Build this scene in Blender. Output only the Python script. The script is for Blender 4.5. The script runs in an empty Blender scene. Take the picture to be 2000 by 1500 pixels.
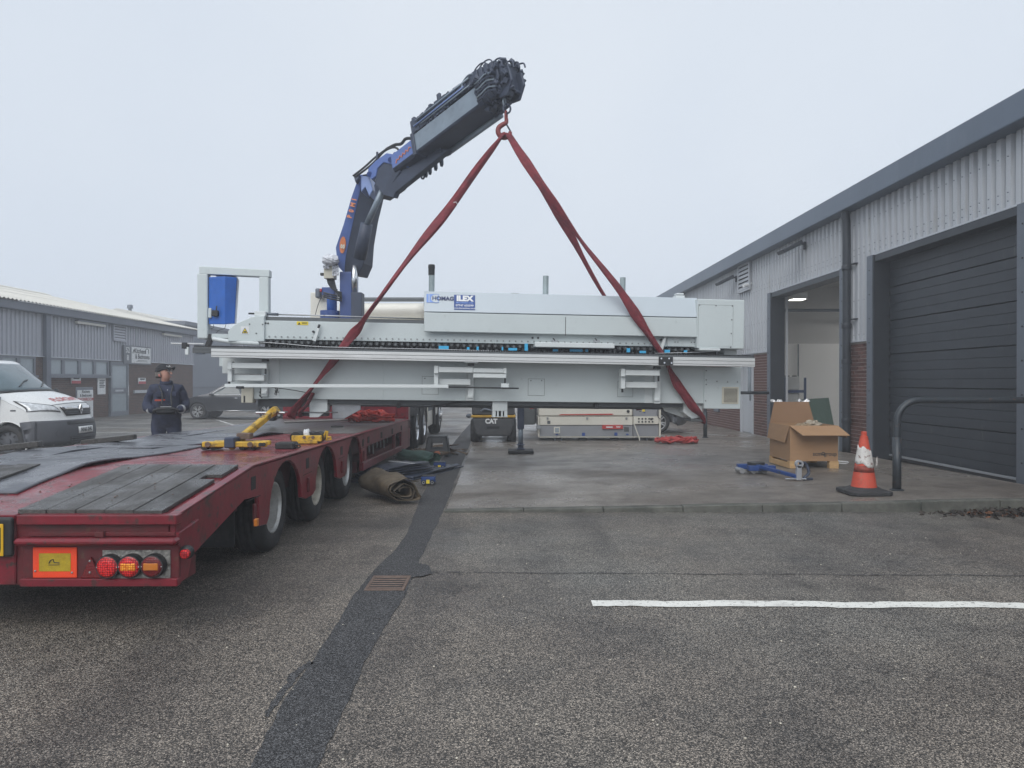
import bpy, bmesh, math, random
from mathutils import Vector, Matrix
rnd = random.Random(7)
S = bpy.context.scene
C = S.collection
R = math.radians
PI = math.pi
# ------------------------------------------------------------------ camera, sky, sun, exposure
CH, F0, VX, VY = 1.5, 1400.0, 990.0, 745.0          # eye height, focal length and vanishing point in photo pixels
cam = bpy.data.objects.new('camera', bpy.data.cameras.new('camera')); C.objects.link(cam)
cam.data.sensor_width = 36.0
cam.data.lens = 36.0 * F0 / 2000.0
cam.data.clip_end = 2000.0
cam.data.clip_start = 0.05
cam.location = (0, 0, CH)
cam.rotation_euler = (R(90) - math.atan(5 / F0), 0, -math.atan(10 / F0))
S.camera = cam
W = bpy.data.worlds.new('World'); S.world = W; W.use_nodes = True
wn, wl = W.node_tree.nodes, W.node_tree.links
wn.clear()
sky = wn.new('ShaderNodeTexSky'); sky.sky_type = 'NISHITA'; sky.sun_disc = False
sky.sun_elevation = R(42); sky.sun_rotation = R(200); sky.air_density = 1.0; sky.dust_density = 6.0; sky.ozone_density = 2.0
hsv = wn.new('ShaderNodeHueSaturation'); hsv.inputs['Saturation'].default_value = 0.25
scl = wn.new('ShaderNodeMix'); scl.data_type = 'RGBA'; scl.blend_type = 'MIX'
scl.inputs[0].default_value = 0.88                   # a fog layer hides most of the clear sky
cz_ = wn.new('ShaderNodeTexNoise'); cz_.inputs['Scale'].default_value = 1.6; cz_.inputs['Detail'].default_value = 3; cz_.inputs['Roughness'].default_value = .45   # faint uneven cloud
wtc = wn.new('ShaderNodeTexCoord'); wl.new(wtc.outputs['Generated'], cz_.inputs['Vector'])
crp = wn.new('ShaderNodeValToRGB'); crp.color_ramp.elements[0].position = .3; crp.color_ramp.elements[1].position = .7; crp.color_ramp.elements[0].color = (.80, .90, 1.045, 1); crp.color_ramp.elements[1].color = (.93, 1.01, 1.115, 1)
wl.new(cz_.outputs[0], crp.inputs[0]); csc = wn.new('ShaderNodeVectorMath'); csc.operation = 'SCALE'; csc.inputs['Scale'].default_value = 9.7; wl.new(crp.outputs[0], csc.inputs[0]); wl.new(csc.outputs[0], scl.inputs[7])
bg = wn.new('ShaderNodeBackground'); bg.inputs['Strength'].default_value = 0.085
wo = wn.new('ShaderNodeOutputWorld')
wl.new(sky.outputs[0], hsv.inputs['Color']); wl.new(hsv.outputs[0], scl.inputs[6]); wl.new(scl.outputs[2], bg.inputs[0]); wl.new(bg.outputs[0], wo.inputs[0])
sl = bpy.data.lights.new('sun', 'SUN'); sl.energy = 1.5; sl.angle = R(50); sl.color = (1.0, 0.975, 0.94)
sun = bpy.data.objects.new('sun', sl); C.objects.link(sun)
sun.rotation_euler = (R(48), 0, R(-20))
S.view_settings.view_transform = 'Standard'; S.view_settings.look = 'None'
S.view_settings.exposure = 0.1; S.view_settings.gamma = 1.0; S.view_settings.use_curve_mapping = False
S.render.engine = 'CYCLES'
S.cycles.use_denoising = True
S.cycles.max_bounces = 6; S.cycles.diffuse_bounces = 3; S.cycles.glossy_bounces = 3; S.cycles.transmission_bounces = 4
S.cycles.volume_bounces = 1; S.cycles.transparent_max_bounces = 6
S.cycles.use_adaptive_sampling = True; S.cycles.adaptive_threshold = 0.02
HAZE = 0.0050

# ------------------------------------------------------------------ helpers
def X(px, Y): return (px - VX) * Y / F0
def Z(py, Y): return CH - (py - VY) * Y / F0
def at(px, py, Y): return Vector((X(px, Y), Y, Z(py, Y)))
def gr(px, py, z=0.0):
    Y = (CH - z) * F0 / (py - VY); return Vector((X(px, Y), Y, z))

class MB:
    def __init__(s): s.v = []; s.f = []; s.m = []; s.cur = 0
    def add(s, vs, fs):
        b = len(s.v); s.v += [tuple(v) for v in vs]
        s.f += [tuple(i + b for i in f) for f in fs]; s.m += [s.cur] * len(fs); return s
    def hexa(s, p):                                   # bottom 4 ccw, top 4 ccw
        return s.add(p, [(3, 2, 1, 0), (4, 5, 6, 7), (0, 1, 5, 4), (1, 2, 6, 5), (2, 3, 7, 6), (3, 0, 4, 7)])
    def box(s, x0, x1, y0, y1, z0, z1):
        x0, x1 = min(x0, x1), max(x0, x1); y0, y1 = min(y0, y1), max(y0, y1); z0, z1 = min(z0, z1), max(z0, z1)
        return s.hexa([(x0, y0, z0), (x1, y0, z0), (x1, y1, z0), (x0, y1, z0), (x0, y0, z1), (x1, y0, z1), (x1, y1, z1), (x0, y1, z1)])
    def obox(s, c, size, M=None):
        M = M or Matrix.Identity(3); hx, hy, hz = [q / 2 for q in size]; c = Vector(c)
        return s.hexa([c + M @ Vector(q) for q in ((-hx, -hy, -hz), (hx, -hy, -hz), (hx, hy, -hz), (-hx, hy, -hz), (-hx, -hy, hz), (hx, -hy, hz), (hx, hy, hz), (-hx, hy, hz))])
    def beam(s, a, b, w, h, up=(0, 0, 1), w2=None, h2=None):   # box along a->b, w sideways, h along up
        a, b = Vector(a), Vector(b); d = (b - a).normalized(); r = d.cross(Vector(up)).normalized(); u = r.cross(d)
        w2 = w if w2 is None else w2; h2 = h if h2 is None else h2
        q = lambda p, W, H: [p - r * W / 2 - u * H / 2, p + r * W / 2 - u * H / 2, p + r * W / 2 + u * H / 2, p - r * W / 2 + u * H / 2]
        A, B = q(a, w, h), q(b, w2, h2)
        return s.add(A + B, [(0, 1, 2, 3), (7, 6, 5, 4), (0, 4, 5, 1), (1, 5, 6, 2), (2, 6, 7, 3), (3, 7, 4, 0)])
    def prism(s, pts, vec):
        n = len(pts); vec = Vector(vec); P = [Vector(p) for p in pts]
        return s.add(P + [p + vec for p in P], [tuple(range(n)), tuple(range(2 * n - 1, n - 1, -1))] + [(i, i + n, (i + 1) % n + n, (i + 1) % n) for i in range(n)])
    def tube(s, pts, r, n=8, caps=True, flat=1.0, fold=0.0, twist=0.0, closed=False):
        P = [Vector(p) for p in pts]; N = len(P); rs = r if isinstance(r, (list, tuple)) else [r] * N
        vs = []; fs = []; u = None
        for i, p in enumerate(P):
            t = ((P[(i + 1) % N] if closed else P[min(i + 1, N - 1)]) - (P[i - 1] if closed else P[max(i - 1, 0)])).normalized()
            if u is None:
                u = t.orthogonal().normalized() if abs(t.z) > .9 else t.cross(Vector((0, 0, 1))).normalized()
            u = (u - t * u.dot(t)).normalized(); w = t.cross(u)
            for k in range(n):
                a = 2 * PI * k / n; tw = twist * i
                rr = rs[i] * (1 + fold * math.sin(3 * a + tw * 1.7) + fold * .5 * math.sin(5 * a - tw))
                ca, sa = math.cos(a) * rr, math.sin(a) * rr * flat
                c2, s2 = math.cos(tw), math.sin(tw)
                vs.append(p + u * (ca * c2 - sa * s2) + w * (ca * s2 + sa * c2))
        for i in range(N if closed else N - 1):
            j = (i + 1) % N
            for k in range(n):
                fs.append((i * n + k, i * n + (k + 1) % n, j * n + (k + 1) % n, j * n + k))
        if caps and not closed: fs += [tuple(range(n - 1, -1, -1)), tuple(range((N - 1) * n, N * n))]
        return s.add(vs, fs)
    def cyl(s, a, b, r, r2=None, n=16): return s.tube([a, b], [r, r if r2 is None else r2], n)
    def lathe(s, prof, o, axis, n=24, closed=False, cap0=True, cap1=True):  # prof: (radius, height along axis)
        o = Vector(o); ax = Vector(axis).normalized(); u = ax.orthogonal().normalized(); w = ax.cross(u); m = len(prof)
        vs = [o + ax * h + (u * math.cos(2 * PI * k / n) + w * math.sin(2 * PI * k / n)) * r for r, h in prof for k in range(n)]
        fs = [(i * n + k, i * n + (k + 1) % n, (i + 1) % m * n + (k + 1) % n, (i + 1) % m * n + k) for i in range(m if closed else m - 1) for k in range(n)]
        if not closed: fs += ([tuple(range(n - 1, -1, -1))] if cap0 else []) + ([tuple(range((m - 1) * n, m * n))] if cap1 else [])
        return s.add(vs, fs)
    def ball(s, c, rx, ry=None, rz=None, nu=12, nv=8, M=None):
        ry = ry or rx; rz = rz or rx; M = M or Matrix.Identity(3); c = Vector(c); vs = []; fs = []
        for j in range(1, nv):
            for i in range(nu):
                a, b = 2 * PI * i / nu, PI * j / nv
                vs.append(c + M @ Vector((rx * math.sin(b) * math.cos(a), ry * math.sin(b) * math.sin(a), rz * math.cos(b))))
        vs += [c + M @ Vector((0, 0, rz)), c + M @ Vector((0, 0, -rz))]; t = len(vs) - 2
        for j in range(nv - 2):
            for i in range(nu): fs.append((j * nu + i, (j + 1) * nu + i, (j + 1) * nu + (i + 1) % nu, j * nu + (i + 1) % nu))
        for i in range(nu): fs.append((t, i, (i + 1) % nu)); fs.append((t + 1, (nv - 2) * nu + (i + 1) % nu, (nv - 2) * nu + i))
        return s.add(vs, fs)
    def grid(s, fn, nu, nv):
        vs = [fn(i / nu, j / nv) for j in range(nv + 1) for i in range(nu + 1)]
        return s.add(vs, [(j * (nu + 1) + i, j * (nu + 1) + i + 1, (j + 1) * (nu + 1) + i + 1, (j + 1) * (nu + 1) + i) for j in range(nv) for i in range(nu)])
    def mesh(s, name, mats, smooth=False, recalc=True):
        me = bpy.data.meshes.new(name); me.from_pydata(s.v, [], s.f); me.update()
        for m in (mats if isinstance(mats, (list, tuple)) else [mats]): me.materials.append(M_[m] if isinstance(m, str) else m)
        me.polygons.foreach_set('material_index', s.m)
        if recalc:
            b = bmesh.new(); b.from_mesh(me); bmesh.ops.recalc_face_normals(b, faces=b.faces); b.to_mesh(me); b.free()
        if smooth: me.shade_smooth() if hasattr(me, 'shade_smooth') else [setattr(p, 'use_smooth', True) for p in me.polygons]
        return me
    def build(s, name, mats, parent=None, bevel=0, smooth=False, seg=1, kind=None, solid=0, label=None, sub=0):
        o = bpy.data.objects.new(name, s.mesh(name, mats, smooth)); put(o, parent)
        if solid: md = o.modifiers.new('t', 'SOLIDIFY'); md.thickness = solid; md.offset = 0
        if bevel: md = o.modifiers.new('b', 'BEVEL'); md.width = bevel; md.segments = seg; md.limit_method = 'ANGLE'; md.angle_limit = R(35)
        if sub: md = o.modifiers.new('s', 'SUBSURF'); md.levels = sub; md.render_levels = sub
        if smooth == 'auto':
            b = o.modifiers.new('w', 'WEIGHTED_NORMAL') if False else None
        if kind: o['kind'] = kind
        if label: o['label'] = label
        return o

LOCAL = set()
def put(o, parent):
    C.objects.link(o)
    if parent is not None:
        o.parent = parent
        r = parent
        while r.parent is not None: r = r.parent
        if r.name not in LOCAL and parent.type == 'EMPTY':
            o.matrix_parent_inverse = (Matrix.LocRotScale(parent.location, parent.rotation_euler, None)).inverted()
    return o
def tag(o, label, cat, group=None, kind=None):
    o['label'] = label; o['category'] = cat
    if group: o['group'] = group
    if kind: o['kind'] = kind
    return o
def thing(name, label, cat, loc=(0, 0, 0), rot=(0, 0, 0), local=False, group=None):
    o = bpy.data.objects.new(name, None); C.objects.link(o); o.location = loc; o.rotation_euler = rot; o.empty_display_size = .1
    if local: LOCAL.add(o.name)
    return tag(o, label, cat, group)
def struct(o): o['kind'] = 'structure'; return o
def copy_tree(o, parent=None):
    c = o.copy(); C.objects.link(c); c.parent = parent
    if parent is not None: c.matrix_parent_inverse = o.matrix_parent_inverse.copy()
    for ch in list(o.children): copy_tree(ch, c)
    return c
def inst(name, me, loc, parent, rot=(0, 0, 0), sc=None):
    o = bpy.data.objects.new(name, me); put(o, parent); o.location = loc; o.rotation_euler = rot
    if sc: o.scale = sc
    return o
def text(name, body, size, m, parent, loc, rot=(R(90), 0, 0), bold=0.0, align='CENTER', ext=0.0008, sx=1.0, shear=0):
    cu = bpy.data.curves.new(name, 'FONT'); cu.body = body; cu.size = size; cu.align_x = align; cu.align_y = 'CENTER'
    cu.extrude = ext; cu.offset = bold; cu.shear = shear; cu.resolution_u = 3
    tmp = bpy.data.objects.new(name, cu); me = bpy.data.meshes.new_from_object(tmp); bpy.data.objects.remove(tmp); bpy.data.curves.remove(cu)
    me.name = name; me.materials.clear(); me.materials.append(M_[m])
    o = bpy.data.objects.new(name, me); put(o, parent); o.location = loc; o.rotation_euler = rot; o.scale = (sx, 1, 1)
    return o
def soft(pts, k=6):                                    # catmull-rom through points
    P = [Vector(p) for p in pts]; out = []
    for i in range(len(P) - 1):
        a, b, c, d = P[max(i - 1, 0)], P[i], P[i + 1], P[min(i + 2, len(P) - 1)]
        for j in range(k):
            t = j / k
            out.append(.5 * ((2 * b) + (c - a) * t + (2 * a - 5 * b + 4 * c - d) * t * t + (3 * b - a - 3 * c + d) * t ** 3))
    return out + [P[-1]]

# ------------------------------------------------------------------ materials
M_ = {}
def mat(name, col, rough=.5, metal=0., var=.12, scale=5., bump=0., bscale=60., dirt=None, coat=0., alpha=1., emit=None, trans=0., stretch=None, spec=.5, rnd_obj=0., dirt2=None, wet=None):
    m = bpy.data.materials.new(name); m.use_nodes = True; M_[name] = m
    n, l = m.node_tree.nodes, m.node_tree.links; b = n['Principled BSDF']
    b.inputs['Roughness'].default_value = rough; b.inputs['Metallic'].default_value = metal
    b.inputs['Coat Weight'].default_value = coat; b.inputs['Alpha'].default_value = alpha; b.inputs['Transmission Weight'].default_value = trans
    b.inputs['Specular IOR Level'].default_value = spec
    tc = n.new('ShaderNodeTexCoord'); co = tc.outputs['Object']
    if stretch:
        mp = n.new('ShaderNodeMapping'); mp.inputs['Scale'].default_value = stretch; l.new(co, mp.inputs[0]); co = mp.outputs[0]
    c = Vector(col)
    nz = n.new('ShaderNodeTexNoise'); nz.inputs['Scale'].default_value = scale; nz.inputs['Detail'].default_value = 6; nz.inputs['Roughness'].default_value = .65; l.new(co, nz.inputs[0])
    rp = n.new('ShaderNodeValToRGB'); l.new(nz.outputs[0], rp.inputs[0])
    rp.color_ramp.elements[0].position = .3; rp.color_ramp.elements[1].position = .7
    rp.color_ramp.elements[0].color = (*(c * (1 - var)), 1); rp.color_ramp.elements[1].color = (*[min(1, q * (1 + var)) for q in c], 1)
    out = rp.outputs[0]
    if rnd_obj:
        oi = n.new('ShaderNodeObjectInfo'); mr = n.new('ShaderNodeMapRange'); l.new(oi.outputs['Random'], mr.inputs[0])
        mr.inputs[3].default_value = 1 - rnd_obj; mr.inputs[4].default_value = 1 + rnd_obj
        mx = n.new('ShaderNodeVectorMath'); mx.operation = 'SCALE'; l.new(out, mx.inputs[0]); l.new(mr.outputs[0], mx.inputs['Scale']); out = mx.outputs[0]
    for d in (dirt, dirt2):
        if not d: continue
        dc, amt, ds = d[:3]; sharp = d[3] if len(d) > 3 else .12
        z2 = n.new('ShaderNodeTexNoise'); z2.inputs['Scale'].default_value = ds; z2.inputs['Detail'].default_value = 8; z2.inputs['Roughness'].default_value = .7; l.new(co, z2.inputs[0])
        mr = n.new('ShaderNodeMapRange'); l.new(z2.outputs[0], mr.inputs[0]); mr.inputs[1].default_value = .62 - amt * .3; mr.inputs[2].default_value = .62 - amt * .3 + sharp
        mx = n.new('ShaderNodeMix'); mx.data_type = 'RGBA'; l.new(mr.outputs[0], mx.inputs[0]); l.new(out, mx.inputs[6]); mx.inputs[7].default_value = (*dc, 1); out = mx.outputs[2]
    l.new(out, b.inputs['Base Color'])
    if wet:
        z4 = n.new('ShaderNodeTexNoise'); z4.inputs['Scale'].default_value = wet[2]; z4.inputs['Detail'].default_value = 5; l.new(tc.outputs['Object'], z4.inputs[0])
        mr = n.new('ShaderNodeMapRange'); l.new(z4.outputs[0], mr.inputs[0]); mr.inputs[1].default_value = .42; mr.inputs[2].default_value = .6; mr.inputs[3].default_value = wet[0]; mr.inputs[4].default_value = wet[1]; l.new(mr.outputs[0], b.inputs['Roughness'])
    if emit: b.inputs['Emission Color'].default_value = (*col, 1); b.inputs['Emission Strength'].default_value = emit
    if bump:
        z3 = n.new('ShaderNodeTexNoise'); z3.inputs['Scale'].default_value = bscale; z3.inputs['Detail'].default_value = 4; l.new(co, z3.inputs[0])
        bp = n.new('ShaderNodeBump'); bp.inputs['Strength'].default_value = bump; bp.inputs['Distance'].default_value = .01; l.new(z3.outputs[0], bp.inputs['Height']); l.new(bp.outputs[0], b.inputs['Normal'])
    return m

def ground_mat(name, stone_lo, stone_hi, scale, patches, bump, rough=.75, wet=None, spec=.35, tracks=False):
    m = bpy.data.materials.new(name); m.use_nodes = True; M_[name] = m
    n, l = m.node_tree.nodes, m.node_tree.links; b = n['Principled BSDF']; b.inputs['Roughness'].default_value = rough
    b.inputs['Specular IOR Level'].default_value = spec
    tc = n.new('ShaderNodeTexCoord'); co = tc.outputs['Object']
    vo = n.new('ShaderNodeTexVoronoi'); vo.inputs['Scale'].default_value = scale; l.new(co, vo.inputs['Vector'])
    sp = n.new('ShaderNodeSeparateColor'); l.new(vo.outputs['Color'], sp.inputs[0])
    rp = n.new('ShaderNodeValToRGB'); l.new(sp.outputs[0], rp.inputs[0])
    e = rp.color_ramp.elements; e[0].color = (*stone_lo, 1); e[1].color = (*stone_hi, 1); e[0].position = .12; e[1].position = 1.0
    q = rp.color_ramp.elements.new(.68); q.color = (*[a * .62 + c * .38 for a, c in zip(stone_lo, stone_hi)], 1)
    if wet:
        zw = n.new('ShaderNodeTexNoise'); zw.inputs['Scale'].default_value = wet[2]; zw.inputs['Detail'].default_value = 6; zw.inputs['Roughness'].default_value = .6; l.new(co, zw.inputs[0])
        mw = n.new('ShaderNodeMapRange'); l.new(zw.outputs[0], mw.inputs[0]); mw.inputs[1].default_value = .4; mw.inputs[2].default_value = .62; mw.inputs[3].default_value = wet[0]; mw.inputs[4].default_value = wet[1]; l.new(mw.outputs[0], b.inputs['Roughness'])
    edge = n.new('ShaderNodeMapRange'); l.new(vo.outputs['Distance'], edge.inputs[0]); edge.inputs[1].default_value = .25; edge.inputs[2].default_value = .75; edge.inputs[3].default_value = 1.15; edge.inputs[4].default_value = .35
    mx = n.new('ShaderNodeVectorMath'); mx.operation = 'SCALE'; l.new(rp.outputs[0], mx.inputs[0]); l.new(edge.outputs[0], mx.inputs['Scale'])
    out = mx.outputs[0]
    for (ps, lo, hi, col, amt) in patches:
        z = n.new('ShaderNodeTexNoise'); z.inputs['Scale'].default_value = ps; z.inputs['Detail'].default_value = 5; z.inputs['Roughness'].default_value = .6; l.new(co, z.inputs[0])
        mr = n.new('ShaderNodeMapRange'); l.new(z.outputs[0], mr.inputs[0]); mr.inputs[1].default_value = lo; mr.inputs[2].default_value = hi; mr.inputs[3].default_value = 0; mr.inputs[4].default_value = amt
        k = n.new('ShaderNodeMix'); k.data_type = 'RGBA'; k.blend_type = 'MULTIPLY'; l.new(mr.outputs[0], k.inputs[0]); l.new(out, k.inputs[6]); k.inputs[7].default_value = (*col, 1); out = k.outputs[2]
    if tracks:                                            # worn wheel tracks along the yard, a few oil drips
        for ms, lo, hi, col, amt in (((1.3, .09, 1), .5, .66, (.66, .66, .68), .9), ((.10, .9, 1), .56, .7, (.72, .71, .71), .7), ((2.6, 2.2, 1), .70, .76, (.35, .34, .34), .8)):
            mp = n.new('ShaderNodeMapping'); mp.inputs['Scale'].default_value = ms; mp.inputs['Rotation'].default_value = (0, 0, .06); l.new(co, mp.inputs[0])
            z = n.new('ShaderNodeTexNoise'); z.inputs['Scale'].default_value = 1; z.inputs['Detail'].default_value = 4; l.new(mp.outputs[0], z.inputs[0])
            mr = n.new('ShaderNodeMapRange'); l.new(z.outputs[0], mr.inputs[0]); mr.inputs[1].default_value = lo; mr.inputs[2].default_value = hi; mr.inputs[4].default_value = amt
            k = n.new('ShaderNodeMix'); k.data_type = 'RGBA'; k.blend_type = 'MULTIPLY'; l.new(mr.outputs[0], k.inputs[0]); l.new(out, k.inputs[6]); k.inputs[7].default_value = (*col, 1); out = k.outputs[2]
    l.new(out, b.inputs['Base Color'])
    bp = n.new('ShaderNodeBump'); bp.inputs['Strength'].default_value = bump; bp.inputs['Distance'].default_value = .006; bp.invert = True
    l.new(vo.outputs['Distance'], bp.inputs['Height']); l.new(bp.outputs[0], b.inputs['Normal'])
    return m

def led_mat(name, lo, hi, scale):
    m = bpy.data.materials.new(name); m.use_nodes = True; M_[name] = m; n, l = m.node_tree.nodes, m.node_tree.links; b = n['Principled BSDF']; b.inputs['Roughness'].default_value = .15
    tc = n.new('ShaderNodeTexCoord'); vo = n.new('ShaderNodeTexVoronoi'); vo.inputs['Scale'].default_value = scale; vo.inputs['Randomness'].default_value = .25; l.new(tc.outputs['Object'], vo.inputs['Vector'])
    rp = n.new('ShaderNodeValToRGB'); l.new(vo.outputs['Distance'], rp.inputs[0]); e = rp.color_ramp.elements; e[0].color = (*hi, 1); e[1].color = (*lo, 1); e[0].position = .25; e[1].position = .62; l.new(rp.outputs[0], b.inputs['Base Color'])
    bp = n.new('ShaderNodeBump'); bp.inputs['Distance'].default_value = .004; bp.inputs['Strength'].default_value = .6; bp.invert = True; l.new(vo.outputs['Distance'], bp.inputs['Height']); l.new(bp.outputs[0], b.inputs['Normal'])
ground_mat('asphalt', (.064, .057, .050), (.72, .615, .50), 160, [(.35, .42, .62, (.70, .70, .72), 1), (1.3, .48, .68, (.60, .60, .62), .9), (.13, .45, .58, (.84, .93, 1.0), 1), (7, .52, .78, (.55, .55, .55), .8), (.6, .62, .7, (.5, .49, .49), .8), (22, .6, .72, (.45, .45, .45), .6)], .8, .6, (.36, .66, .45), .5, True)
ground_mat('patch', (.042, .041, .042), (.21, .207, .21), 150, [(1.5, .45, .75, (.7, .7, .72), .8), (9, .5, .75, (.7, .7, .7), .6)], .8)
ground_mat('apron', (.245, .215, .185), (.46, .41, .355), 150, [(.5, .42, .62, (.60, .58, .57), 1), (2.4, .46, .68, (.62, .61, .61), .95), (11, .5, .75, (.75, .74, .73), .7)], .3, .5, (.22, .55, .5), .5)
mat('kerb', (.115, .115, .10), .85, 0, .3, 6, .5, 90, ((.05, .055, .045), .5, 3.5, .25))
mat('line', (.80, .79, .73), .6, 0, .06, 9, .3, 120, ((.25, .24, .22), .16, 30, .05), dirt2=((.45, .43, .40), .3, 3, .3))
mat('line_far', (.62, .62, .60), .7, 0, .15, 5, 0, 60, ((.15, .15, .15), .35, 12, .1))
mat('chalk', (.55, .54, .5), .9, 0, .2, 20, 0, 60, ((.2, .185, .165), .75, 18, .1))
mat('iron', (.15, .10, .075), .6, .1, .3, 20, .4, 120, ((.09, .055, .04), .3, 12))
mat('leaf', (.032, .024, .018), .7, 0, .6, 14, 0)
mat('leaf2', (.16, .065, .028), .7, 0, .6, 14, 0)
mat('clad', (.47, .49, .515), .45, .1, .06, 1.2, 0, 60, ((.38, .395, .415), .22, .9, .4), stretch=(1, 1, .12), dirt2=((.34, .34, .33), .12, 5, .2))
mat('clad_left', (.42, .43, .475), .5, .1, .05, 1.2, stretch=(1, 1, .25))
mat('fascia', (.105, .135, .18), .4, .2, .1, .8, 0, 60, ((.15, .18, .22), .25, 2, .3), stretch=(1, 1, .3))
mat('dark_metal', (.034, .040, .049), .45, .3, .12, 3)
mat('grey_metal', (.13, .15, .18), .45, .3, .1, 3)
mat('door_panel', (.030, .037, .047), .5, .1, .12, 2.5, .15, 40, ((.055, .062, .072), .3, 1.4, .4), stretch=(1, 1, .25), dirt2=((.085, .085, .082), .06, 9, .15))
mat('brick', (.112, .050, .040), .85, 0, .35, 22, .5, 110, ((.07, .045, .042), .3, 7, .3), rnd_obj=.3)
mat('mortar', (.44, .39, .35), .95, 0, .2, 15, .3, 100)
mat('white_wall', (.80, .80, .79), .8, 0, .03, 1.5)
mat('grey_wall', (.50, .50, .495), .8, 0, .03, 1.5)
mat('floor_in', (.22, .215, .21), .6, 0, .15, 2)
mat('lamp', (1, .97, .9), .5, 0, 0, 1, emit=4)
mat('lamp_fill', (1, .98, .94), .5, 0, 0, 1, emit=36)  # strong glow of the added fill lights in the bay
mat('white_plastic', (.75, .76, .76), .4, 0, .05, 5)
mat('roof_cream', (.66, .64, .58), .8, 0, .1, 1.0, 0, 60, ((.48, .47, .43), .35, .6, .4), stretch=(1, .25, 1))
mat('black', (.018, .019, .021), .5, 0, .2, 8)
mat('black_soft', (.022, .023, .025), .85, 0, .25, 15)
mat('black_rubber', (.028, .029, .031), .75, 0, .3, 9, .2, 50, ((.07, .066, .06), .22, 6, .3))
mat('chrome', (.7, .71, .72), .22, 1, .04, 6)
mat('steel', (.42, .43, .44), .4, .9, .12, 12, 0, 60, ((.22, .17, .13), .2, 9, .2))
mat('glass', (.10, .13, .15), .06, 0, .05, 2, spec=.8)
mat('glass_pale', (.30, .35, .38), .1, 0, .06, 2, spec=.8)
# ------------------------------------------------------------------ ground
def apron_z(x, y):
    k = max(0., min(1., 1 - (y - 8.2) / 10.5)); return .012 + (.018 * (x + .72) + .004) * k
g = MB(); g.grid(lambda u, v: ((u - .5) * 600, -20 + v * 520, 0), 12, 12)
struct(g.build('ground', 'asphalt'))
def ragged(left, right, z, amp, name, m, n=10):
    L, Rr = soft([gr(*p) for p in left], n), soft([gr(*p) for p in right], n); k = min(len(L), len(Rr)); b = MB()
    j = lambda p: Vector((p.x + rnd.gauss(0, amp), p.y + rnd.gauss(0, amp), z))
    vs = []
    for i in range(k):
        a, c = j(L[i]), j(Rr[i]); vs += [a, a.lerp(c, .33), a.lerp(c, .66), c]
    b.add(vs, [(i * 4 + q, i * 4 + q + 1, i * 4 + q + 5, i * 4 + q + 4) for i in range(k - 1) for q in range(3)])
    return struct(b.build(name, m))
ragged([(300, 1900), (490, 1500), (560, 1365), (652, 1230), (690, 1165), (736, 1108), (790, 1050), (826, 965), (862, 900), (884, 868), (905, 842), (930, 815)],
       [(440, 1900), (622, 1500), (690, 1345), (742, 1240), (792, 1160), (812, 1113), (838, 1055), (866, 998), (895, 925), (916, 872), (930, 842), (945, 815)], .004, .004, 'trench_patch', 'patch', 9)
ragged([(512, 1400), (540, 1360), (575, 1312), (606, 1292)], [(522, 1402), (552, 1362), (584, 1320), (612, 1296)], .004, .006, 'crack_seal', 'patch', 8)
ragged([(800, 1100), (820, 1102), (836, 1106)], [(790, 1128), (818, 1128), (844, 1122)], .0075, .004, 'patch_spill', 'patch', 6)
# apron slab with its kerb stones
a = MB()
a.grid(lambda u, v: (-.70 - .16 * v + u * (7.55 + .16 * v), 8.34 + v * 12.5, apron_z(-.70 + u * 7.55, 8.34 + v * 12.5)), 24, 24)
apron = struct(a.build('concrete_apron', 'apron'))
a = MB(); a.grid(lambda u, v: (-.86 + u * 7.7, 20.84 + v * 25, .012), 4, 6); struct(a.build('far_apron', 'apron'))
def kerb_stone(i):
    x0 = -.72 + i * .915; x1 = x0 + .909; b = MB(); y0, y1 = 8.2, 8.34
    z0, z1 = apron_z(x0, 8.2) + .002, apron_z(x1, 8.2) + .002; dz = rnd.gauss(0, .003); dy = rnd.gauss(0, .004)
    b.hexa([(x0, y0 + dy, -.1), (x1, y0 + dy, -.1), (x1, y1, -.1), (x0, y1, -.1), (x0, y0 + dy, z0 + dz), (x1, y0 + dy, z1 + dz), (x1, y1, z1 + dz), (x0, y1, z0 + dz)])
    b.build('kerb_stone', 'kerb', apron, bevel=.012, seg=2)
for i in range(10): kerb_stone(i)
# painted lines
def line(p0, p1, w, name='parking_line', m='line', wob=.006, z=.005):
    p0, p1 = Vector((*p0, z)), Vector((*p1, z)); d = (p1 - p0); n_ = max(6, int(d.length / .05)); s = Vector((-d.y, d.x, 0)).normalized(); vs = []
    wv = rnd.random() * 6
    for i in range(n_ + 1):
        t = i / n_; c = p0 + d * t + s * (wob * 1.2 * math.sin(wv + t * d.length * 5) + wob * .8 * math.sin(2 * wv + t * d.length * 11))
        vs += [c - s * (w / 2 + rnd.gauss(0, wob * .5)), c + s * (w / 2 + rnd.gauss(0, wob * .5))]
    b = MB(); b.add(vs, [(2 * i, 2 * i + 1, 2 * i + 3, 2 * i + 2) for i in range(n_)]); return struct(b.build(name, m))
line((.573, 4.83), (4.4, 4.74), .125, wob=.008)
line((-.6, 5.62), (6.5, 5.42), .012, 'tar_seam', 'patch', .006)
for k, (xa, ya, xb, yb) in enumerate([(-16.6, 28.6, -8.2, 27.2), (-16.6, 26.2, -7.6, 24.8), (-16.4, 23.4, -7.0, 22.8), (-16, 21.2, -6.5, 20.9), (-16, 18.9, -7.5, 18.7), (-11.3, 28.0, -7.0, 20.5), (-16.6, 31, -8.2, 29.8)]):
    line((xa, ya), (xb, yb), .1, m='line_far')
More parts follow.
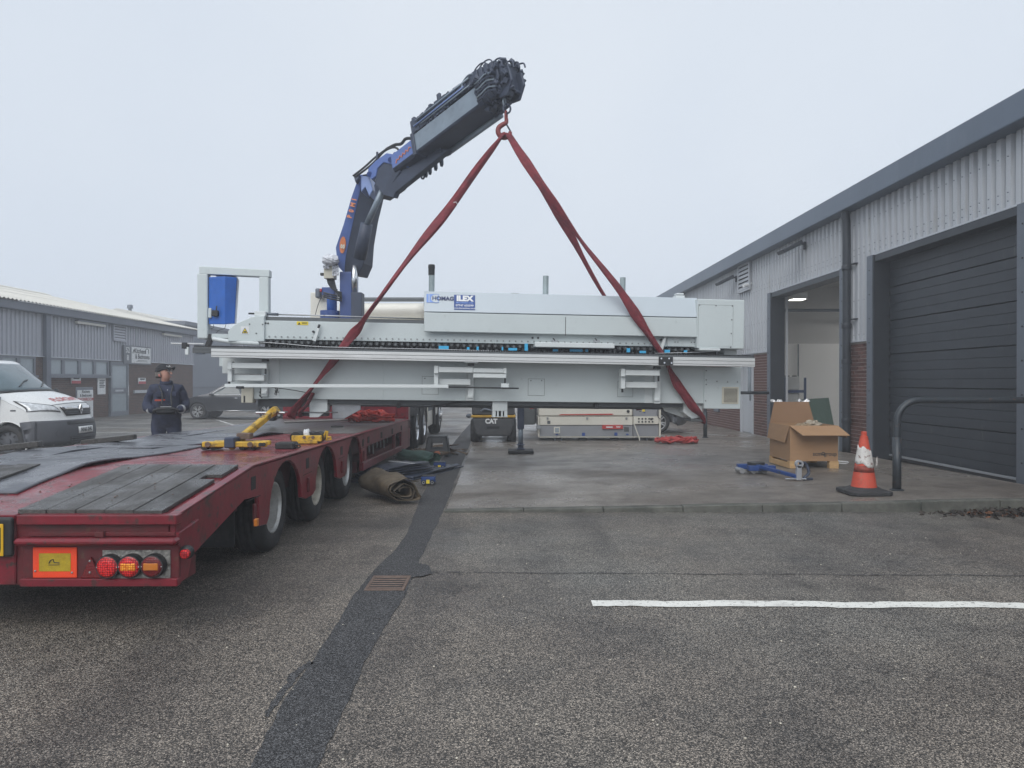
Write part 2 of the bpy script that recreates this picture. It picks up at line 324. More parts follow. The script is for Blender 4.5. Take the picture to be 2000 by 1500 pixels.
line((4.3, 22.2), (6.0, 19.6), .09, m='line_far', z=.02); line((3.2, 21), (4.6, 18.8), .09, m='line_far', z=.024); line((.1, 21.6), (2.2, 21.4), .09, m='line_far', z=.02)
line((3.9, 9.72), (4.9, 9.95), .02, 'chalk_mark', 'chalk', .006, apron_z(4.4, 9.8) + .006)
line((3.4, 9.6), (4.0, 9.7), .035, 'chalk_mark', 'chalk', .01, apron_z(3.7, 9.7) + .008)
# drain grate
t = thing('drain_grate', 'rusty iron drain grate set in the dark tarmac strip', 'drain', (-.88, 5.32, 0))
b = MB(); gx, gy, hw, hl = -.88, 5.32, .145, .19
for (x0, x1, y0, y1) in ((gx - hw, gx + hw, gy - hl, gy - hl + .03), (gx - hw, gx + hw, gy + hl - .03, gy + hl), (gx - hw, gx - hw + .025, gy - hl + .03, gy + hl - .03), (gx + hw - .025, gx + hw, gy - hl + .03, gy + hl - .03)): b.box(x0, x1, y0, y1, -.03, .010)
b.build('frame', 'iron', t, .003)
b = MB(); b.box(gx - hw + .02, gx + hw - .02, gy - hl + .02, gy + hl - .02, -.02, .0068); b.build('well', 'black_soft', t)
for i in range(6):
    y = gy - hl + .055 + i * .056; b = MB(); b.box(gx - hw + .025, gx + hw - .025, y - .012, y + .012, -.02, .0098); b.build('bar', 'iron', t, .003)
# loose stones on the tarmac
b = MB(); r2 = random.Random(3)
for i in range(260):
    y = 1.6 + r2.random() ** 1.7 * 9; x = r2.uniform(-.55, .75) * y; q = r2.uniform(.003, .0075)
    if x > -.7 and y > 8: continue
    b.ball((x, y, q * .4), q, q * r2.uniform(.7, 1.3), q * .6, 5, 4)
o = b.build('loose_stones', mat('stone_chip', (.5, .46, .38), .8, 0, .5, 30)); tag(o, 'pale loose chippings scattered over the tarmac', 'stones', kind='stuff')
# dead leaves against the kerb at the right
def leaves(name, label, n, cx, cy, sx, sy, h, mm, seed):
    b = MB(); q = random.Random(seed)
    for i in range(n):
        x = cx + q.gauss(0, sx); y = min(8.17, cy + q.gauss(0, sy)); z = abs(q.gauss(0, h)) * max(.1, 1 - abs(x - cx) / (2.4 * sx)) + .004
        s = q.uniform(.015, .045); Mr = Matrix.Rotation(q.uniform(0, 6.3), 3, 'Z') @ Matrix.Rotation(q.gauss(0, .6), 3, 'X') @ Matrix.Rotation(q.gauss(0, .5), 3, 'Y')
        P = [Vector((x, y, z)) + Mr @ Vector(p) for p in ((-s, 0, 0), (-.3 * s, -.45 * s, .1 * s), (.6 * s, -.3 * s, 0), (1.1 * s, 0, .15 * s), (.6 * s, .32 * s, 0), (-.3 * s, .45 * s, .12 * s))]
        b.cur = 1 if q.random() < .10 else 0; b.add(P, [tuple(range(6))])
    o = b.build(name, ['leaf', 'leaf2']); tag(o, label, 'leaves', kind='stuff')
leaves('dead_leaves', 'dead brown leaves heaped against the kerb at the right', 1000, 5.78, 8.03, .36, .09, .026, 0, 5)
b = MB(); b.box(6.05, 7.4, 7.2, 7.95, .002, .02); o = b.build('rubber_mat', 'black_rubber', None, .006); tag(o, 'dark flat rubber mat beside the heap of leaves', 'mat')

# ------------------------------------------------------------------ right building
WX = 7.0
rb = thing('industrial_unit', 'long grey clad industrial unit with brick base and big roller doors', 'building', (9, 14, 0))
def clad(name, y0, y1, z0, z1, x, m, parent, sgn=-1, pitch=.2, d=.055):
    b = MB(); ys = []; y = y0
    while y < y1 - 1e-4:
        for f, dd in ((0, 0), (.46, 0), (.56, 1), (.90, 1)):
            yy = y + f * pitch
            if yy < y1: ys.append((yy, dd))
        y += pitch
    ys.append((y1, 0))
    vs = []
    for yy, dd in ys: vs += [(x - sgn * d * dd, yy, z0), (x - sgn * d * dd, yy, z1)]
    b.add(vs, [(2 * i, 2 * i + 1, 2 * i + 3, 2 * i + 2) for i in range(len(ys) - 1)])
    return b.build(name, m, parent)
EZ = 5.02
O1, O2 = (9.72, 13.52), (14.92, 18.80)
clad('cladding_panel', 4.0, O1[0], 2.31, EZ, WX, 'clad', rb)
clad('cladding_panel', O1[0], 13.66, 3.92, EZ, WX, 'clad', rb)
clad('cladding_panel', 13.66, 14.80, 2.31, EZ, WX, 'clad', rb)
clad('cladding_panel', 14.80, 18.92, 3.86, EZ, WX, 'clad', rb)
clad('cladding_panel', 18.92, 30.0, 2.31, EZ, WX, 'clad', rb)
clad('cladding_panel', 30.0, 46.0, 2.31, EZ, WX, 'clad', rb)
b = MB()                                              # drip flashings at the foot of the cladding
for y0, y1, z in ((4, O1[0], 2.31), (O1[0], 13.66, 3.92), (13.66, 14.80, 2.31), (14.80, 18.92, 3.86), (18.92, 46, 2.31)): b.box(WX - .05, WX + .1, y0, y1, z - .028, z)
b.build('drip_flashing', mat('flash', (.50, .52, .55), .4, .3, .05, 2), rb)
b = MB(); b.prism([(6.74, 3.6, 4.94), (7.3, 3.6, 4.94), (7.3, 3.6, 5.33), (6.74, 3.6, 5.33)], (0, 42.5, 0)); b.build('gutter_fascia', 'fascia', rb, .02, seg=2)
b = MB(); b.prism([(6.9, 3.7, 5.31), (16.5, 3.7, 7.2), (26, 3.7, 5.3), (26, 3.7, 5.15), (16.5, 3.7, 7.05), (6.9, 3.7, 5.16)], (0, 42.3, 0)); b.build('roof', 'fascia', rb)
b = MB(); b.box(7.0, 26, 45.9, 46.2, 0, 5.2); b.box(25.8, 26, 4, 46, 0, 5.2); b.box(7.35, 26, 3.9, 4.1, 0, 5.2); b.build('outer_wall', 'clad', rb)
b = MB()                                              # fixing screws of the cladding
for zz in (2.42, 3.1, 4.0, 4.12, 4.62):
    yy = 9.8
    while yy < 21:
        op = (O1[0] - .1 < yy < 13.7 and zz < 3.95) or (14.75 < yy < 18.95 and zz < 3.9)
        if not op: b.cyl((WX - .062, yy + .096, zz), (WX - .05, yy + .096, zz), .009, n=6)
        yy += .2
b.build('cladding_screws', 'grey_metal', rb, kind='stuff')
# walls behind the skin so that nothing is paper thin
b = MB()
for y0, y1, z0, z1 in ((4.1, O1[0], 0, 5.1), (O1[0], 13.6, 3.9, 5.1), (13.6, 14.86, 0, 5.1), (14.86, 18.86, 3.84, 5.1), (18.86, 45.9, 0, 5.1)): b.box(WX + .09, WX + .3, y0, y1, z0 + .002, z1)
b.build('inner_wall', 'grey_wall', rb)
# brickwork: mortar bed and single bricks
b = MB()
for y0, y1 in ((4.1, 9.56), (13.66, 14.80), (18.92, 20.28), (21.42, 46)): b.box(WX + .006, WX + .088, y0, y1, -.05, 2.285)
b.build('mortar', 'mortar', rb)
bm_ = MB(); bm_.box(0, .05, 0, .215, 0, .065); brick_me = bm_.mesh('brick', 'brick')
rest = MB()
def bricks(y0, y1, single, zmax=2.28):
    c = 0; z = .005
    while z + .065 < zmax:
        y = y0 - (.1125 if c % 2 else 0)
        while y < y1 - .03:
            a_, b_ = max(y, y0), min(y + .215, y1)
            if b_ - a_ > .03:
                x = WX + rnd.uniform(-.002, .003)
                if single: inst('brick', brick_me, (x, a_, z), rb, sc=(1, (b_ - a_) / .215, 1))
                else: rest.box(x, x + .05, a_, b_, z, z + .065)
            y += .225
        z += .075; c += 1
bricks(13.70, 14.62, True); bricks(18.95, 20.26, True, 1.2); bricks(18.95, 20.26, False) if False else None
def bricks_from(y0, y1, za):
    c = int(round((za - .005) / .075)); z = .005 + c * .075
    while z + .065 < 2.28:
        y = y0 - (.1125 if c % 2 else 0)
        while y < y1 - .03:
            a_, b_ = max(y, y0), min(y + .215, y1)
            if b_ - a_ > .03: rest.box(WX, WX + .05, a_, b_, z, z + .065)
            y += .225
        z += .075; c += 1
bricks_from(18.95, 20.26, 1.205); bricks(14.62, 14.79, False); bricks(21.45, 30, False); bricks(4.1, 9.55, False)
rest.build('brick_courses', 'brick', rb, kind='stuff')
# jambs of the two big openings
def opening(y0, y1, zt):
    b = MB(); b.box(WX - .06, WX + .31, y1, y1 + .13, 0, zt); b.build('jamb', 'dark_metal', rb, .004)
    b = MB(); b.box(WX - .06, WX + .31, y0 - .13, y0, 0, zt); b.build('jamb', 'dark_metal', rb, .004)
    b = MB(); b.box(WX - .045, WX + .308, y0 + .002, y1 - .002, zt - .13, zt - .012); b.build('lintel', 'dark_metal', rb)
    for yj in (y0 - .135, y1 + .13):
        b = MB(); b.box(WX - .075, WX - .052, yj - .1, yj + .105, .04, zt); b.build('jamb_flashing', 'grey_metal', rb)
        for k in range(8):
            b = MB(); z = .4 + k * .46; b.ball((WX - .077, yj, z), .012, nu=6, nv=4); b.build('fixing', 'black', rb)
opening(O1[0], O1[1], 3.90); opening(O2[0], O2[1], 3.84)
# closed sectional door, six panels with pressed ribs
DX = WX + .24; d = thing('roller_door', 'closed charcoal sectional door of wide ribbed panels behind the hoop rail', 'door', (DX, 11.6, .08))
zb = .13; ph = (3.9 - zb) / 6
for i in range(6):
    b = MB(); z0 = zb + i * ph; prof = [(DX + .04, z0 + .004), (DX, z0 + .012)]
    for k in range(1, 4):
        zz = z0 + ph * k / 4; prof += [(DX, zz - .008), (DX + .009, zz - .003), (DX + .009, zz + .003), (DX, zz + .008)]
    prof += [(DX, z0 + ph - .010), (DX + .04, z0 + ph - .003)]
    n_ = len(prof); vs = [(x, y, z) for y in (O1[0] + .01, O1[1] - .01) for x, z in prof]
    b.add(vs, [(k, k + 1, n_ + k + 1, n_ + k) for k in range(n_ - 1)]); b.build('door_panel', 'door_panel', d)
b = MB(); b.box(DX - .012, DX + .05, O1[0] + .012, O1[1] - .012, .095, zb); b.build('bottom_rail', mat('alu', (.5, .52, .55), .4, .6, .06, 4), d, .004)
b = MB(); b.box(DX - .006, DX + .04, O1[0] + .012, O1[1] - .012, .05, .094); b.build('rubber_seal', 'black', d)
b = MB(); b.box(DX + .045, DX + .06, O1[0], O1[1], .05, 3.9); b.build('door_back', 'black', d)
for k in range(24):
    b = MB(); z = .3 + k * .15; b.box(DX - .02, DX + .02, O1[1] - .03, O1[1] - .005, z, z + .05); b.build('track_bracket', 'black', d)
# open bay: interior
b = MB(); b.box(7.3, 18, 18.96 + 2.2, 21.4, 0, 2.62); b.build('partition_wall', 'white_wall', rb)
b = MB(); b.box(7.3, 18, 21.22, 21.46, 2.622, 5.2); b.build('upper_wall', 'grey_wall', rb)
b = MB(); b.box(7.3, 18, 14.0, 14.2, 0, 5.2); b.box(17.8, 18, 14, 21.4, 0, 5.2); b.build('side_wall', 'white_wall', rb)
b = MB(); b.box(7.3, 18, 14, 21.4, 4.3, 4.4); b.build('ceiling', 'grey_wall', rb)
b = MB(); b.box(6.86, 18, 14, 21.4, -.05, .006); b.build('shop_floor', 'floor_in', rb)
b = MB(); b.box(WX + .32, WX + .37, O2[1] - .06, O2[1] - .02, 0, 3.7); b.build('door_track', 'flash', rb)
b = MB(); b.tube([(7.7, 20.6, 3.55), (14, 20.6, 3.55)], .045, 8); b.build('service_pipe', 'grey_metal', rb)
b = MB(); b.tube([(8.6, 21.1, 0), (8.6, 21.1, 2.6)], .02, 6); b.build('cable_conduit', 'grey_metal', rb)
t = thing('bay_light', 'lit square light box hanging inside the open bay', 'light', (8.35, 19.6, 3.5))
b = MB(); b.box(7.74, 8.14, 19.35, 19.75, 3.74, 3.92); b.build('housing', 'white_plastic', t, .01)
b = MB(); b.box(7.77, 8.11, 19.38, 19.72, 3.725, 3.737); b.build('diffuser', 'lamp', t)
for k in range(2):
    b = MB(); b.cyl((7.94, 19.45 + k * .2, 3.92), (7.94, 19.45 + k * .2, 4.31), .008, n=6); b.build('hanger', 'dark_metal', t)
for (lx, ly) in ((11.5, 17), (11.5, 19.6)):  # two unseen fill lights, added to brighten the bay interior
    t2 = thing('bay_light', '%s unseen fill light added deep inside the open bay' % ('nearer' if ly < 18 else 'farther'), 'light', (lx, ly, 3.5), group='added fill lights deep inside the bay')
    b = MB(); b.box(lx - .3, lx + .3, ly - .3, ly + .3, 3.98, 4.2); b.build('housing', 'white_plastic', t2, .01)
    b = MB(); b.box(lx - .26, lx + .26, ly - .26, ly + .26, 3.965, 3.977); b.build('diffuser', 'lamp_fill', t2)
    b = MB(); b.cyl((lx, ly, 4.2), (lx, ly, 4.31), .02, n=6); b.build('hanger', 'dark_metal', t2)
# shelving in the bay
sx0, sx1, sy0, sy1 = X(1532, 19.6), X(1571, 19.6), 19.5, 20.1
t = thing('shelf_rack', 'blue steel rack with two shelves inside the open bay', 'rack', ((sx0 + sx1) / 2, 19.8, 0))
mat('blue_rack', (.035, .06, .14), .5, .1)
for x in (sx0, sx1):
    for y in (sy0, sy1): b = MB(); b.box(x - .025, x + .025, y - .025, y + .025, 0, Z(742, 19.6) + .06); b.build('upright', 'blue_rack', t)
for z in (.35, Z(798, 19.6), Z(762, 19.6)): b = MB(); b.box(sx0, sx1, sy0, sy1, z - .07, z); b.build('shelf', 'blue_rack', t)
mat('tub', (.42, .43, .43), .45, 0, .08)
for k, (z, nm) in enumerate(((Z(798, 19.6), 'pale grey lidded tub on the lower shelf of the rack'), (Z(762, 19.6), 'pale grey lidded tub on the top shelf of the rack'))):
    t = thing('storage_tub', nm, 'tub', (sx0 + .2, 19.8, z))
    b = MB(); b.box(sx0 + .03, sx1 - .12, sy0 + .06, sy1 - .04, z, z + .43 - k * .06); b.build('body', 'tub', t, .02)
    for q in range(2):
        b = MB(); hx = sx0 + .07 + q * .2; b.box(hx, hx + .09, sy0 + .1, sy0 + .2, z + .43 - k * .06, z + .46 - k * .06); b.build('handle', 'black', t)
b = MB(); b.grid(lambda u, v: (X(1578, 19.3) + u * .78 - .04 * v, 19.3 + v * .35 + .02 * math.sin(u * 23) * (1 - v), .02 + v * (.98 + .05 * u)), 26, 8)
o = b.build('green_screen', mat('green_net', (.075, .13, .105), .8, 0, .45, 30, .6, 60, stretch=(4, 4, .4)), None, solid=.02); tag(o, 'crinkled green sheet leaning inside the open bay', 'sheet')
# downpipe, floodlights, louvre, camera
b = MB(); b.tube(soft([(6.86, 14.5, 4.97), (6.87, 14.5, 4.8), (6.89, 14.5, 4.4), (6.89, 14.5, 1.5), (6.89, 14.5, .03)], 3), .08, 14)
dp = b.build('downpipe', 'dark_metal', rb, smooth=True)
for z in (.7, 1.9, 2.62, 3.8): b = MB(); b.lathe([(.09, -.05), (.096, -.03), (.096, .03), (.09, .05)], (6.89, 14.5, z), (0, 0, 1), 14); b.build('collar', 'dark_metal', dp)
for z in (2.75, 3.86): b = MB(); b.box(6.93, 7.0, 14.24, 14.42, z - .01, z + .01); b.build('bracket', 'dark_metal', dp)
def flood(px, py, yb, label):
    p = Vector((WX - .02, yb, Z(py, yb))); t = thing('floodlight', label, 'light', p)
    b = MB(); b.obox(p + Vector((-.36, -.02, -.04)), (.50, .40, .09), Matrix.Rotation(R(-27), 3, 'Y')); b.build('head', 'dark_metal', t, .015, seg=2)
    b = MB(); b.obox(p + Vector((-.34, -.02, -.09)), (.42, .32, .012), Matrix.Rotation(R(-27), 3, 'Y')); b.build('lens', 'glass_pale', t)
    b = MB(); b.tube([p + Vector((.02, 0, .05)), p + Vector((-.08, 0, .06)), p + Vector((-.14, 0, .02))], .03, 8); b.build('arm', 'dark_metal', t)
    b = MB(); b.cyl(p + Vector((-.0, 0, .1)), p + Vector((-.0, 0, -.08)), .035, n=8); b.build('mount', 'dark_metal', t)
flood(1565, 480, WX * F0 / (1575 - VX), 'dark floodlight above the open bay of the right building')
flood(1432, 545, WX * F0 / (1440 - VX), 'dark floodlight just beyond the louvre vent on the right building')
def louvre(x, y0, y1, z0, z1, n, m, parent, sgn):
    b = MB(); xa = x + sgn * .05
    b.box(x, xa, y0, y0 + .06, z0, z1); b.box(x, xa, y1 - .06, y1, z0, z1); b.box(x, xa, y0 + .06, y1 - .06, z0, z0 + .05); b.box(x, xa, y0 + .06, y1 - .06, z1 - .05, z1)
    fr = b.build('vent_frame', m, parent)
    b = MB(); b.box(x - sgn * .005, x + sgn * .006, y0 + .06, y1 - .06, z0 + .05, z1 - .05); b.build('vent_back', 'black', fr)
    for k in range(n):
        z = z0 + .06 + (z1 - z0 - .12) * k / n; h = (z1 - z0 - .12) / n
        b = MB(); b.prism([(x + sgn * .05, y0 + .06, z), (x + sgn * .012, y0 + .06, z + h * .75), (x + sgn * .008, y0 + .06, z + h * .75), (x + sgn * .045, y0 + .06, z - .006)], (0, y1 - y0 - .12, 0)); b.build('slat', m, fr)
ya, yb_ = WX * F0 / (1469 - VX), WX * F0 / (1446 - VX)
louvre(WX - .03, ya, yb_, Z(568, 20.8), Z(513, 20.8), 6, 'clad', rb, -1)
p = Vector((6.9, 20.5, Z(556, 20.5))); t = thing('security_camera', 'small white security camera beside the louvre vent', 'camera', p)
b = MB(); b.cyl(p + Vector((-.14, -.06, -.03)), p + Vector((.04, .02, .0)), .055, n=12); b.build('body', 'white_plastic', t); b = MB(); b.cyl(p + Vector((.02, 0, 0)), p + Vector((.12, 0, .05)), .03, n=8); b.build('bracket', 'white_plastic', t)
# side door beyond the open bay
t = thing('side_door', 'grey side door in a pale frame between the brick panels', 'door', (WX, 20.9, 0))
b = MB(); b.box(WX - .02, WX + .08, 20.3, 20.42, 0, 2.28); b.box(WX - .02, WX + .08, 21.3, 21.41, 0, 2.28); b.box(WX - .02, WX + .08, 20.42, 21.3, 2.16, 2.28); b.build('frame', 'flash', t)
b = MB(); b.box(WX + .02, WX + .07, 20.425, 21.295, .02, 2.155); b.build('leaf', 'clad', t)
b = MB(); b.box(WX + .005, WX + .02, 20.55, 20.8, 1.15, 1.95); b.build('pane', 'glass', t)
b = MB(); b.box(WX - .05, WX + .02, 20.5, 20.53, .95, 1.15); b.build('handle', 'chrome', t)
b = MB(); b.box(WX - .07, WX + .0, 23.5, 24.0, .5, 1.3); o = b.build('meter_box', 'grey_metal', None, .01); tag(o, 'dark meter box on the brick wall under the lifted machine', 'box')
b = MB(); b.box(WX - .12, WX - .06, 18.95, 19.7, 2.02, 2.85); o = b.build('unit_sign', 'dark_metal', None, .006); tag(o, 'dark sign board behind the machine end with white lettering', 'sign')
b = MB()
ys = 19.75
b = MB(); b.box(WX - .6, WX - .56, 20.95, 21.9, Z(715, 21.4), Z(650, 21.4)); o2 = b.build('hanging_sign', 'dark_metal', None, .006); tag(o2, 'dark projecting sign partly hidden by the machine end cabinet', 'sign')
bpy.data.objects.remove(o)
for k, (zz, w) in enumerate(((.74, .16), (.58, .12), (.42, .16), (.2, .3))):
    b = MB(); b.box(WX - .61, WX - .602, 20.98, 20.98 + w, Z(715, 21.4) + zz - .05, Z(715, 21.4) + zz + .03); b.build('lettering', 'white_plastic', o2)
b = MB(); b.box(WX - .57, WX + .02, 21.86, 21.9, Z(690, 21.4), Z(685, 21.4)); b.build('arm', 'dark_metal', o2)
# hoop rails
def hoop(y, xpost, zb, zt, label):
    t = thing('hoop_rail', label, 'rail', (xpost, y, zb)); r = .041; c = .28
    pts = [(xpost, y, zb), (xpost, y, zb + .35), (xpost, y, zt - c)] + [(xpost + c - c * math.cos(a_), y, zt - c + c * math.sin(a_)) for a_ in [R(q) for q in range(10, 91, 10)]] + [(WX - .6, y, zt), (WX + .02, y, zt)]
    b = MB(); b.tube(pts, r, 14); b.build('tube', mat('rail_paint', (.032, .040, .048), .4, .1, .15, 6, 0, 60, ((.12, .07, .05), .08, 10)) if 'rail_paint' not in M_ else 'rail_paint', t, smooth=True)
    b = MB(); b.cyl((xpost, y, zb), (xpost, y, zb + .68), .052, n=14); b.build('sleeve', 'rail_paint', t, smooth=True)
    b = MB(); b.lathe([(.085, 0), (.085, .012), (.06, .02)], (xpost, y, zb), (0, 0, 1), 16); b.build('base_plate', 'rail_paint', t)
    b = MB(); b.lathe([(.055, 0), (.055, .03)], (WX - .045, y, zt), (1, 0, 0), 12); b.build('wall_flange', 'rail_paint', t)
hoop(9.12, X(1755, 9.12), apron_z(4.9, 9.1), 1.26, 'charcoal tube hoop rail in front of the closed door beside the cone')
hoop(18.93, 5.25, .012, 1.2, 'charcoal tube hoop rail half hidden by the lifted machine')
# neighbour seen past the open bay and soil line
# ------------------------------------------------------------------ left building
LX = -17.0
lb = thing('left_unit', 'grey clad unit with pale corrugated roof and brick base behind the van', 'building', (-21, 30, 0))
clad('cladding_panel', 12, 26.2, 2.42, 4.05, LX, 'clad_left', lb, 1, .22); clad('cladding_panel', 26.2, 39.0, 2.42, 4.05, LX, 'clad_left', lb, 1, .22)
b = MB(); b.box(-17.25, -17.036, 12, 39, -.02, 2.40)
def brick_tex(name, scale):
    m = bpy.data.materials.new(name); m.use_nodes = True; M_[name] = m; n, l = m.node_tree.nodes, m.node_tree.links; bs = n['Principled BSDF']; bs.inputs['Roughness'].default_value = .9
    tc = n.new('ShaderNodeTexCoord'); sp = n.new('ShaderNodeSeparateXYZ'); cb = n.new('ShaderNodeCombineXYZ'); l.new(tc.outputs['Object'], sp.inputs[0])
    ad = n.new('ShaderNodeMath'); l.new(sp.outputs[0], ad.inputs[0]); l.new(sp.outputs[1], ad.inputs[1]); l.new(ad.outputs[0], cb.inputs[0]); l.new(sp.outputs[2], cb.inputs[1])
    br = n.new('ShaderNodeTexBrick'); l.new(cb.outputs[0], br.inputs[0]); br.inputs['Scale'].default_value = 1; br.inputs['Brick Width'].default_value = .225; br.inputs['Row Height'].default_value = .075; br.inputs['Mortar Size'].default_value = .006
    br.inputs['Color1'].default_value = (.15, .075, .052, 1); br.inputs['Color2'].default_value = (.10, .055, .042, 1); br.inputs['Mortar'].default_value = (.19, .165, .15, 1)
    nz = n.new('ShaderNodeTexNoise'); nz.inputs['Scale'].default_value = 1.2; l.new(tc.outputs['Object'], nz.inputs[0]); mx = n.new('ShaderNodeMix'); mx.data_type = 'RGBA'; mx.blend_type = 'MULTIPLY'; mx.inputs[0].default_value = .4
    l.new(br.outputs[0], mx.inputs[6]); l.new(nz.outputs[0], mx.inputs[7]); l.new(mx.outputs[2], bs.inputs['Base Color'])
    bp = n.new('ShaderNodeBump'); bp.inputs['Distance'].default_value = .006; bp.inputs['Strength'].default_value = .6; bp.invert = True; l.new(br.outputs['Fac'], bp.inputs['Height']); l.new(bp.outputs[0], bs.inputs['Normal'])
brick_tex('brick_far', 1)
b.build('brick_wall', 'brick_far', lb)
b = MB(); b.box(-17.3, -17.05, 12, 39, 2.402, 4.2); b.box(-34, -17.3, 12, 12.2, 0, 4.2); b.box(-34, -17.3, 38.8, 39, 0, 4.2); b.build('inner_wall', 'clad_left', lb)
b = MB(); b.box(LX - .05, LX + .06, 12, 39, 2.39, 2.42); b.build('drip_flashing', 'flash', lb)
b = MB(); b.box(-17.1, -16.72, 11.8, 39.2, 3.96, 4.26); b.build('gutter_fascia', mat('fascia_left', (.15, .165, .20), .5, .2, .1, 1), lb, .02)
ROOF = lambda u, v, zz=0: None
b = MB(); n_ = 27 * 5 * 4; vs = []
for i in range(n_ + 1):
    y = 11.8 + 27.4 * i / n_; dz = .028 * math.sin(2 * PI * i / 4)
    vs += [(-16.62, y, 4.28 + dz), (-25.2, y, 6.22 + dz), (-33.8, y, 4.28 + dz)]
b.add(vs, [(3 * i + q, 3 * i + q + 1, 3 * i + q + 4, 3 * i + q + 3) for i in range(n_) for q in (0, 1)])
rf = b.build('roof', 'roof_cream', lb, solid=.012)
b = MB(); b.prism([(-24.85, 11.7, 6.17), (-25.2, 11.7, 6.28), (-25.55, 11.7, 6.17), (-25.55, 11.7, 6.21), (-25.2, 11.7, 6.32), (-24.85, 11.7, 6.21)], (0, 27.6, 0)); b.build('ridge_cap', 'roof_cream', rf)
for k, (v0, v1) in enumerate(((.42, .425), (.72, .725))):
    b = MB(); x = -16.62 - 8.58 * v0; z = 4.28 + 1.94 * v0; b.obox((x, 25.5, z + .035), (.06, 27.2, .012), Matrix.Rotation(R(12.7), 3, 'Y')); b.build('sheet_lap', 'roof_cream', rf)
yf = 25 * F0 / (VX - 257)
b = MB(); b.cyl((-25, yf, 6.1), (-25, yf, Z(600, yf)), .11, n=10); b.cyl((-25, yf, Z(603, yf)), (-25, yf, Z(596, yf)), .2, .16, 10); b.build('flue', 'grey_metal', rf)
def ly(px): return -LX * F0 / (VX - px)
b = MB(); b.box(LX, LX + .14, ly(88), ly(97), 0, 4.0); b.build('downpipe', 'fascia_left', lb)
louvre(LX + .03, ly(222), ly(247), 3.25, 3.95, 5, 'clad_left', lb, 1)
def window(y0, y1, z0, z1, n):
    b = MB(); x0, x1 = LX - .06, LX + .045; b.box(x0, x1, y0, y1, z0, z0 + .07); b.box(x0, x1, y0, y1, z1 - .07, z1)
    for k in range(n + 1): yy = y0 + (y1 - y0) * k / n; b.box(x0 + .002, x1 - .003, max(y0, yy - .09), min(y1, yy + .09), z0 + .07, z1 - .07)
    fr = b.build('window_frame', mat('frame_grey', (.17, .185, .215), .5, .1) if 'frame_grey' not in M_ else 'frame_grey', lb)
    for k in range(n):
        ya, yc = y0 + (y1 - y0) * k / n + .09, y0 + (y1 - y0) * (k + 1) / n - .09
        b = MB(); b.box(LX - .02, LX + .0, ya, yc, z0 + .07, z1 - .07); b.build('pane', 'glass_pale', fr)
    b = MB(); b.box(LX - .02, LX + .12, y0 - .05, y1 + .05, z0 - .08, z0 - .002); b.build('sill', 'frame_grey', fr)
window(ly(92), ly(214), 1.72, 2.38, 4); window(ly(-75), ly(72), 1.72, 2.38, 4)
t = thing('glazed_door', 'grey framed glass door with a pull handle in the left unit', 'door', (LX, ly(233), 0))
y0, y1 = ly(216), ly(251); b = MB()
b.box(LX - .02, LX + .08, y0, y0 + .12, 0, 2.36); b.box(LX - .02, LX + .08, y1 - .12, y1, 0, 2.36); b.box(LX - .02, LX + .075, y0 + .12, y1 - .12, 2.2, 2.36); b.box(LX - .02, LX + .075, y0 + .12, y1 - .12, .98, 1.22); b.box(LX - .02, LX + .075, y0 + .12, y1 - .12, 0, .2)
b.build('frame', 'frame_grey', t)
for z0, z1 in ((.2, .98), (1.22, 2.2)): b = MB(); b.box(LX + .01, LX + .04, y0 + .12, y1 - .12, z0, z1); b.build('pane', 'glass_pale', t)
b = MB(); yy = y1 - .2; b.tube([(LX + .07, yy, .85), (LX + .17, yy, .85), (LX + .17, yy, 1.35), (LX + .07, yy, 1.35)], .02, 6); b.build('pull_handle', 'chrome', t)
b = MB(); b.box(LX + .075, LX + .085, y0 + .35, y1 - .45, 1.06, 1.14); b.build('letter_plate', 'flash', t)
for px0, px1, py in ((148, 203, 637), (317, 352, 661)):
    y0, y1 = ly(px0), ly(px1); t = thing('strip_light', 'pale strip light under the eaves above the %s of the left unit' % ('windows' if px0 < 200 else 'brick panel'), 'light', (LX + .1, y0, 3.75))
    b = MB(); b.box(LX + .04, LX + .16, y0, y1, 3.78, 3.88); b.build('diffuser', mat('strip', (.62, .60, .54), .5, 0, .05, 3) if 'strip' not in M_ else 'strip', t, .01); b = MB(); b.box(LX + .04, LX + .2, y0, y1, 3.882, 3.93); b.build('housing', 'fascia_left', t)
# shop sign and notices
y0, y1 = ly(240), ly(293); t = thing('shop_sign', 'white kitchens sign with a dark number panel above the brick wall', 'sign', (LX, (y0 + y1) / 2, 2.6))
zs = (2.28, 3.12); ym = y0 + (y1 - y0) * .26
b = MB(); b.box(LX + .05, LX + .12, y0, y1, *zs); b.build('board', mat('sign_grey', (.16, .17, .19), .5), t, .005)
b = MB(); b.box(LX + .121, LX + .13, ym, y1 - .07, zs[0] + .06, zs[1] - .06); b.build('face', 'white_plastic', t)
mat('ink', (.03, .032, .036), .6); mat('red_ink', (.45, .025, .03), .5, 0, .1); mat('orange', (.75, .12, .02), .5)
LR = (R(90), 0, R(90))
text('lettering', '52\n8', .34, 'white_plastic', t, (LX + .125, (y0 + ym) / 2, 2.72), LR, .004)
text('lettering', 'Kitchens', .30, 'ink', t, (LX + .135, ym + .75, 2.88), LR, .006); text('lettering', '& Bedrooms', .30, 'ink', t, (LX + .135, ym + .95, 2.63), LR, .006, sx=.85)
b = MB(); b.box(LX + .131, LX + .134, ym + .5, y1 - .4, 2.45, 2.47); b.box(LX + .131, LX + .134, ym + .4, y1 - .3, 2.40, 2.415); b.build('fine_print', 'ink', t)
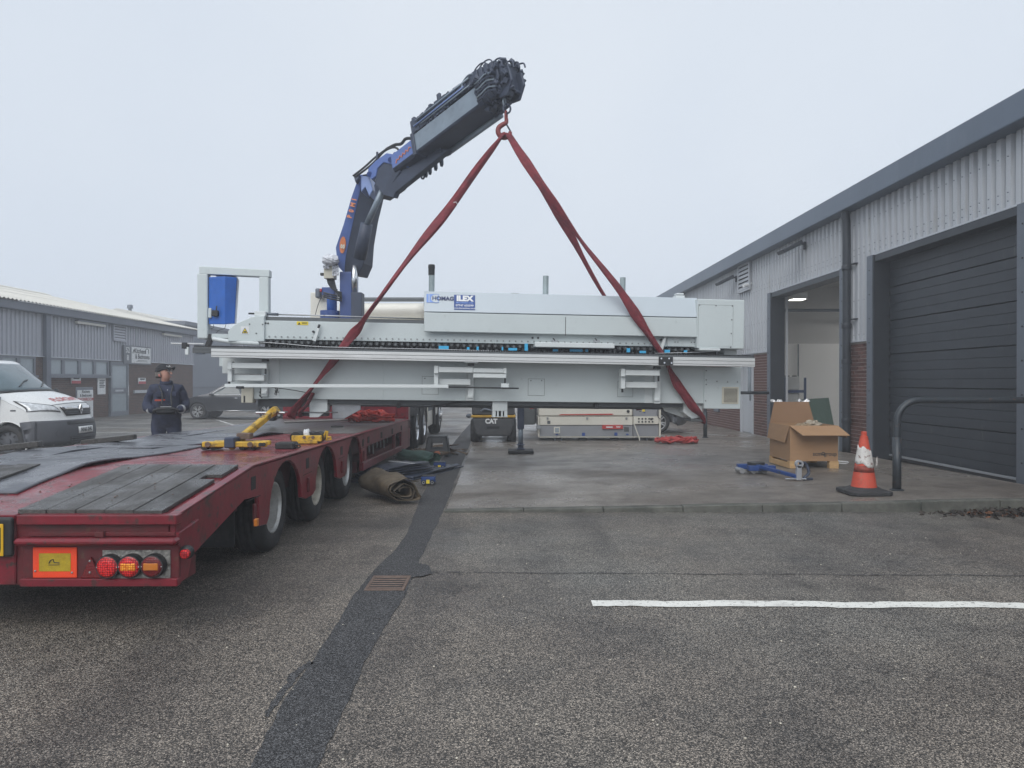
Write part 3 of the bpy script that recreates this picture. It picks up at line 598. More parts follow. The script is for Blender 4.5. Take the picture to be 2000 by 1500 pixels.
b = MB(); yc = y1 - .42; b.tube([(LX + .134, yc - .14, 2.8), (LX + .134, yc - .14, 2.93)] + [(LX + .134, yc - .14 * math.cos(R(q)), 2.93 + .1 * math.sin(R(q))) for q in range(30, 180, 30)] + [(LX + .134, yc + .14, 2.93), (LX + .134, yc + .14, 2.8)], .014, 5); b.build('arch_mark', 'ink', t)
b = MB(); b.tube([(LX + .134, ym + .1 + .1 * math.cos(q * .5) + .03 * q * .5, 2.85 + .09 * math.sin(q * .9)) for q in range(11)], .01, 5); b.build('flourish_mark', 'ink', t)
def notice(px0, px1, py0, py1, label, red, yb, txt):
    y0, y1 = ly(px0), ly(px1); ym = (y0 + y1) / 2; z0, z1 = Z(py1, ym), Z(py0, ym); t = thing('notice_board', label, 'sign', (LX, ym, z0))
    b = MB(); b.box(LX + .0, LX + .03, y0, y1, z0, z1); b.build('board', 'white_plastic', t)
    if red: b = MB(); b.box(LX + .031, LX + .034, y0, y1, z0, z0 + (z1 - z0) * .42); b.build('red_band', mat('notice_red', (.5, .09, .1), .6) if 'notice_red' not in M_ else 'notice_red', t)
    b = MB()
    for k in range(txt): zz = z1 - (z1 - z0) * (.16 + .1 * k); b.box(LX + .031, LX + .033, y0 + (y1 - y0) * .2, y1 - (y1 - y0) * (.1 + .08 * (k % 3)), zz - .02, zz + .018)
    b.build('lettering', 'ink', t)
notice(142, 160, 736, 749, 'white and red notice below the window row', True, 0, 2)
notice(193, 208, 738, 770, 'tall white notice left of the glazed door', False, 0, 5)
notice(272, 286, 738, 750, 'white and red notice on the brick right of the door', True, 0, 2)
yy = ly(170); t = thing('advert_board', 'white freestanding advert board behind the van', 'sign', (LX + .6, yy, 0))
ya = 16.2 * F0 / (VX - 170)
b = MB(); b.box(-16.22, -16.18, ya - .5, ya + .5, .05, Z(762, ya)); b.build('panel', 'white_plastic', t, .01)
b = MB(); b.box(-16.24, -16.221, ya - .56, ya + .56, 0, Z(756, ya)); b.build('frame', 'frame_grey', t, .03)
text('lettering', 'SHOWROOM', .17, 'red_ink', t, (-16.175, ya, Z(780, ya)), LR, .003); text('lettering', 'Kitchens\n& Bedrooms', .15, 'ink', t, (-16.175, ya, Z(770, ya) + .03), LR, .003)
b = MB(); b.box(LX + .02, LX + .1, ly(262), ly(293), .96, 1.1); o = b.build('letter_shelf', 'flash', None, .01); tag(o, 'pale ledge on the brick wall behind the man', 'ledge')
# link block beyond the left unit
lk = thing('link_building', 'blue grey block beyond the end of the left unit', 'building', (-18, 45, 0))
b = MB(); b.box(-26, -17.6, 39.2, 46, 0, 4.6); b.build('wall', mat('link', (.20, .22, .26), .6, 0, .06, 1), lk); b = MB(); b.box(-26.1, -17.5, 39.15, 46.1, 4.6, 4.8); b.build('roof_edge', 'fascia_left', lk)
b = MB(); b.box(-17.62, -17.55, 39.2, 46, 1.1, 1.2); b.build('rail', 'fascia_left', lk)
fb = thing('far_unit', 'hazy brick and clad unit farthest along the left side', 'building', (-18, 54, 0))
b = MB(); b.box(-30, -17.0, 46.4, 75, -.05, 2.4); b.build('brick_wall', 'brick_far', fb); clad('cladding_panel', 46.4, 75, 2.42, 4.05, -16.98, 'clad_left', fb, 1, .22); b = MB(); b.box(-30, -17.02, 46.4, 75, 2.402, 4.2); b.build('inner_wall', 'clad_left', fb)
b = MB(); b.prism([(-16.7, 46.2, 4.2), (-25, 46.2, 6.2), (-33, 46.2, 4.2)], (0, 29, 0)); b.build('roof', 'roof_cream', fb)
# ------------------------------------------------------------------ the lifted edge banding machine
mat('cab', (.58, .638, .638), .36, 0, .03, 1.5, 0, 60, ((.52, .575, .575), .25, .8, .4), dirt2=((.40, .44, .43), .05, 7, .2))
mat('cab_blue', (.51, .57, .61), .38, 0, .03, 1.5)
mat('cab_white', (.67, .71, .705), .4, 0, .04, 2)
mat('cab_dark', (.10, .11, .115), .5, .1, .15, 3)
mat('alu_rail', (.66, .67, .66), .38, .35, .06, 3, 0, 60, ((.45, .44, .42), .2, 4, .3), stretch=(.2, 1, 1))
mat('beige', (.60, .57, .47), .5, 0, .05, 3)
mat('blue_cover', (.022, .12, .46), .42, 0, .18, 3, .2, 8)
mat('blue_logo', (.10, .22, .62), .5); mat('navy_ink', (.012, .025, .11), .5); mat('sticker_blue', (.018, .065, .26), .45); mat('pale_blue', (.22, .36, .75), .5)
mat('cyan', (.05, .42, .72), .45, 0, .1); mat('yellow', (.80, .62, .03), .5, 0, .08); mat('stain', (.05, .05, .05), .8, 0, .4, 30)
MLOC, MYAW, MTILT = Vector((0, 11.25, CH)), R(4.8), .0137
mc = thing('edge_banding_machine', 'long pale grey woodworking machine hanging in red slings above the trailer', 'machine', MLOC, (0, MTILT, MYAW), True)
MM = Matrix.LocRotScale(MLOC, mc.rotation_euler, None); MI = MM.inverted(); CL = MI @ Vector((0, 0, CH))
def ml(px, py, y):                                    # photo pixel -> machine local point on the plane at local depth y
    d = MI.to_3x3() @ Vector(((px - VX) / F0, 1, -(py - VY) / F0)); return CL + d * ((y - CL.y) / d.y)
def mbox(name, px0, py0, px1, py1, y0, y1, m, parent=mc, bevel=.006, seg=1, **k):
    a_, b_ = ml(px0, py0, y0), ml(px1, py1, y0); b = MB(); b.box(a_.x, b_.x, y0, y1, b_.z, a_.z); return b.build(name, m, parent, bevel, seg=seg, **k)
def mpoly(name, pts, y0, y1, m, parent=mc, bevel=.004):
    b = MB(); b.prism([ml(x, y, y0) for x, y in pts], (0, y1 - y0, 0)); return b.build(name, m, parent, bevel)
def mtube(name, pts, r, m, parent=mc, n=8, k=1):
    b = MB(); P = [ml(*p) for p in pts]; b.tube(soft(P, k) if k > 1 else P, r, n); return b.build(name, m, parent, smooth=True)
# lower cabinet: body behind, separate front panels with open seams
mbox('base_body', 540, 700, 1374, 787, .03, 1.15, 'cab_dark')
for px0, px1 in ((546.5, 749), (749.8, 909.4), (924.8, 1259.6), (1276, 1376)):
    mbox('front_panel', px0, 699 + (px0 - 546) * .012, px1, 779 + (px1 - 546) * .0115, 0, .028, 'cab')
for px0, px1 in ((526, 546), (910, 924.2), (1260.2, 1275.4)):
    mbox('cover_strip', px0, 700 + (px0 - 546) * .012, px1, 779 + (px1 - 546) * .0115, -.008, .028, 'cab_white')
for px0, py0, px1, py1 in ((825, 735.5, 856, 770), (1032, 740, 1063, 772.5), (1207, 745, 1236, 775)):
    ac = mbox('access_cover', px0, py0, px1, py1, -.004, -.0005, 'cab', bevel=.0015)
    for q in (px0 + 5, px1 - 5): c = ml(q, py0 + 3.5, -.004); b = MB(); b.cyl((c.x, -.008, c.z), (c.x, -.004, c.z), .009, n=8); b.build('screw', 'black', ac)
    b = MB(); p, q = ml(px0, py0, -.002), ml(px1, py1, -.002); b.box(p.x - .004, q.x + .004, -.0012, -.0004, q.z - .004, p.z + .004); b.build('seam', 'stain', ac)
ec = mbox('end_cabinet', 1377, 716, 1447.5, 799, -.035, 1.1, 'cab')
mbox('cabinet_seam', 1377.5, 747.3, 1447, 748.2, -.0365, -.034, 'stain', ec, 0)
for q in ((1380, 724), (1380, 742), (1401, 745), (1422, 746), (1441, 746), (1380, 751), (1379, 783)): c = ml(*q, -.036); b = MB(); b.cyl((c.x, -.042, c.z), (c.x, -.035, c.z), .009, n=8); b.build('screw', 'black', ec)
vg = mbox('vent_grille', 1411.5, 755.5, 1443.5, 789, -.048, -.036, 'beige', mc, .003)
mbox('vent_recess', 1415, 758, 1441, 786.5, -.0495, -.047, 'black', vg, 0)
for k in range(13): mbox('slat', 1415, 758.3 + k * 2.2, 1441, 759.7 + k * 2.2, -.056, -.0496, 'beige', vg, 0)
mbox('left_panel', 436, 697, 526, 731, .18, .3, 'cab_white'); mbox('left_panel', 430, 696, 437, 716, .3, .4, 'cab'); mbox('left_panel', 449, 731, 526, 758, .2, .3, 'cab')
st = mbox('left_footbox', 485, 757, 526, 779.5, .01, .4, 'cab')
b = MB(); q_ = random.Random(4)
for k in range(60):
    c = ml(q_.choice((512 + q_.gauss(0, 2.2), 541 + q_.gauss(0, 1.8))), 765 + q_.gauss(0, 4), .006 if False else -.0105); b.box(c.x - .006, c.x + .006 * q_.random(), -.0125, .008, c.z - .012 * q_.random(), c.z + .01)
b.build('stain_marks', 'stain', mc)
bx_ = mbox('beige_box', 472.5, 757, 495, 787, -.05, .15, 'beige', bevel=.008); mbox('slot', 477, 773, 480, 786, -.053, -.05, 'black', bx_, 0)
mbox('underframe', 600, 778, 1380, 797, .12, 1.05, 'cab_dark'); mbox('skid_rail', 640, 788, 870, 793, .2, .3, 'steel'); mbox('skid_rail', 640, 788, 1374, 801, .75, .9, 'cab_dark')
mbox('underframe', 505, 778, 606, 795, .2, .8, 'cab_dark')
def foot(px0, px1, py0, py1, py2):
    f = mbox('foot', px0, py0, px1, py1, .06, .28, 'cab_white')
    for s_ in ((px0, px0 + 6), (px1 - 6, px1), (px0 + 9, px0 + 12), (px1 - 12, px1 - 9)): mbox('foot_rib', s_[0], py1, s_[1], py2, .06, .25, 'cab_white', f, .003)
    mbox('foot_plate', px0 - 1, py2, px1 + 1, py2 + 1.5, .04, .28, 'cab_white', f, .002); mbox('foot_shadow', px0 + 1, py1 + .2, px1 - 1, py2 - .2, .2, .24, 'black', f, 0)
foot(962, 991, 784, 803, 813.5)
mpoly('foot', [(605, 780), (640, 780), (640, 802), (622, 815), (605, 815)], .08, .4, 'cab_white'); mpoly('foot', [(1336, 788), (1373, 789), (1373, 815), (1352, 818), (1336, 806)], .08, .4, 'cab_white')
mpoly('brace', [(648, 783), (705, 786), (705, 800), (672, 818), (650, 818)], .3, .36, 'steel'); mpoly('brace', [(1290, 789), (1336, 790), (1336, 816), (1300, 803)], .35, .4, 'cab_white')
mbox('lifting_beam', 480, 803, 660, 806.5, .05, .14, 'steel'); mbox('lifting_beam', 1350, 818, 1382, 824, .0, .3, 'cab_dark')
mbox('adjuster_post', 527, 788, 537, 822, .25, .4, 'black'); mbox('adjuster_post', 566, 806, 640, 813, .1, .3, 'black'); mbox('bracket_frame', 543, 803, 548, 813, .14, .18, 'cab_white')
mtube('cable', [(806, 795, .1), (850, 793, .1), (900, 785, .08), (960, 783, .08)], .012, 'black', k=4); mtube('cable', [(470, 750, -.2), (560, 760, -.1), (606, 768, -.02)], .006, 'black', k=3)
mbox('latch', 1161, 789, 1170, 799, .05, .1, 'black'); mbox('latch', 775, 786, 782, 797, .05, .1, 'black')
# front guide rail with belt
r_ = MB()
RY0, RY1 = -.52, -.36
for f0, f1, y in ((0, .36, RY0), (.40, .78, RY0 + .004), (.82, 1, RY0 + .012)):
    a_, b_, c_, d_ = ml(414, 681 + 16.5 * f0, RY0), ml(1476, 700 + 16.5 * f0, RY0), ml(1476, 700 + 16.5 * f1, RY0), ml(414, 681 + 16.5 * f1, RY0)
    r_.prism([a_, b_, c_, d_], (0, .14 + RY0 - y, 0))
rail = r_.build('guide_rail', 'alu_rail', mc, .003)
b = MB(); a_, b_, c_, d_ = ml(416, 682, RY0 + .02), ml(1474, 701, RY0 + .02), ml(1474, 715, RY0 + .02), ml(416, 696, RY0 + .02); b.prism([a_, b_, c_, d_], (0, .1, 0)); b.build('rail_core', 'cab_dark', rail)
b = MB(); b.prism([ml(380, 677, RY0 + .03), ml(1474, 696, RY0 + .03), ml(1474, 700.5, RY0 + .03), ml(380, 681.5, RY0 + .03)], (0, .22, 0)); b.build('belt_track', 'cab_dark', rail)
b = MB(); p0, p1 = ml(382, 676.3, RY0 + .05), ml(1472, 695.3, RY0 + .05)
for k in range(230): c = p0.lerp(p1, k / 229); b.box(c.x - .011, c.x + .011, c.y, c.y + .18, c.z - .012, c.z + .012)
b.build('belt_pads', 'black', rail, kind='stuff')
pl = mbox('joint_plate', 1287.5, 696.5, 1315, 713.5, RY0 - .02, RY0 - .002, 'black', rail, .003)
for q in ((1292, 700), (1307, 700), (1298, 708.5), (1312, 709)): c = ml(*q, RY0 - .02); b = MB(); b.cyl((c.x, RY0 - .028, c.z), (c.x, RY0 - .02, c.z), .014, n=8); b.build('bolt', 'chrome', pl)
mtube('tension_rod', [(505, 668, -.3), (560, 672, -.32), (640, 678, -.33), (840, 682, -.34), (1010, 687, -.34)], .007, 'steel', rail, 6, 3); mtube('tension_rod', [(1280, 690, -.3), (1360, 688, -.3), (1438, 684, -.28)], .006, 'steel', rail, 6)
mbox('rail_tip', 336, 669.5, 400, 673, RY0 + .1, RY0 + .16, 'alu_rail', rail, .002); cl_ = mbox('tip_clamp', 357, 669, 366, 681, RY0 + .07, RY0 + .2, 'black', rail, .003); mbox('tip_stop', 363.5, 678, 370, 693, RY0 + .08, RY0 + .13, 'cab_white', rail, .003)
mbox('rail_end_block', 378, 679, 414, 690, RY0 + .04, RY0 + .12, 'cab_dark', rail, .004); mbox('rail_end_block', 384, 687, 399, 692, RY0 + .05, RY0 + .13, 'grey_metal', rail, .003)
# folding support arms
def arm(x0, dy, mirror=False, both=False, tall=0):
    g_ = lambda nm, a0, b0, a1, b1, y0, y1, m='cab_white': mbox(nm, x0 + a0, dy + b0, x0 + a1, dy + b1, y0, y1, m, ar, .005)
    ar = bpy.data.objects.new('support_arm', None); C.objects.link(ar); ar.parent = mc; ar['label'] = 'pale folding support arm under the guide rail'
    g_('mount_plate', 60, -11, 86, -7.5, -.5, -.25); g_('pivot', 66, -7.5, 78, -2, -.42, -.32, 'black')
    g_('post', 66, 12, 77, 66, -.12, -.01); g_('post_foot', 65, 55, 75.5, 61, -.15, -.121)
    g_('upper_bar', 8.5, 0, 76, 11.5, -.40, -.28); g_('bar_end', 0, -2.5, 8, 13, -.41, -.27); g_('bar_end', 0, 13.5, 8, 37, -.34, -.2)
    g_('lower_bar', 8.5, 23, 71, 35.5, -.26, -.122)
    if both: g_('upper_bar', 76.4, 2.5, 141, 12, -.40, -.28); g_('lower_bar', 76.4, 13, 141, 22, -.40, -.28); g_('bar_end', 135.5, 2, 141.5, 13, -.415, -.265); g_('pin', 137, 22, 140, 32, -.36, -.33, 'black'); g_('clamp_block', 131, 32.5, 146, 45, -.42, -.3)
    else: g_('pin', 72, 12, 75, 22.5, -.36, -.33, 'black'); g_('pin', 1, 37, 4.5, 44, -.3, -.27, 'black')
arm(446, 708.5); arm(848, 716.5, both=True); arm(1213.5, 722.5)
b = MB(); b.beam(ml(441, 753, -.44), ml(873, 754.5, -.44), .05, .05); b.build('extension_bar', 'cab_white', mc, .004)
mbox('extension_end', 872.5, 751.5, 876, 759, -.47, -.41, 'cab_white'); mtube('extension_rod', [(870, 755.8, -.44), (1013, 758.5, -.44)], .011, 'black'); mtube('bar_pin', [(463, 756.5, -.46), (478, 756.5, -.46)], .02, 'black')
# upper beam, pressure rollers, hood
bp_ = mbox('beam_panel', 518, 626, 1362, 678, .02, .1, 'cab'); mbox('beam_body', 520, 630, 1360, 674, .101, .9, 'cab_dark')
b = MB()
for k in range(70): c = ml(527 + 12 * k, 657.5 + .0186 * 12 * k, .018); b.cyl((c.x, .008, c.z), (c.x, .02, c.z), .013, n=6)
b.build('bolt_row', mat('bolt_grey', (.28, .30, .30), .5, .4), bp_, kind='stuff')
mbox('roller_recess', 519, 661, 1400, 697, .25, .8, 'black', bevel=0); mbox('work_table', 430, 676, 1440, 703, -.2, .24, 'cab_dark', bevel=0)
rm = MB(); rm.lathe([(.012, -.002), (.02, 0), (.022, .01), (.045, .012), (.047, .03), (.047, .075), (.04, .085)], (0, 0, 0), (0, 1, 0), 12); roller_me = rm.mesh('pressure_roller', 'black_rubber', True)
hm_ = MB(); hm_.cyl((0, -.006, 0), (0, .0, 0), .022, n=10); hub_me = hm_.mesh('roller_hub', 'cab_dark')
for k in range(68):
    px = 530 + 12.15 * k
    if 1050 < px < 1200: continue
    c = ml(px, 667.5 + .0186 * (px - 518), .03); o = inst('pressure_roller', roller_me, (c.x, .03, c.z + rnd.gauss(0, .003)), mc)
    if True: h_ = bpy.data.objects.new('roller_hub', hub_me); C.objects.link(h_); h_.parent = o
b = MB()
for k in range(95): c = ml(530 + 8.6 * k, 675 + .0186 * 8.6 * k + rnd.gauss(0, 1.2), .12); h = rnd.uniform(.01, .05); b.box(c.x - rnd.uniform(.005, .03), c.x + rnd.uniform(.005, .03), .05 + rnd.random() * .1, .2, c.z - h, c.z + h)
b.build('track_clutter', ['cab_dark'], mc, kind='stuff')
for px0, py0, px1, py1 in ((857, 675.5, 876.5, 682.5), (980, 677.5, 983, 684.5), (993, 679.5, 1010, 684.8), (1025, 671, 1031, 685), (1080, 681.5, 1090, 686.5), (1113, 681.5, 1138, 687), (1144, 682, 1149, 687), (1225, 680, 1231, 688), (1250, 685, 1262, 690), (1299, 683, 1309, 690), (1337, 684, 1343, 689), (912, 678, 917, 683), (931, 677, 935, 684)):
    mbox('blue_tag', px0, py0, px1, py1, -.06 + rnd.random() * .04, .0, 'cyan', bevel=.002)
gb = mbox('guide_box', 1045, 668, 1201, 680.5, -.16, .2, 'cab_white', bevel=.008)
for k, q in enumerate((1084, 1166)): mbox('toggle', q - 6, 664, q + 6, 668.5, -.1, -.06, 'steel', gb, .002); mtube('toggle_lever', [(q, 665, -.1), (q - 4, 660.5, -.12)], .008, 'black', gb, 6)
for q in ((1040, 660), (1051, 660)): c = ml(*q, .015); b = MB(); b.cyl((c.x, .006, c.z), (c.x, .02, c.z), .016, n=10); b.build('plug', 'black', mc)
lc = mpoly('end_cover', [(447, 667), (447, 648), (452, 640), (466, 631), (494, 619), (517.5, 616.5), (517.5, 667)], -.02, .8, 'cab', bevel=.008)
ws = mbox('warning_sign', 472, 637.5, 487.5, 653, -.024, -.0205, 'white_plastic', lc, 0)
def tri(name, pts, y, m, parent): b = MB(); b.prism([ml(*p, y) for p in pts], (0, .0015, 0)); return b.build(name, m, parent)
tri('triangle', [(473.5, 651.3), (486, 651.3), (479.8, 640)], -.026, 'ink', ws); tri('triangle_fill', [(475.2, 650.3), (484.4, 650.3), (479.8, 642.2)], -.0275, 'yellow', ws); mbox('hand_mark', 477.6, 647, 482.6, 649.6, -.0295, -.0277, 'ink', ws, 0)
for q in ((489, 633.5), (502, 651.5), (514.5, 634)): c = ml(*q, -.02); b = MB(); b.cyl((c.x, -.026, c.z), (c.x, -.019, c.z), .01, n=8); b.build('plug', 'black', lc)
for q in ((520.5, 631.5), (525, 631.8)): c = ml(*q, .02); b = MB(); b.cyl((c.x, .012, c.z), (c.x, .022, c.z), .014, n=8); b.build('plug', 'black', mc)
mbox('beam_cap', 518, 618.5, 830, 634, .08, .5, 'cab_dark')
mtube('shaft', [(505, 613.5, .1), (640, 617, .1), (829, 623, .1)], .011, 'steel', n=10); mtube('shaft_sleeve', [(518, 613.5, .1), (545, 614.5, .1)], .022, 'grey_metal'); mbox('shaft_block', 498, 608, 520, 618, .02, .2, 'cab_white'); mtube('shaft_end', [(487, 612.6, .1), (499, 613, .1)], .014, 'black')
yl = mbox('warning_label', 580.5, 627.8, 603, 635.3, .016, .0195, 'yellow', bevel=0); tri('label_mark', [(582.5, 634.2), (588, 634.2), (585.2, 629.5)], .0145, 'ink', yl); mbox('label_print', 590.5, 629.3, 601, 633.6, .0145, .0159, mat('label_text', (.35, .28, .03), .6), yl, 0)
for q in ((612, 632), (1290, 648)):
    x, y = q; lv = mpoly('clamp_lever', [(x + 9, y + 8), (x + 13, y + 9.5), (x + 5.5, y + 35), (x - 1.5, y + 33)], -.05, -.02, 'cab_white'); mtube('lever_tip', [(x + 10.5, y + 9, -.035), (x + 13, y + 2, -.035)], .018, 'black', lv); c = ml(x + 1, y + 16, 0); b = MB(); b.cyl((c.x, -.02, c.z), (c.x, .02, c.z), .018, n=8); b.build('lever_stop', 'black', lv)
mbox('bracket_plate', 1304, 658, 1361, 677.5, -.004, .018, 'cab')
b = MB()
for q in [(1319 + (k % 2) * 5.5, 656 + (k // 2) * 12) for k in range(4)] + [(1351 + (k % 2) * 5.5, 656.5 + (k // 2) * 12) for k in range(4)]: c = ml(*q, -.01); b.cyl((c.x, -.014, c.z), (c.x, -.002, c.z), .008, n=6)
b.build('bolt_row', 'black', mc, kind='stuff'); mbox('bracket_tab', 1316, 653, 1327, 665, -.008, .0, 'cab_white'); mbox('bracket_tab', 1348, 653.5, 1360.5, 666, -.008, .0, 'cab_white')
hp = MB(); y0 = -.10; P = [ml(828.5, 569, .03), ml(1362, 582, .03), ml(1362, 619.5, y0), ml(828.5, 608.6, y0)]
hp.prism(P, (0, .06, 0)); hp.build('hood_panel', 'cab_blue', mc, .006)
b = MB(); b.prism([ml(828.5, 610.2, y0 - .004), ml(1362, 621, y0 - .004), ml(1362, 658.5, y0 - .004), ml(828.5, 647.6, y0 - .004)], (0, .05, 0)); hl = b.build('hood_panel', 'cab', mc, .008)
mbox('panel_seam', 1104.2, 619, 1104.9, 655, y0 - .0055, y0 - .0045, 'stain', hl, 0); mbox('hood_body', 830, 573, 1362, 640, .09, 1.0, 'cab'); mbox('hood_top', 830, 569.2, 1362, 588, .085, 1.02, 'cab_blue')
hc = mbox('hood_cabinet', 1363, 583.5, 1454, 681.5, -.11, 1.0, 'cab', bevel=.008)
b = MB(); p, q = ml(1364.5, 594.5, -.111), ml(1432, 674, -.111); b.box(p.x, q.x, -.1125, -.111, q.z, p.z); b.build('seam', 'stain', hc); b = MB(); b.box(p.x + .003, q.x - .004, -.1145, -.1126, q.z - .02, p.z - .004); b.build('access_panel', 'cab', hc)
for q in ((1367, 595.5), (1399, 597), (1431, 597.5), (1430, 624.5), (1429, 651.5), (1428, 678)): c = ml(*q, -.114); b = MB(); b.cyl((c.x, -.12, c.z), (c.x, -.112, c.z), .009, n=8); b.build('screw', 'black', hc)
mbox('cabinet_post', 1415, 681.5, 1440, 696, .1, .4, 'cab_white'); mbox('table_edge', 1367, 680, 1408, 685, -.14, .1, 'cab_white')
def pipe(px, py0, py1, r, m='grey_metal', cap=False):
    a_, b_ = ml(px, py0, .45), ml(px, py1, .45); b = MB(); b.lathe([(r * .82, a_.z - b_.z - .1), (r * .82, a_.z - b_.z), (r, a_.z - b_.z), (r, 0)], (b_.x, .45, b_.z), (0, 0, 1), 16); o = b.build('exhaust_pipe', mat('pipe_grey', (.33, .39, .40), .45, .2) if 'pipe_grey' not in M_ else 'pipe_grey', mc, smooth=False)
    if cap: b = MB(); b.lathe([(r * 1.12, -.0), (r * 1.15, .1), (r * 1.25, .13), (r * 1.1, .17)], (a_.x, .45, a_.z - .04), (0, 0, 1), 12); b.build('cap', 'black', o)
pipe(843, 533, 573, .047, cap=True); pipe(1065.5, 539, 578, .047); pipe(1216, 542, 581, .047)
mbox('top_cap', 1321, 576.5, 1338, 583, .5, .7, 'cab_white'); mbox('top_cap', 1322.5, 572, 1336, 575.5, .52, .68, 'cab_white'); mbox('top_handle', 999, 572, 1013, 573.2, .4, .43, 'steel', bevel=0)
# logo and sticker on the sloping hood panel
def hoodpt(px, py): t_ = (py - 569 - .0234 * (px - 828.5)) / 39.0; return ml(px, py, .03 + (y0 - .03) * t_ - .005)
slope = math.atan2(.13, (ml(900, 569, .03) - ml(900, 608, y0)).z)
def onhood(name, pts, m, off=0):
    b = MB(); P = [hoodpt(*p) for p in pts]; b.prism([p + Vector((0, -off - .0015, 0)) for p in P], (0, .0015, 0)); return b.build(name, m, lg)
lg = bpy.data.objects.new('maker_logo', None); C.objects.link(lg); lg.parent = mc
onhood('logo_square', [(833.2, 574.3), (857, 574.8), (857, 591.3), (833.2, 590.8)], 'pale_blue')
onhood('logo_gap', [(837.5, 575.5), (839, 575.5), (839, 590), (837.5, 590)], 'cab_blue', .001)
cxl, cyl_ = 852, 583
def ring(r0, r1, a0, a1, m, off): 
    n_ = 18; A = [R(a0 + (a1 - a0) * k / n_) for k in range(n_ + 1)]
    for k in range(n_): 
        pass
    onhood('logo_ring', [(cxl + r1 * math.cos(q), cyl_ - r1 * .78 * math.sin(q)) for q in A] + [(cxl + r0 * math.cos(q), cyl_ - r0 * .78 * math.sin(q)) for q in reversed(A)], m, off)
ring(0.1, 11.2, 62, 298, 'cab_blue', .002); ring(10.2, 11.2, 62, 298, 'blue_logo', .003)
HR = (R(90) - slope, 0, 0)
c = hoodpt(865.5, 583.4); text('logo_word', 'HOMAG', .092, 'navy_ink', lg, c + Vector((0, -.004, 0)), HR, .0035, sx=.98)
lg2 = lg; sk = bpy.data.objects.new('dealer_sticker', None); C.objects.link(sk); sk.parent = mc; lg = sk
onhood('sticker', [(886.8, 575.8), (928, 576.8), (928, 605.8), (886.8, 604.8)], 'sticker_blue'); 
text('sticker_word', 'ILEX', .126, 'white_plastic', lg, hoodpt(907.5, 583.6) + Vector((0, -.004, 0)), HR, .008, sx=1.02)
text('sticker_word', 'MACHINERY LTD', .034, 'pale_blue', lg, hoodpt(907.5, 591.6) + Vector((0, -.004, 0)), HR, .0005, sx=1.0)
text('sticker_word', '07747 605599', .048, 'white_plastic', lg, hoodpt(907.5, 597) + Vector((0, -.004, 0)), HR, .0008); text('sticker_word', 'www.ilexmachinery.co.uk', .032, 'white_plastic', lg, hoodpt(907.5, 602.2) + Vector((0, -.004, 0)), HR, .0005)
# control gantry at the left end
gy = .35
b = MB(); b.prism([ml(391, 520.5, gy), ml(527.5, 527.5, gy), ml(527.5, 541.5, gy), ml(391, 535.5, gy)], (0, .16, 0)); b.build('gantry_beam', 'cab', mc, .01, seg=2)
b = MB(); b.beam(ml(400.5, 535.8, gy + .08), ml(400.5, 662.5, gy + .08), .16, .16, (0, 1, 0)); b.build('gantry_post', 'cab', mc, .02, seg=2)
b = MB(); b.beam(ml(519, 541.5, gy + .08), ml(519, 614, gy + .08), .15, .15, (0, 1, 0)); b.build('gantry_post', 'cab', mc, .02, seg=2)
cv = MB(); P0 = [(410, 541), (428, 540), (463, 541.5), (466, 546), (460, 632.5), (410, 633)]; F_ = [ml(*p, gy + .0) for p in P0]
cv.add([ml(410, 542, gy + .02), ml(441, 540.5, gy - .1), ml(464.5, 543, gy + .03), ml(460, 632.5, gy + .03), ml(440, 634, gy - .08), ml(410, 633.5, gy + .02), ml(410, 542, gy + .3), ml(441, 541, gy + .3), ml(464.5, 543, gy + .3), ml(460, 632.5, gy + .3), ml(440, 634, gy + .3), ml(410, 633.5, gy + .3)],
       [(0, 1, 4, 5), (1, 2, 3, 4), (6, 11, 10, 7), (7, 10, 9, 8), (0, 6, 7, 1), (1, 7, 8, 2), (2, 8, 9, 3), (3, 9, 10, 4), (4, 10, 11, 5), (5, 11, 6, 0)])
co_ = cv.build('control_cover', 'blue_cover', mc, .012, seg=2)
b = MB(); b.tube([ml(425, 540, gy + .2), ml(463, 541, gy + .2), ml(466.5, 548, gy + .2), ml(461, 633, gy + .2)], .02, 6); b.build('cover_edge', 'white_plastic', co_)
mbox('cover_knob', 415, 606, 427, 618, gy - .1, gy, 'black', co_, .01); mtube('knob_lever', [(424, 612, gy - .08), (425, 598, gy - .1)], .01, 'black', co_); mbox('cover_hinge', 408.5, 602, 414.5, 621, gy - .03, gy + .02, 'cab', co_)
mtube('hanging_wire', [(419, 634, gy), (418, 641, gy), (411, 643, gy)], .004, 'black', k=3); mtube('hanging_wire', [(443, 634, gy), (440, 642, gy), (430, 645, gy), (424, 651, gy)], .004, 'black', k=3)
mpoly('gantry_strut', [(409, 653), (417, 652), (415, 663), (410, 676), (401, 676), (407, 662)], gy, gy + .1, 'black'); mbox('gantry_shelf', 414, 652, 449, 661, gy, gy + .2, 'cab', bevel=.004); mbox('gantry_shelf', 402, 661, 440, 665, gy + .1, gy + .3, 'cab_white', bevel=.004)
b = MB(); P = soft([ml(418, 662, .15), ml(450, 667, .05), ml(480, 669.5, 0), ml(508, 671, 0)], 22); b.tube(P, [.03 * (1 + .18 * (k % 2)) for k in range(len(P))], 10); b.build('ribbed_duct', 'cab_white', mc)
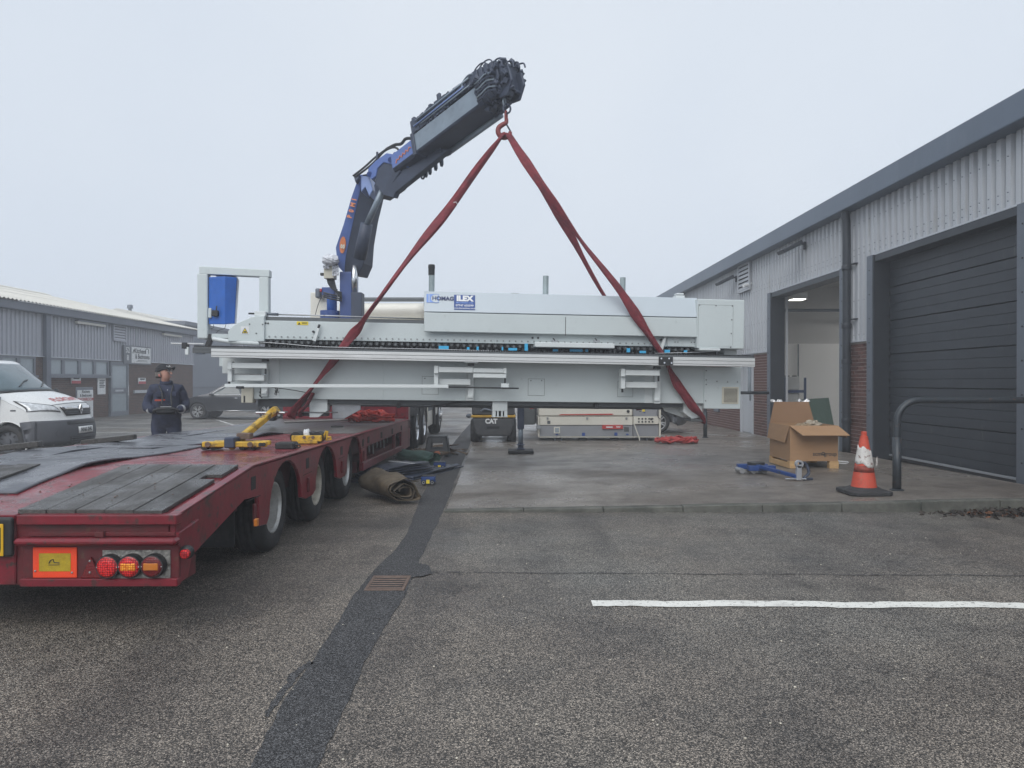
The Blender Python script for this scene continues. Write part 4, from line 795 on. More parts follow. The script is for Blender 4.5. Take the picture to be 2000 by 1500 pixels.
# ------------------------------------------------------------------ low loader trailer
mat('red', (.19, .013, .024), .30, .0, .2, 3, .15, 14, ((.075, .024, .024), .36, 4, .22), dirt2=((.045, .032, .028), .2, 11, .08))
mat('red_deck', (.20, .016, .026), .28, 0, .25, 3, .35, 45, ((.06, .032, .032), .4, 4, .25), dirt2=((.06, .05, .045), .3, 22, .12), wet=(.12, .45, 2.2))
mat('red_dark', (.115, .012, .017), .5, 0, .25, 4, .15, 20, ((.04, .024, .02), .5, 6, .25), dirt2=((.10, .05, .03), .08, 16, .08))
mat('plank', (.066, .062, .058), .5, 0, .4, 6, .6, 30, ((.028, .027, .026), .4, 8, .3), stretch=(8, .6, 8), rnd_obj=.25, wet=(.25, .6, 3), dirt2=((.13, .12, .10), .12, 5, .15))
mat('plank_far', (.11, .105, .10), .35, 0, .3, 6, .3, 30, stretch=(6, .6, 6), rnd_obj=.25)
mat('mat_rubber', (.10, .105, .12), .42, 0, .22, 3, .25, 12, ((.05, .05, .055), .35, 2.5, .3), wet=(.22, .5, 3))
mat('reflex_red', (.85, .07, .02), .4, 0, .06, 8); mat('reflex_yellow', (.42, .30, .015), .5, 0, .2, 30)
led_mat('lamp_red', (.20, .004, .008), (.80, .03, .03), 75); led_mat('lamp_dark', (.09, .006, .008), (.20, .012, .014), 110); led_mat('lamp_amber', (.55, .10, .004), (1., .48, .05), 75)
mat('tread', (.33, .32, .30), .45, .7, .35, 40, .9, 45, ((.1, .09, .085), .35, 9), stretch=(1, 1, 1))
mat('plate_yellow', (.72, .42, .01), .5, 0, .05, 4); mat('amber_dull', (.5, .16, .02), .35)
mat('tyre', (.026, .026, .027), .8, 0, .3, 12, .3, 60, ((.075, .07, .064), .3, 5, .35))
mat('rim', (.56, .56, .54), .40, .55, .2, 14, .2, 40, ((.24, .20, .16), .32, 7, .25)); mat('rim_rust', (.50, .47, .40), .55, .3, .25, 14, .2, 40, ((.19, .14, .09), .55, 6, .25))
TL, TR, TC = -4.49, -1.95, -3.22
tr = thing('low_loader_trailer', 'dark red low loader trailer with sloping planked tail and three axles', 'trailer', (TC, 9, 0))
def dz(y): return .70 + (y - 4.23) * .110 if y < 5.5 else .84 - (y - 5.5) * .0120
# deck plates
b = MB(); b.grid(lambda u, v: (TL + .02 + u * 2.50, 4.27 + v * 1.21, dz(4.27 + v * 1.21)), 8, 6); b.build('tail_deck', 'red_deck', tr, solid=.014)
b = MB(); b.grid(lambda u, v: (TL + .02 + u * 2.50, 5.482 + v * 8.9, dz(5.482 + v * 8.9) + .002 * math.sin(u * 9 + v * 40)), 10, 60); b.build('main_deck', 'red_deck', tr, solid=.014)
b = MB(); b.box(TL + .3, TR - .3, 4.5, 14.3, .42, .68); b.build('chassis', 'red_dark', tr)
b = MB()
for x in (TL + .75, TR - .75): b.box(x - .08, x + .08, 5.3, 14.4, .3, .66)
b.build('chassis_beam', 'red_dark', tr)
# side plates with wheel arches
WY = (6.36, 7.78, 9.20)
def side(x0, x1):
    def prof():
        P = [(4.23, .70), (5.5, .84), (9.75, dz(9.75)), (9.75, .40)]
        for k, w in enumerate(reversed(WY)):
            P.append((w + .62 if k else w + .50, .40 if k == 0 else .36))
            P += [(w + .46 * math.cos(R(a_)), .40 + .40 * math.sin(R(a_))) for a_ in range(0, 181, 15)]
            if k < 2: P.append((w - .56, .36))
            else: P += [(w - .52, .34), (w - .70, .36), (w - .72, .60)]
        P += [(5.35, .62), (4.46, .42), (4.23, .42)]
        return P
    b = MB(); b.prism([(x0, y, z) for y, z in prof()], (x1 - x0, 0, 0)); return b.build('side_plate', 'red', tr, .005)
side(TR - .035, TR); side(TL, TL + .035)
for s_, xa in ((1, TR), (-1, TL)):                    # seams, tie-down slots and the edge trim
    for w in (5.52, 7.02, 8.46, 9.72):
        b = MB(); b.box(xa - .01 * s_, xa + .004 * s_, w - .05, w + .05, dz(w) - .17, dz(w) - .07); b.build('lashing_slot', 'black', tr)
        b = MB(); b.box(xa, xa + .003 * s_, w - .15, w + .16, .598, .604); b.build('seam', 'black', tr)
        b = MB(); b.box(xa, xa + .02 * s_, w - .02, w + .02, .42, .56); b.build('hook_lug', 'red_dark', tr, .004)
    b = MB(); b.prism([(xa - .05 * s_, 4.23, .707), (xa - .05 * s_, 5.5, .847), (xa - .05 * s_, 14.4, dz(14.4) + .007), (xa - .05 * s_, 14.4, dz(14.4) + .018), (xa - .05 * s_, 5.5, .862), (xa - .05 * s_, 4.23, .716)], (.062 * s_, 0, 0)); b.build('edge_trim', 'red', tr, .003)
    # well section side frame
    b = MB(); b.prism([(xa, 9.751, dz(9.75)), (xa, 14.4, dz(14.4)), (xa, 14.4, dz(14.4) - .17), (xa, 9.751, dz(9.75) - .19)], (-.05 * s_, 0, 0)); b.build('side_rail', 'red', tr, .004)
    b = MB(); b.prism([(xa, 9.751, .40), (xa, 13.5, .30), (xa, 13.5, .215), (xa, 9.751, .285)], (-.06 * s_, 0, 0)); b.build('lower_rail', 'red', tr, .004)
    for y0, y1 in ((9.752, 10.0), (12.5, 12.62), (13.3, 14.4)): b = MB(); b.box(xa - .052 * s_, xa - .004 * s_, y0, y1, .29 if y0 < 13 else .2, .62); b.build('frame_post', 'red', tr, .003)
    for k in range(7):
        y = 10.3 + k * .32; b = MB(); b.tube(soft([(xa - .1 * s_, y, .6), (xa - .09 * s_, y + .02, .5 - .05 * (k % 3)), (xa - .1 * s_, y + .05, .46)], 3), .012, 5); b.build('hanging_chain', 'steel', tr)
    for k in range(4): y = 10.1 + k * 1.05; b = MB(); b.box(xa, xa + .006 * s_, y - .06, y + .06, dz(y) - .15, dz(y) - .06); b.build('lashing_slot', 'black', tr)
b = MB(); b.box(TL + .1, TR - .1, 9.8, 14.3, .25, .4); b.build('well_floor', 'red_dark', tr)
# rear face
y0 = 4.23
def rz(py): return CH - (py - VY) / 331.0
def rx(px): return (px - VX) / 331.0
def rbox(name, px0, py0, px1, py1, d0, d1, m, parent=tr, bevel=.004, mir=True):
    out = None
    for s_ in ((1, -1) if mir else (1,)):
        xa, xb = rx(px0), rx(px1)
        if s_ < 0: xa, xb = 2 * TC - xa, 2 * TC - xb
        b = MB(); b.box(xa, xb, y0 - d0, y0 - d1, rz(py1), rz(py0)); o = b.build(name, m, parent, bevel); out = out or o
    return out
b = MB(); b.box(TL + .04, TR - .04, y0 + .002, y0 + .2, rz(1142), .69); b.build('rear_beam', 'red_dark', tr, .006)
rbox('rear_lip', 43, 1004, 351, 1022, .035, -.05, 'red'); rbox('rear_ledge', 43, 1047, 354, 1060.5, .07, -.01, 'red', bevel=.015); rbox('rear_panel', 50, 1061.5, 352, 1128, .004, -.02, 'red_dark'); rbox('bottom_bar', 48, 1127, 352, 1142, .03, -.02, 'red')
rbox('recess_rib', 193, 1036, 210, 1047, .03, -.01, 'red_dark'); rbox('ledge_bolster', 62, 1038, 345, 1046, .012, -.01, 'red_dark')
b = MB(); xa = 2 * TC - rx(43); b.box(xa + .02, rx(43) - .02, y0 - .012, y0 + .1, rz(1140), rz(1004)); b.build('centre_panel', 'red', tr, .006)
for s_ in (1, -1):
    mx = lambda px: rx(px) if s_ > 0 else 2 * TC - rx(px)
    def pb(name, px0, py0, px1, py1, d0, d1, m, parent, bevel=.002): b = MB(); b.box(mx(px0), mx(px1), y0 - d0, y0 - d1, rz(py1), rz(py0)); return b.build(name, m, parent, bevel)
    rbd = pb('reflector_board', 70, 1067, 155, 1126, .012, .005, 'reflex_red', tr); pb('board_centre', 82.5, 1078.5, 143.5, 1113.5, .014, .0122, 'reflex_yellow', rbd, 0)
    b = MB(); b.tube([(mx(q[0]), y0 - .0155, rz(q[1])) for q in ((102, 1098), (105, 1092), (110, 1090), (112, 1096), (122, 1097))], .003, 5); b.tube([(mx(101), y0 - .0155, rz(1101)), (mx(122), y0 - .0155, rz(1100.5))], .0018, 5); b.build('board_mark', 'ink', rbd)
    for q in ((75, 1113), (146, 1116)): b = MB(); b.ball((mx(q[0]), y0 - .013, rz(q[1])), .007, nu=8, nv=5); b.build('rivet', 'steel', rbd)
    tg = MB(); tg.prism([(mx(163), y0 - .006, rz(1126.5)), (mx(204), y0 - .006, rz(1126.5)), (mx(183), y0 - .006, rz(1085))], (0, -.014, 0)); tgo = tg.build('triangle_reflector', 'lamp_dark', tr, .003)
    for q in ((182, 1093), (182, 1115)): b = MB(); b.ball((mx(q[0]), y0 - .021, rz(q[1])), .007, nu=8, nv=5); b.build('rivet', 'steel', tgo)
    lp = pb('lamp_plate', 204.5, 1072.5, 336, 1128, .012, .0045, 'tread', tr)
    b = MB()
    for k in range(26):
        for j in range(11):
            px, py = 208 + k * 5, 1075 + j * 5; a_ = R(45 if (k + j) % 2 else -45)
            b.obox((mx(px), y0 - .0128, rz(py)), (.015, .0022, .0035), Matrix.Rotation(a_, 3, 'Y'))
    b.build('tread_pattern', 'tread', lp, kind='stuff')
    for px, py, kind in ((221.5, 1102, 0), (263.5, 1101.5, 1), (307, 1101, 2)):
        c = (mx(px), y0 - .012, rz(py)); b = MB(); b.lathe([(.070, 0), (.070, .03), (.066, .045), (.06, .046)], c, (0, -1, 0), 28); lm = b.build('tail_lamp', 'black', tr)
        b = MB(); b.lathe([(.0595, .03), (.0595, .046), (.05, .053), (.03, .057), (.004, .058)], c, (0, -1, 0), 28); b.build('lens', 'lamp_dark' if kind == 2 else 'lamp_red', lm)
        if kind: b = MB(); b.box(c[0] - .043, c[0] + .043, y0 - .0725, y0 - .064, c[2] - .02, c[2] + .022); b.build('amber_bar', 'lamp_amber' if kind == 1 else 'amber_dull', lm, .004)
        for q in (-.057, .057): b = MB(); b.ball((c[0] + q, y0 - .058, c[2]), .004, nu=6, nv=4); b.build('screw', 'steel', lm)
    # corner bracket and side marker
    b = MB(); xs = mx(352); b.prism([(xs - .03 * s_, y0 + .0, rz(1040)), (xs - .03 * s_, y0 + .28, rz(1030)), (xs - .03 * s_, y0 + .12, rz(1136)), (xs - .03 * s_, y0, rz(1140))], (.028 * s_, 0, 0)); b.build('corner_plate', 'red', tr, .004)
    mk = MB(); mk.ball((xs + .035 * s_, y0 + .02, rz(1079)), .045, .03, .042, 12, 8); mo = mk.build('marker_lamp', 'black', tr, smooth=True); b = MB(); b.lathe([(.028, 0), (.028, .02), (.02, .028), (.004, .03)], (xs + .04 * s_, y0 - .005, rz(1080)), (0, -1, 0), 14); b.build('lens', 'lamp_red', mo)
    b = MB(); b.box(mx(412), mx(420), 4.95, 4.99, .5, .55); b.build('side_reflector', 'amber_dull', tr, .003)
    b = MB(); b.box(TR - .02 if s_ > 0 else TL, TR if s_ > 0 else TL + .02, 4.235, 4.5, rz(1142), .42); b.build('corner_skirt', 'red_dark', tr)
# number plate at the centre
b = MB(); b.box(rx(37) - .62, rx(37), y0 - .045, y0 - .012, rz(1084), rz(1007)); pf = b.build('plate_holder', 'black', tr, .02, seg=3); b = MB(); b.box(rx(22) - .53, rx(22), y0 - .052, y0 - .046, rz(1081), rz(1019)); b.build('number_plate', 'plate_yellow', pf, .004)
text('plate_character', 'J', .16, 'ink', pf, (rx(13.5), y0 - .0535, rz(1049)), (R(90), 0, 0), .008, sx=.8)
# wood planks on the tail and rear mud flaps
for s_ in (1, -1):
    for k in range(5):
        xa = -2.90 + k * .173; xb = xa + .168
        if s_ < 0: xa, xb = 2 * TC - xa, 2 * TC - xb
        b = MB(); ye = 5.46 + rnd.gauss(0, .006); ys = 4.262 + rnd.gauss(0, .004); hz_ = rnd.gauss(0, .0015)
        if k == 4 and s_ > 0:
            for ya, yb2, w0, w1 in ((ys, 5.02, 0, 1), (5.02, 5.14, 0, .35), (5.14, ye, 0, 1)):
                q0, q1 = xa + (xb - xa) * w0, xa + (xb - xa) * w1
                b.hexa([(q0, ya, dz(ya) + .008), (q1, ya, dz(ya) + .008), (q1, yb2, dz(yb2) + .008), (q0, yb2, dz(yb2) + .008), (q0, ya, dz(ya) + .036 + hz_), (q1, ya, dz(ya) + .036 + hz_), (q1, yb2, dz(yb2) + .036 + hz_), (q0, yb2, dz(yb2) + .036 + hz_)])
        else:
            q0, q1 = min(xa, xb), max(xa, xb)
            b.hexa([(q0, ys, dz(ys) + .008), (q1, ys, dz(ys) + .008), (q1, ye, dz(ye) + .008), (q0, ye, dz(ye) + .008), (q0, ys, dz(ys) + .036 + hz_), (q1, ys, dz(ys) + .036 + hz_), (q1, ye, dz(ye) + .036 + hz_), (q0, ye, dz(ye) + .036 + hz_)])
        b.build('plank', 'plank', tr, .003)
for k in range(13):                                    # timber infill of the well deck
    xa = TL + .06 + k * .187; b = MB(); b.hexa([(xa, 9.6, dz(9.6) + .008), (xa + .181, 9.6, dz(9.6) + .008), (xa + .181, 14.3, dz(14.3) + .008), (xa, 14.3, dz(14.3) + .008), (xa, 9.6, dz(9.6) + .022), (xa + .181, 9.6, dz(9.6) + .022), (xa + .181, 14.3, dz(14.3) + .022), (xa, 14.3, dz(14.3) + .022)]); b.build('plank', 'plank_far', tr, .003)
for y, z in ((5.72, .18), (9.85, .2)): 
    for x in (TR - .42, TL + .42): b = MB(); b.box(x - .2, x + .2, y - .01, y + .01, z, .62); b.build('mud_flap', 'black_rubber', tr)
def wheel(x, y, Rr, w, rimr, sgn, parent, rm_='rim', dish=.15, n=36, zc=None, spokes=0):
    zc = Rr if zc is None else zc; c = (x, y, zc); b = MB(); h = w
    P = [(rimr, 0), (rimr + .012, -.012), (Rr * .80, -.012 - .01), (Rr * .93, -.004), (Rr * .985, .03), (Rr, .05)]
    for g_ in (.3, .5, .7): P += [(Rr, h * g_ - .008), (Rr - .012, h * g_ - .006), (Rr - .012, h * g_ + .006), (Rr, h * g_ + .008)]
    P += [(Rr, h - .05), (Rr * .97, h - .02), (Rr * .85, h), (rimr, h)]
    b.lathe(P, c, (-sgn, 0, 0), n, closed=True); wh = b.build('wheel', 'tyre', parent, smooth=True)
    b = MB(); b.lathe([(rimr, -.004), (rimr - .012, -.006), (rimr - .022, .02), (rimr - .03, dish + .02), (rimr * .62, dish + .01), (rimr * .55, dish), (rimr * .5, dish - .01), (rimr * .5, dish - .05), (rimr * .3, dish - .06), (.004, dish - .06)], c, (-sgn, 0, 0), n, cap0=False); rim = b.build('rim', rm_, wh, smooth=False)
    b = MB()
    for k in range(8): a_ = 2 * PI * k / 8; b.cyl((x - sgn * (dish - .0), y + rimr * .57 * math.cos(a_), zc + rimr * .57 * math.sin(a_)), (x - sgn * (dish - .03), y + rimr * .57 * math.cos(a_), zc + rimr * .57 * math.sin(a_)), .012, n=6)
    b.build('wheel_nuts', 'steel', rim)
    return wh
for k, y in enumerate(WY):
    wheel(TR - .12, y, .385, .26, .225, 1, tr, ('rim', 'rim_rust', 'rim')[k]); wheel(TL + .12, y, .385, .26, .225, -1, tr)
    b = MB(); b.cyl((TL + .2, y, .38), (TR - .2, y, .38), .06, n=10); b.build('axle', 'black', tr)
    for x in (TR - .42, TL + .42): b = MB(); b.tube([(x, y + .45 * math.cos(R(a_)), .40 + .41 * math.sin(R(a_))) for a_ in range(10, 171, 20)], .012, 6); b.build('inner_guard', 'black', tr)
# gooseneck
b = MB(); b.box(TL, TR, 14.4, 14.47, .35, 1.32); b.build('front_bulkhead', 'red', tr, .006); b = MB(); b.box(TL + .2, TR - .2, 14.471, 18.0, 1.02, 1.3); b.build('gooseneck', 'red_dark', tr, .01)
for k in range(4): b = MB(); x = TL + .3 + k * .64; b.box(x, x + .05, 14.36, 14.398, .75, 1.3); b.build('bulkhead_rib', 'red', tr, .004)
b = MB(); b.box(TR - .04, TR + .0, 14.2, 14.398, .2, 1.2); b.build('end_post', 'red', tr, .004); b = MB(); b.box(TL + .05, TR - .1, 14.33, 14.395, .745, .80); b.build('step_rail', 'red', tr, .004)
# ------------------------------------------------------------------ tractor unit
mat('cream', (.76, .74, .66), .35, 0, .05, 2, coat=.3); mat('cab_roof_dark', (.11, .12, .125), .5)
tu = thing('tractor_unit', 'cream lorry cab unit in front of the red trailer', 'lorry', (TC, 18, 0))
for y in (15.75, 17.1): wheel(TC + 1.25, y, .5, .28, .29, 1, tu, 'chrome', .12); wheel(TC - 1.25, y, .5, .28, .29, -1, tu, 'chrome', .12)
wheel(TC + 1.25, 20.9, .5, .3, .29, 1, tu, 'chrome', -.03); wheel(TC - 1.25, 20.9, .5, .3, .29, -1, tu, 'chrome', -.03)
b = MB(); b.box(TC - .45, TC + .45, 14.9, 21.5, .55, .85); b.build('chassis', 'black', tu)
for x in (TC + 1.1, TC - 1.1):
    for y in (15.75, 17.1): b = MB(); b.grid(lambda u, v: (x - .16 + .32 * u, y + .6 * math.cos(PI * v), .5 + .6 * math.sin(PI * v)), 2, 14); b.build('mudguard', 'black', tu, solid=.02)
cb_ = MB(); q0, q1 = TC - 1.24, TC + 1.24; ry_ = 19.2
pr = [(19.3, .7), (19.3, 3.3), (19.5, 3.6), (20.4, 3.7), (21.3, 3.3), (21.55, 2.0), (21.6, .5), (20.9, .45)]
cb_.prism([(q0, y, z) for y, z in pr], (q1 - q0, 0, 0)); cab = cb_.build('cab', 'cream', tu, .08, seg=3)
b = MB(); b.box(q0 + .15, q1 - .15, 19.27, 19.295, 2.2, 2.9); b.build('rear_panel', 'cream', cab, .03)
b = MB(); b.prism([(q0 + .02, 18.98, 3.70), (q0 + .02, 19.6, 3.80), (q0 + .02, 19.6, 3.72), (q0 + .02, 18.98, 3.61)], (q1 - q0 - .04, 0, 0)); b.build('roof_spoiler', 'cab_roof_dark', cab, .01)
b = MB(); b.grid(lambda u, v: (q0 + .05 + u * 2.38, 18.84 + .25 * (1 - math.sin(PI * (.15 + .6 * v))), 3.13 + v * .42), 6, 10); b.build('fairing', 'cream', cab, solid=.03, smooth=True)
b = MB(); b.box(q0 + .1, q1 - .1, 18.75, 19.1, 3.03, 3.08); b.build('cross_rail', 'cream', cab); 
for x in (q0 + .4, q1 - .1): b = MB(); b.obox((x, 18.6, 3.5), (.14, .1, .14)); b.build('lamp_bracket', 'grey_metal', cab, .02)
for s_ in (1, -1):
    x = TC + s_ * 1.2; b = MB(); b.box(x - .03, x + .03, 18.1, 19.2, .35, 1.1); tk = b.build('side_tank', 'cream', tu, .04, seg=2)
    for k in range(3): b = MB(); b.box(x + s_ * .031, x + s_ * .04, 18.15 + k * .35, 18.42 + k * .35, .75, 1.0); b.build('tank_panel', 'grey_metal', tk, .004)
    b = MB(); b.box(x - .5 * s_, x, 18.1, 19.2, .35, 1.05); b.build('tank_body', 'cream', tk, .04); b = MB(); b.box(x - .08, x + .08, 19.25, 19.5, .3, 2.6); b.build('air_stack', 'black', tu, .02)
# ------------------------------------------------------------------ crane
mat('crane_blue', (.035, .075, .25), .35, 0, .08, 2, coat=.2); mat('crane_pale', (.20, .29, .55), .35, 0, .06, 2); mat('crane_dark', (.043, .056, .090), .5, .1, .2, 4); mat('crane_grey', (.23, .28, .33), .4, .3, .1, 3, 0, 60, ((.10, .115, .13), .3, 4, .3)); mat('rag', (.72, .74, .78), .85, 0, .1, 6)
mat('orange_paint', (.80, .26, .10), .5, 0, .1)
cr = thing('lorry_crane', 'blue knuckle boom lorry crane with folded grey telescopic jib and hook', 'crane', (TC - .1, 15, 1.3))
KY = 15.0
def cbox(name, px0, py0, px1, py1, y0, y1, m, bevel=.015, parent=cr): b = MB(); b.box(X(px0, y0), X(px1, y0), y0, y1, Z(py1, y0), Z(py0, y0)); return b.build(name, m, parent, bevel, seg=2)
b = MB(); b.box(TC - .9, TC + .9, 14.6, 15.7, 1.301, 1.75); b.build('base_frame', 'crane_dark', cr, .02)
b = MB(); b.box(-4.9, .42, 14.72, 14.96, 1.02, 1.018 + .2); b.build('outrigger_beam', 'crane_dark', cr, .01)
cbox('column', 664, 531, 690, 760, 14.95, 15.5, 'crane_blue'); cbox('lift_cylinder', 686, 571, 707, 760, 14.8, 15.1, 'crane_dark')
b = MB(); b.cyl(at(692, 575, 14.95), at(693, 519, 14.9), .065, n=14); b.build('lift_rod', 'chrome', cr, smooth=True)
b = MB(); b.cyl(at(649, 607, 15), at(649, 577, 15), .105, n=18); b.build('slew_motor', 'blue_cover', cr, smooth=True); b = MB(); b.cyl(at(645, 625, 15), at(645, 607.5, 15), .2, n=20); b.build('slew_ring', 'crane_blue', cr)
cbox('cabinet', 607, 571.5, 634, 640, 15.2, 15.7, 'cream'); cbox('cabinet_side', 631, 590, 640, 640, 15.1, 15.19, 'cream', .004); cbox('valve_head', 629, 561, 654, 577, 14.9, 15.2, 'crane_blue'); cbox('pump', 616, 563, 626, 582, 14.95, 15.15, 'grey_metal', .03)
vb = cbox('valve_block', 633, 519, 653, 544, 14.85, 15.1, 'beige', .01); cbox('valve_knob', 626, 533, 633, 538.5, 14.9, 14.97, 'black', .01, vb); cbox('valve_strap', 633, 509.5, 657, 516, 14.8, 15.15, 'black', .008, vb); cbox('red_mark', 625.5, 564, 629, 570, 14.88, 14.95, 'red_ink', .004)
b = MB(); rr = random.Random(9); b.ball(at(646, 508, 14.72), .17, .15, .10, 16, 10); b.v = [tuple(Vector(v) + Vector((rr.gauss(0, .012), rr.gauss(0, .012), rr.gauss(0, .012)))) for v in b.v]
b.grid(lambda u, v: at(634 + 27 * u, 515 - 14 * v * (.35 + .65 * math.sin(PI * (u * .8 + .15))) + rr.gauss(0, .6), 14.8 + .35 * math.sin(v * 3) + rr.gauss(0, .02)), 12, 6); b.grid(lambda u, v: at(650 + 12 * u, 519 + 20 * v + rr.gauss(0, .7), 14.82 + rr.gauss(0, .03)), 6, 8); b.grid(lambda u, v: at(632 + 12 * u, 519 + 6 * v + rr.gauss(0, .5), 14.8 + rr.gauss(0, .02)), 5, 4); b.build('wrapped_rag', 'rag', vb, solid=.01)
for k in range(7):
    b = MB(); b.tube(soft([at(640 + k * 2.2, 546, 14.95), at(643 + k * 2, 556, 14.85), at(652 + k * 1.4, 566 + k * 1.2, 14.8), at(668, 572 + k * 2.2, 14.85)], 5), .014, 6); b.build('hose', 'black', cr)
for k in range(3): b = MB(); b.tube(soft([at(633, 572 + k * 4, 14.8), at(648, 576 + k * 4, 14.75), at(668, 580 + k * 4, 14.85)], 5), .02, 6); b.build('hose', 'black', cr)
b = MB(); b.tube(soft([at(628, 582, 14.9), at(622, 596, 14.9), at(616, 618, 14.9)], 5), .008, 6); b.build('hose', 'black', cr)
# lower boom (king post arm)
BA, BB = at(688, 548, 15.0), at(717, 352, 14.35)
ud = Vector((-.62, -.78, 0)).normalized()
mb_ = MB()
lo = [(657, 484), (661, 520), (672, 533), (701, 538), (711, 515), (714, 472), (722, 424), (737, 362), (727, 338), (703, 343), (688, 385), (672, 440)]
mb_.prism([at(x, y, 15.0 - (540 - y) / 190 * .62) for x, y in lo], (.1, .46, 0)); mb_.build('main_boom', 'crane_dark', cr, .012)
fl = [(656.5, 484), (660.5, 520), (672.5, 533.5), (676, 500), (689, 438), (706.5, 362), (709, 342), (702.5, 342.5), (687.5, 385), (671.5, 440)]
b = MB(); b.prism([at(x, y, 14.985 - (540 - y) / 190 * .62) for x, y in fl], (.005, .02, 0)); bs_ = b.build('boom_side', mat('crane_mid', (.10, .165, .42), .35, 0, .06, 2), cr, .003)
def bpt(px, py): return at(px, py, 14.965 - (540 - py) / 190 * .62)
b = MB(); b.prism([bpt(670 + 6 * math.cos(q * PI / 10) + .4 * 0 + (-1.6 * math.sin(q * PI / 10)) * 0 + 1.2 * math.sin(q * PI / 10), 479 - 16.5 * math.sin(q * PI / 10)) for q in range(20)], (0, .012, 0)); b.build('boom_roundel', 'orange_paint', bs_)
text('roundel_mark', '66', .17, 'beige', bs_, bpt(670.5, 481) + Vector((0, -.012, 0)), (R(90), R(12), 0), .006, sx=.55)
for k, (px, py) in enumerate(((684, 424), (687.5, 413), (690.5, 401), (693, 391))):
    text('boom_lettering', 'P0MI'[k], .13, 'orange_paint', bs_, bpt(px, py) + Vector((0, -.012, 0)), (R(90), R(-76), 0), .006, sx=.8)
b = MB(); b.cyl(at(703, 505, 14.5), at(717, 438, 14.25), .13, .12, 14); b.build('jib_cylinder', 'crane_dark', cr, smooth=True); b = MB(); b.cyl(at(716.5, 441, 14.25), at(747, 374, 13.9), .062, n=12); b.build('jib_rod', 'crane_grey', cr, smooth=True)
b = MB(); b.prism([at(x, y, 14.0) for x, y in ((706, 344), (722, 346), (729, 372), (722, 384), (714, 366), (706, 376))], (.05, .5, 0)); b.build('knuckle_link', 'crane_pale', cr, .01)
b = MB(); b.prism([at(x, y, 14.2) for x, y in ((691, 344), (695, 357), (700, 350), (702, 340))], (0, .4, 0)); b.build('knuckle_stop', 'crane_dark', cr, .006)
# jib: nested box sections
JA, JB = at(752, 350, 14.05), at(990, 172, 11.65)
jd = (JB - JA).normalized(); jr = jd.cross(Vector((0, 0, 1))).normalized(); ju = jr.cross(jd); jr = -jr   # negative r is the side towards the camera
def jp(t_, r=0, u=0): return JA + (JB - JA) * t_ + jr * r + ju * u
def sect(name, t0, t1, w, h, mats, bevel=.012, u=0.0, cut=.12):
    b = MB(); P0 = []; P1 = []
    pr = [(-w / 2, -h / 2 + cut), (-w / 2 + cut, -h / 2), (w / 2 - cut, -h / 2), (w / 2, -h / 2 + cut), (w / 2, h / 2), (-w / 2, h / 2)]
    vs = [jp(t0, r, q + u) for r, q in pr] + [jp(t1, r, q + u) for r, q in pr]; b.add(vs, []); n_ = 6
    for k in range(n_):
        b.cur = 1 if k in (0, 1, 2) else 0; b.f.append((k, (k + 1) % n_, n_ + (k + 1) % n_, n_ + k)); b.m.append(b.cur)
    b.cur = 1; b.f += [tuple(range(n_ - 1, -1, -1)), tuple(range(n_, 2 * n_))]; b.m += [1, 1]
    return b.build(name, mats, cr, bevel)
sect('jib_section', .16, .40, .46, .33, ['crane_mid', 'crane_dark'], cut=.05)
js = sect('jib_section', .37, .90, .50, .36, ['crane_grey', 'crane_dark'], cut=.03, u=.02)
b = MB(); b.beam(jp(.36, 0, .02), jp(.385, 0, .02), .56, .43, ju); b.build('section_collar', 'crane_dark', cr, .01)
b = MB(); hq0 = random.Random(77); N_ = 26
for k in range(N_): t0 = .37 + .5 * k / N_; b.beam(jp(t0, -.04, .34 + hq0.uniform(-.01, .02)), jp(t0 + .5 / N_ * 1.02, -.04, .34 + hq0.uniform(-.01, .02)), .42 + hq0.uniform(-.03, .03), .20 + .08 * math.sin(PI * min(1, k / 18)) + hq0.uniform(-.02, .02), ju)
b.build('hose_carrier', 'crane_dark', cr, kind='stuff')
b = MB(); b.tube([jp(.20 + .014 * k, -.237, (-.06, .0, -.03, .02, -.03, .03, -.02, .04, -.01, .05, .02)[k]) for k in range(11)], .010, 5); b.build('jib_lettering', 'orange_paint', cr)
def ky_(px): return 14.05 - (px - 735) / 142 * 1.1
b = MB(); b.prism([at(x, y, ky_(x) - .22) for x, y in ((719, 335), (720, 329), (733.5, 315), (755, 300), (784, 304.5), (798, 328), (784, 327), (769.5, 323), (749, 318), (737, 330), (734, 345), (726, 351), (720, 347))], jr * .06); b.build('knuckle_plate', 'crane_mid', cr, .008)
b = MB(); b.prism([at(x, y, ky_(x) - .19) for x, y in ((737, 330), (749, 318), (797, 328), (846, 289), (876, 293), (830, 331), (772, 377), (768, 387), (748, 381), (733, 359))], jr * .12); b.build('knuckle_body', 'crane_dark', cr, .01)
for pts_ in (((690, 345), (712, 328), (733, 309), (757, 291)), ((694, 347), (716, 331), (735, 314), (752, 296), (772, 289), (784, 300))): b = MB(); b.tube(soft([at(x, y, ky_(max(x, 735)) - .1) for x, y in pts_], 4), .02, 6); b.build('hose', 'black', cr)
b = MB(); b.tube(soft([at(x, y, ky_(x) - .05) for x, y in ((755, 293), (772, 284), (784, 282), (792, 273), (800, 271), (806, 272), (812, 262), (824, 253), (832, 240))], 5), .03, 7); b.build('hose', 'black', cr, smooth=True)
b = MB(); b.tube([at(737, 311, 13.9), at(737.5, 298, 13.9)], .022, 7); b.build('lifting_eye', 'crane_dark', cr)
for px, py in ((773, 303), (722, 341), (763, 313)): b = MB(); b.cyl(at(px, py, ky_(px) - .26), at(px, py, ky_(px) - .15), .05, n=12); b.build('pivot_boss', 'crane_blue', cr)
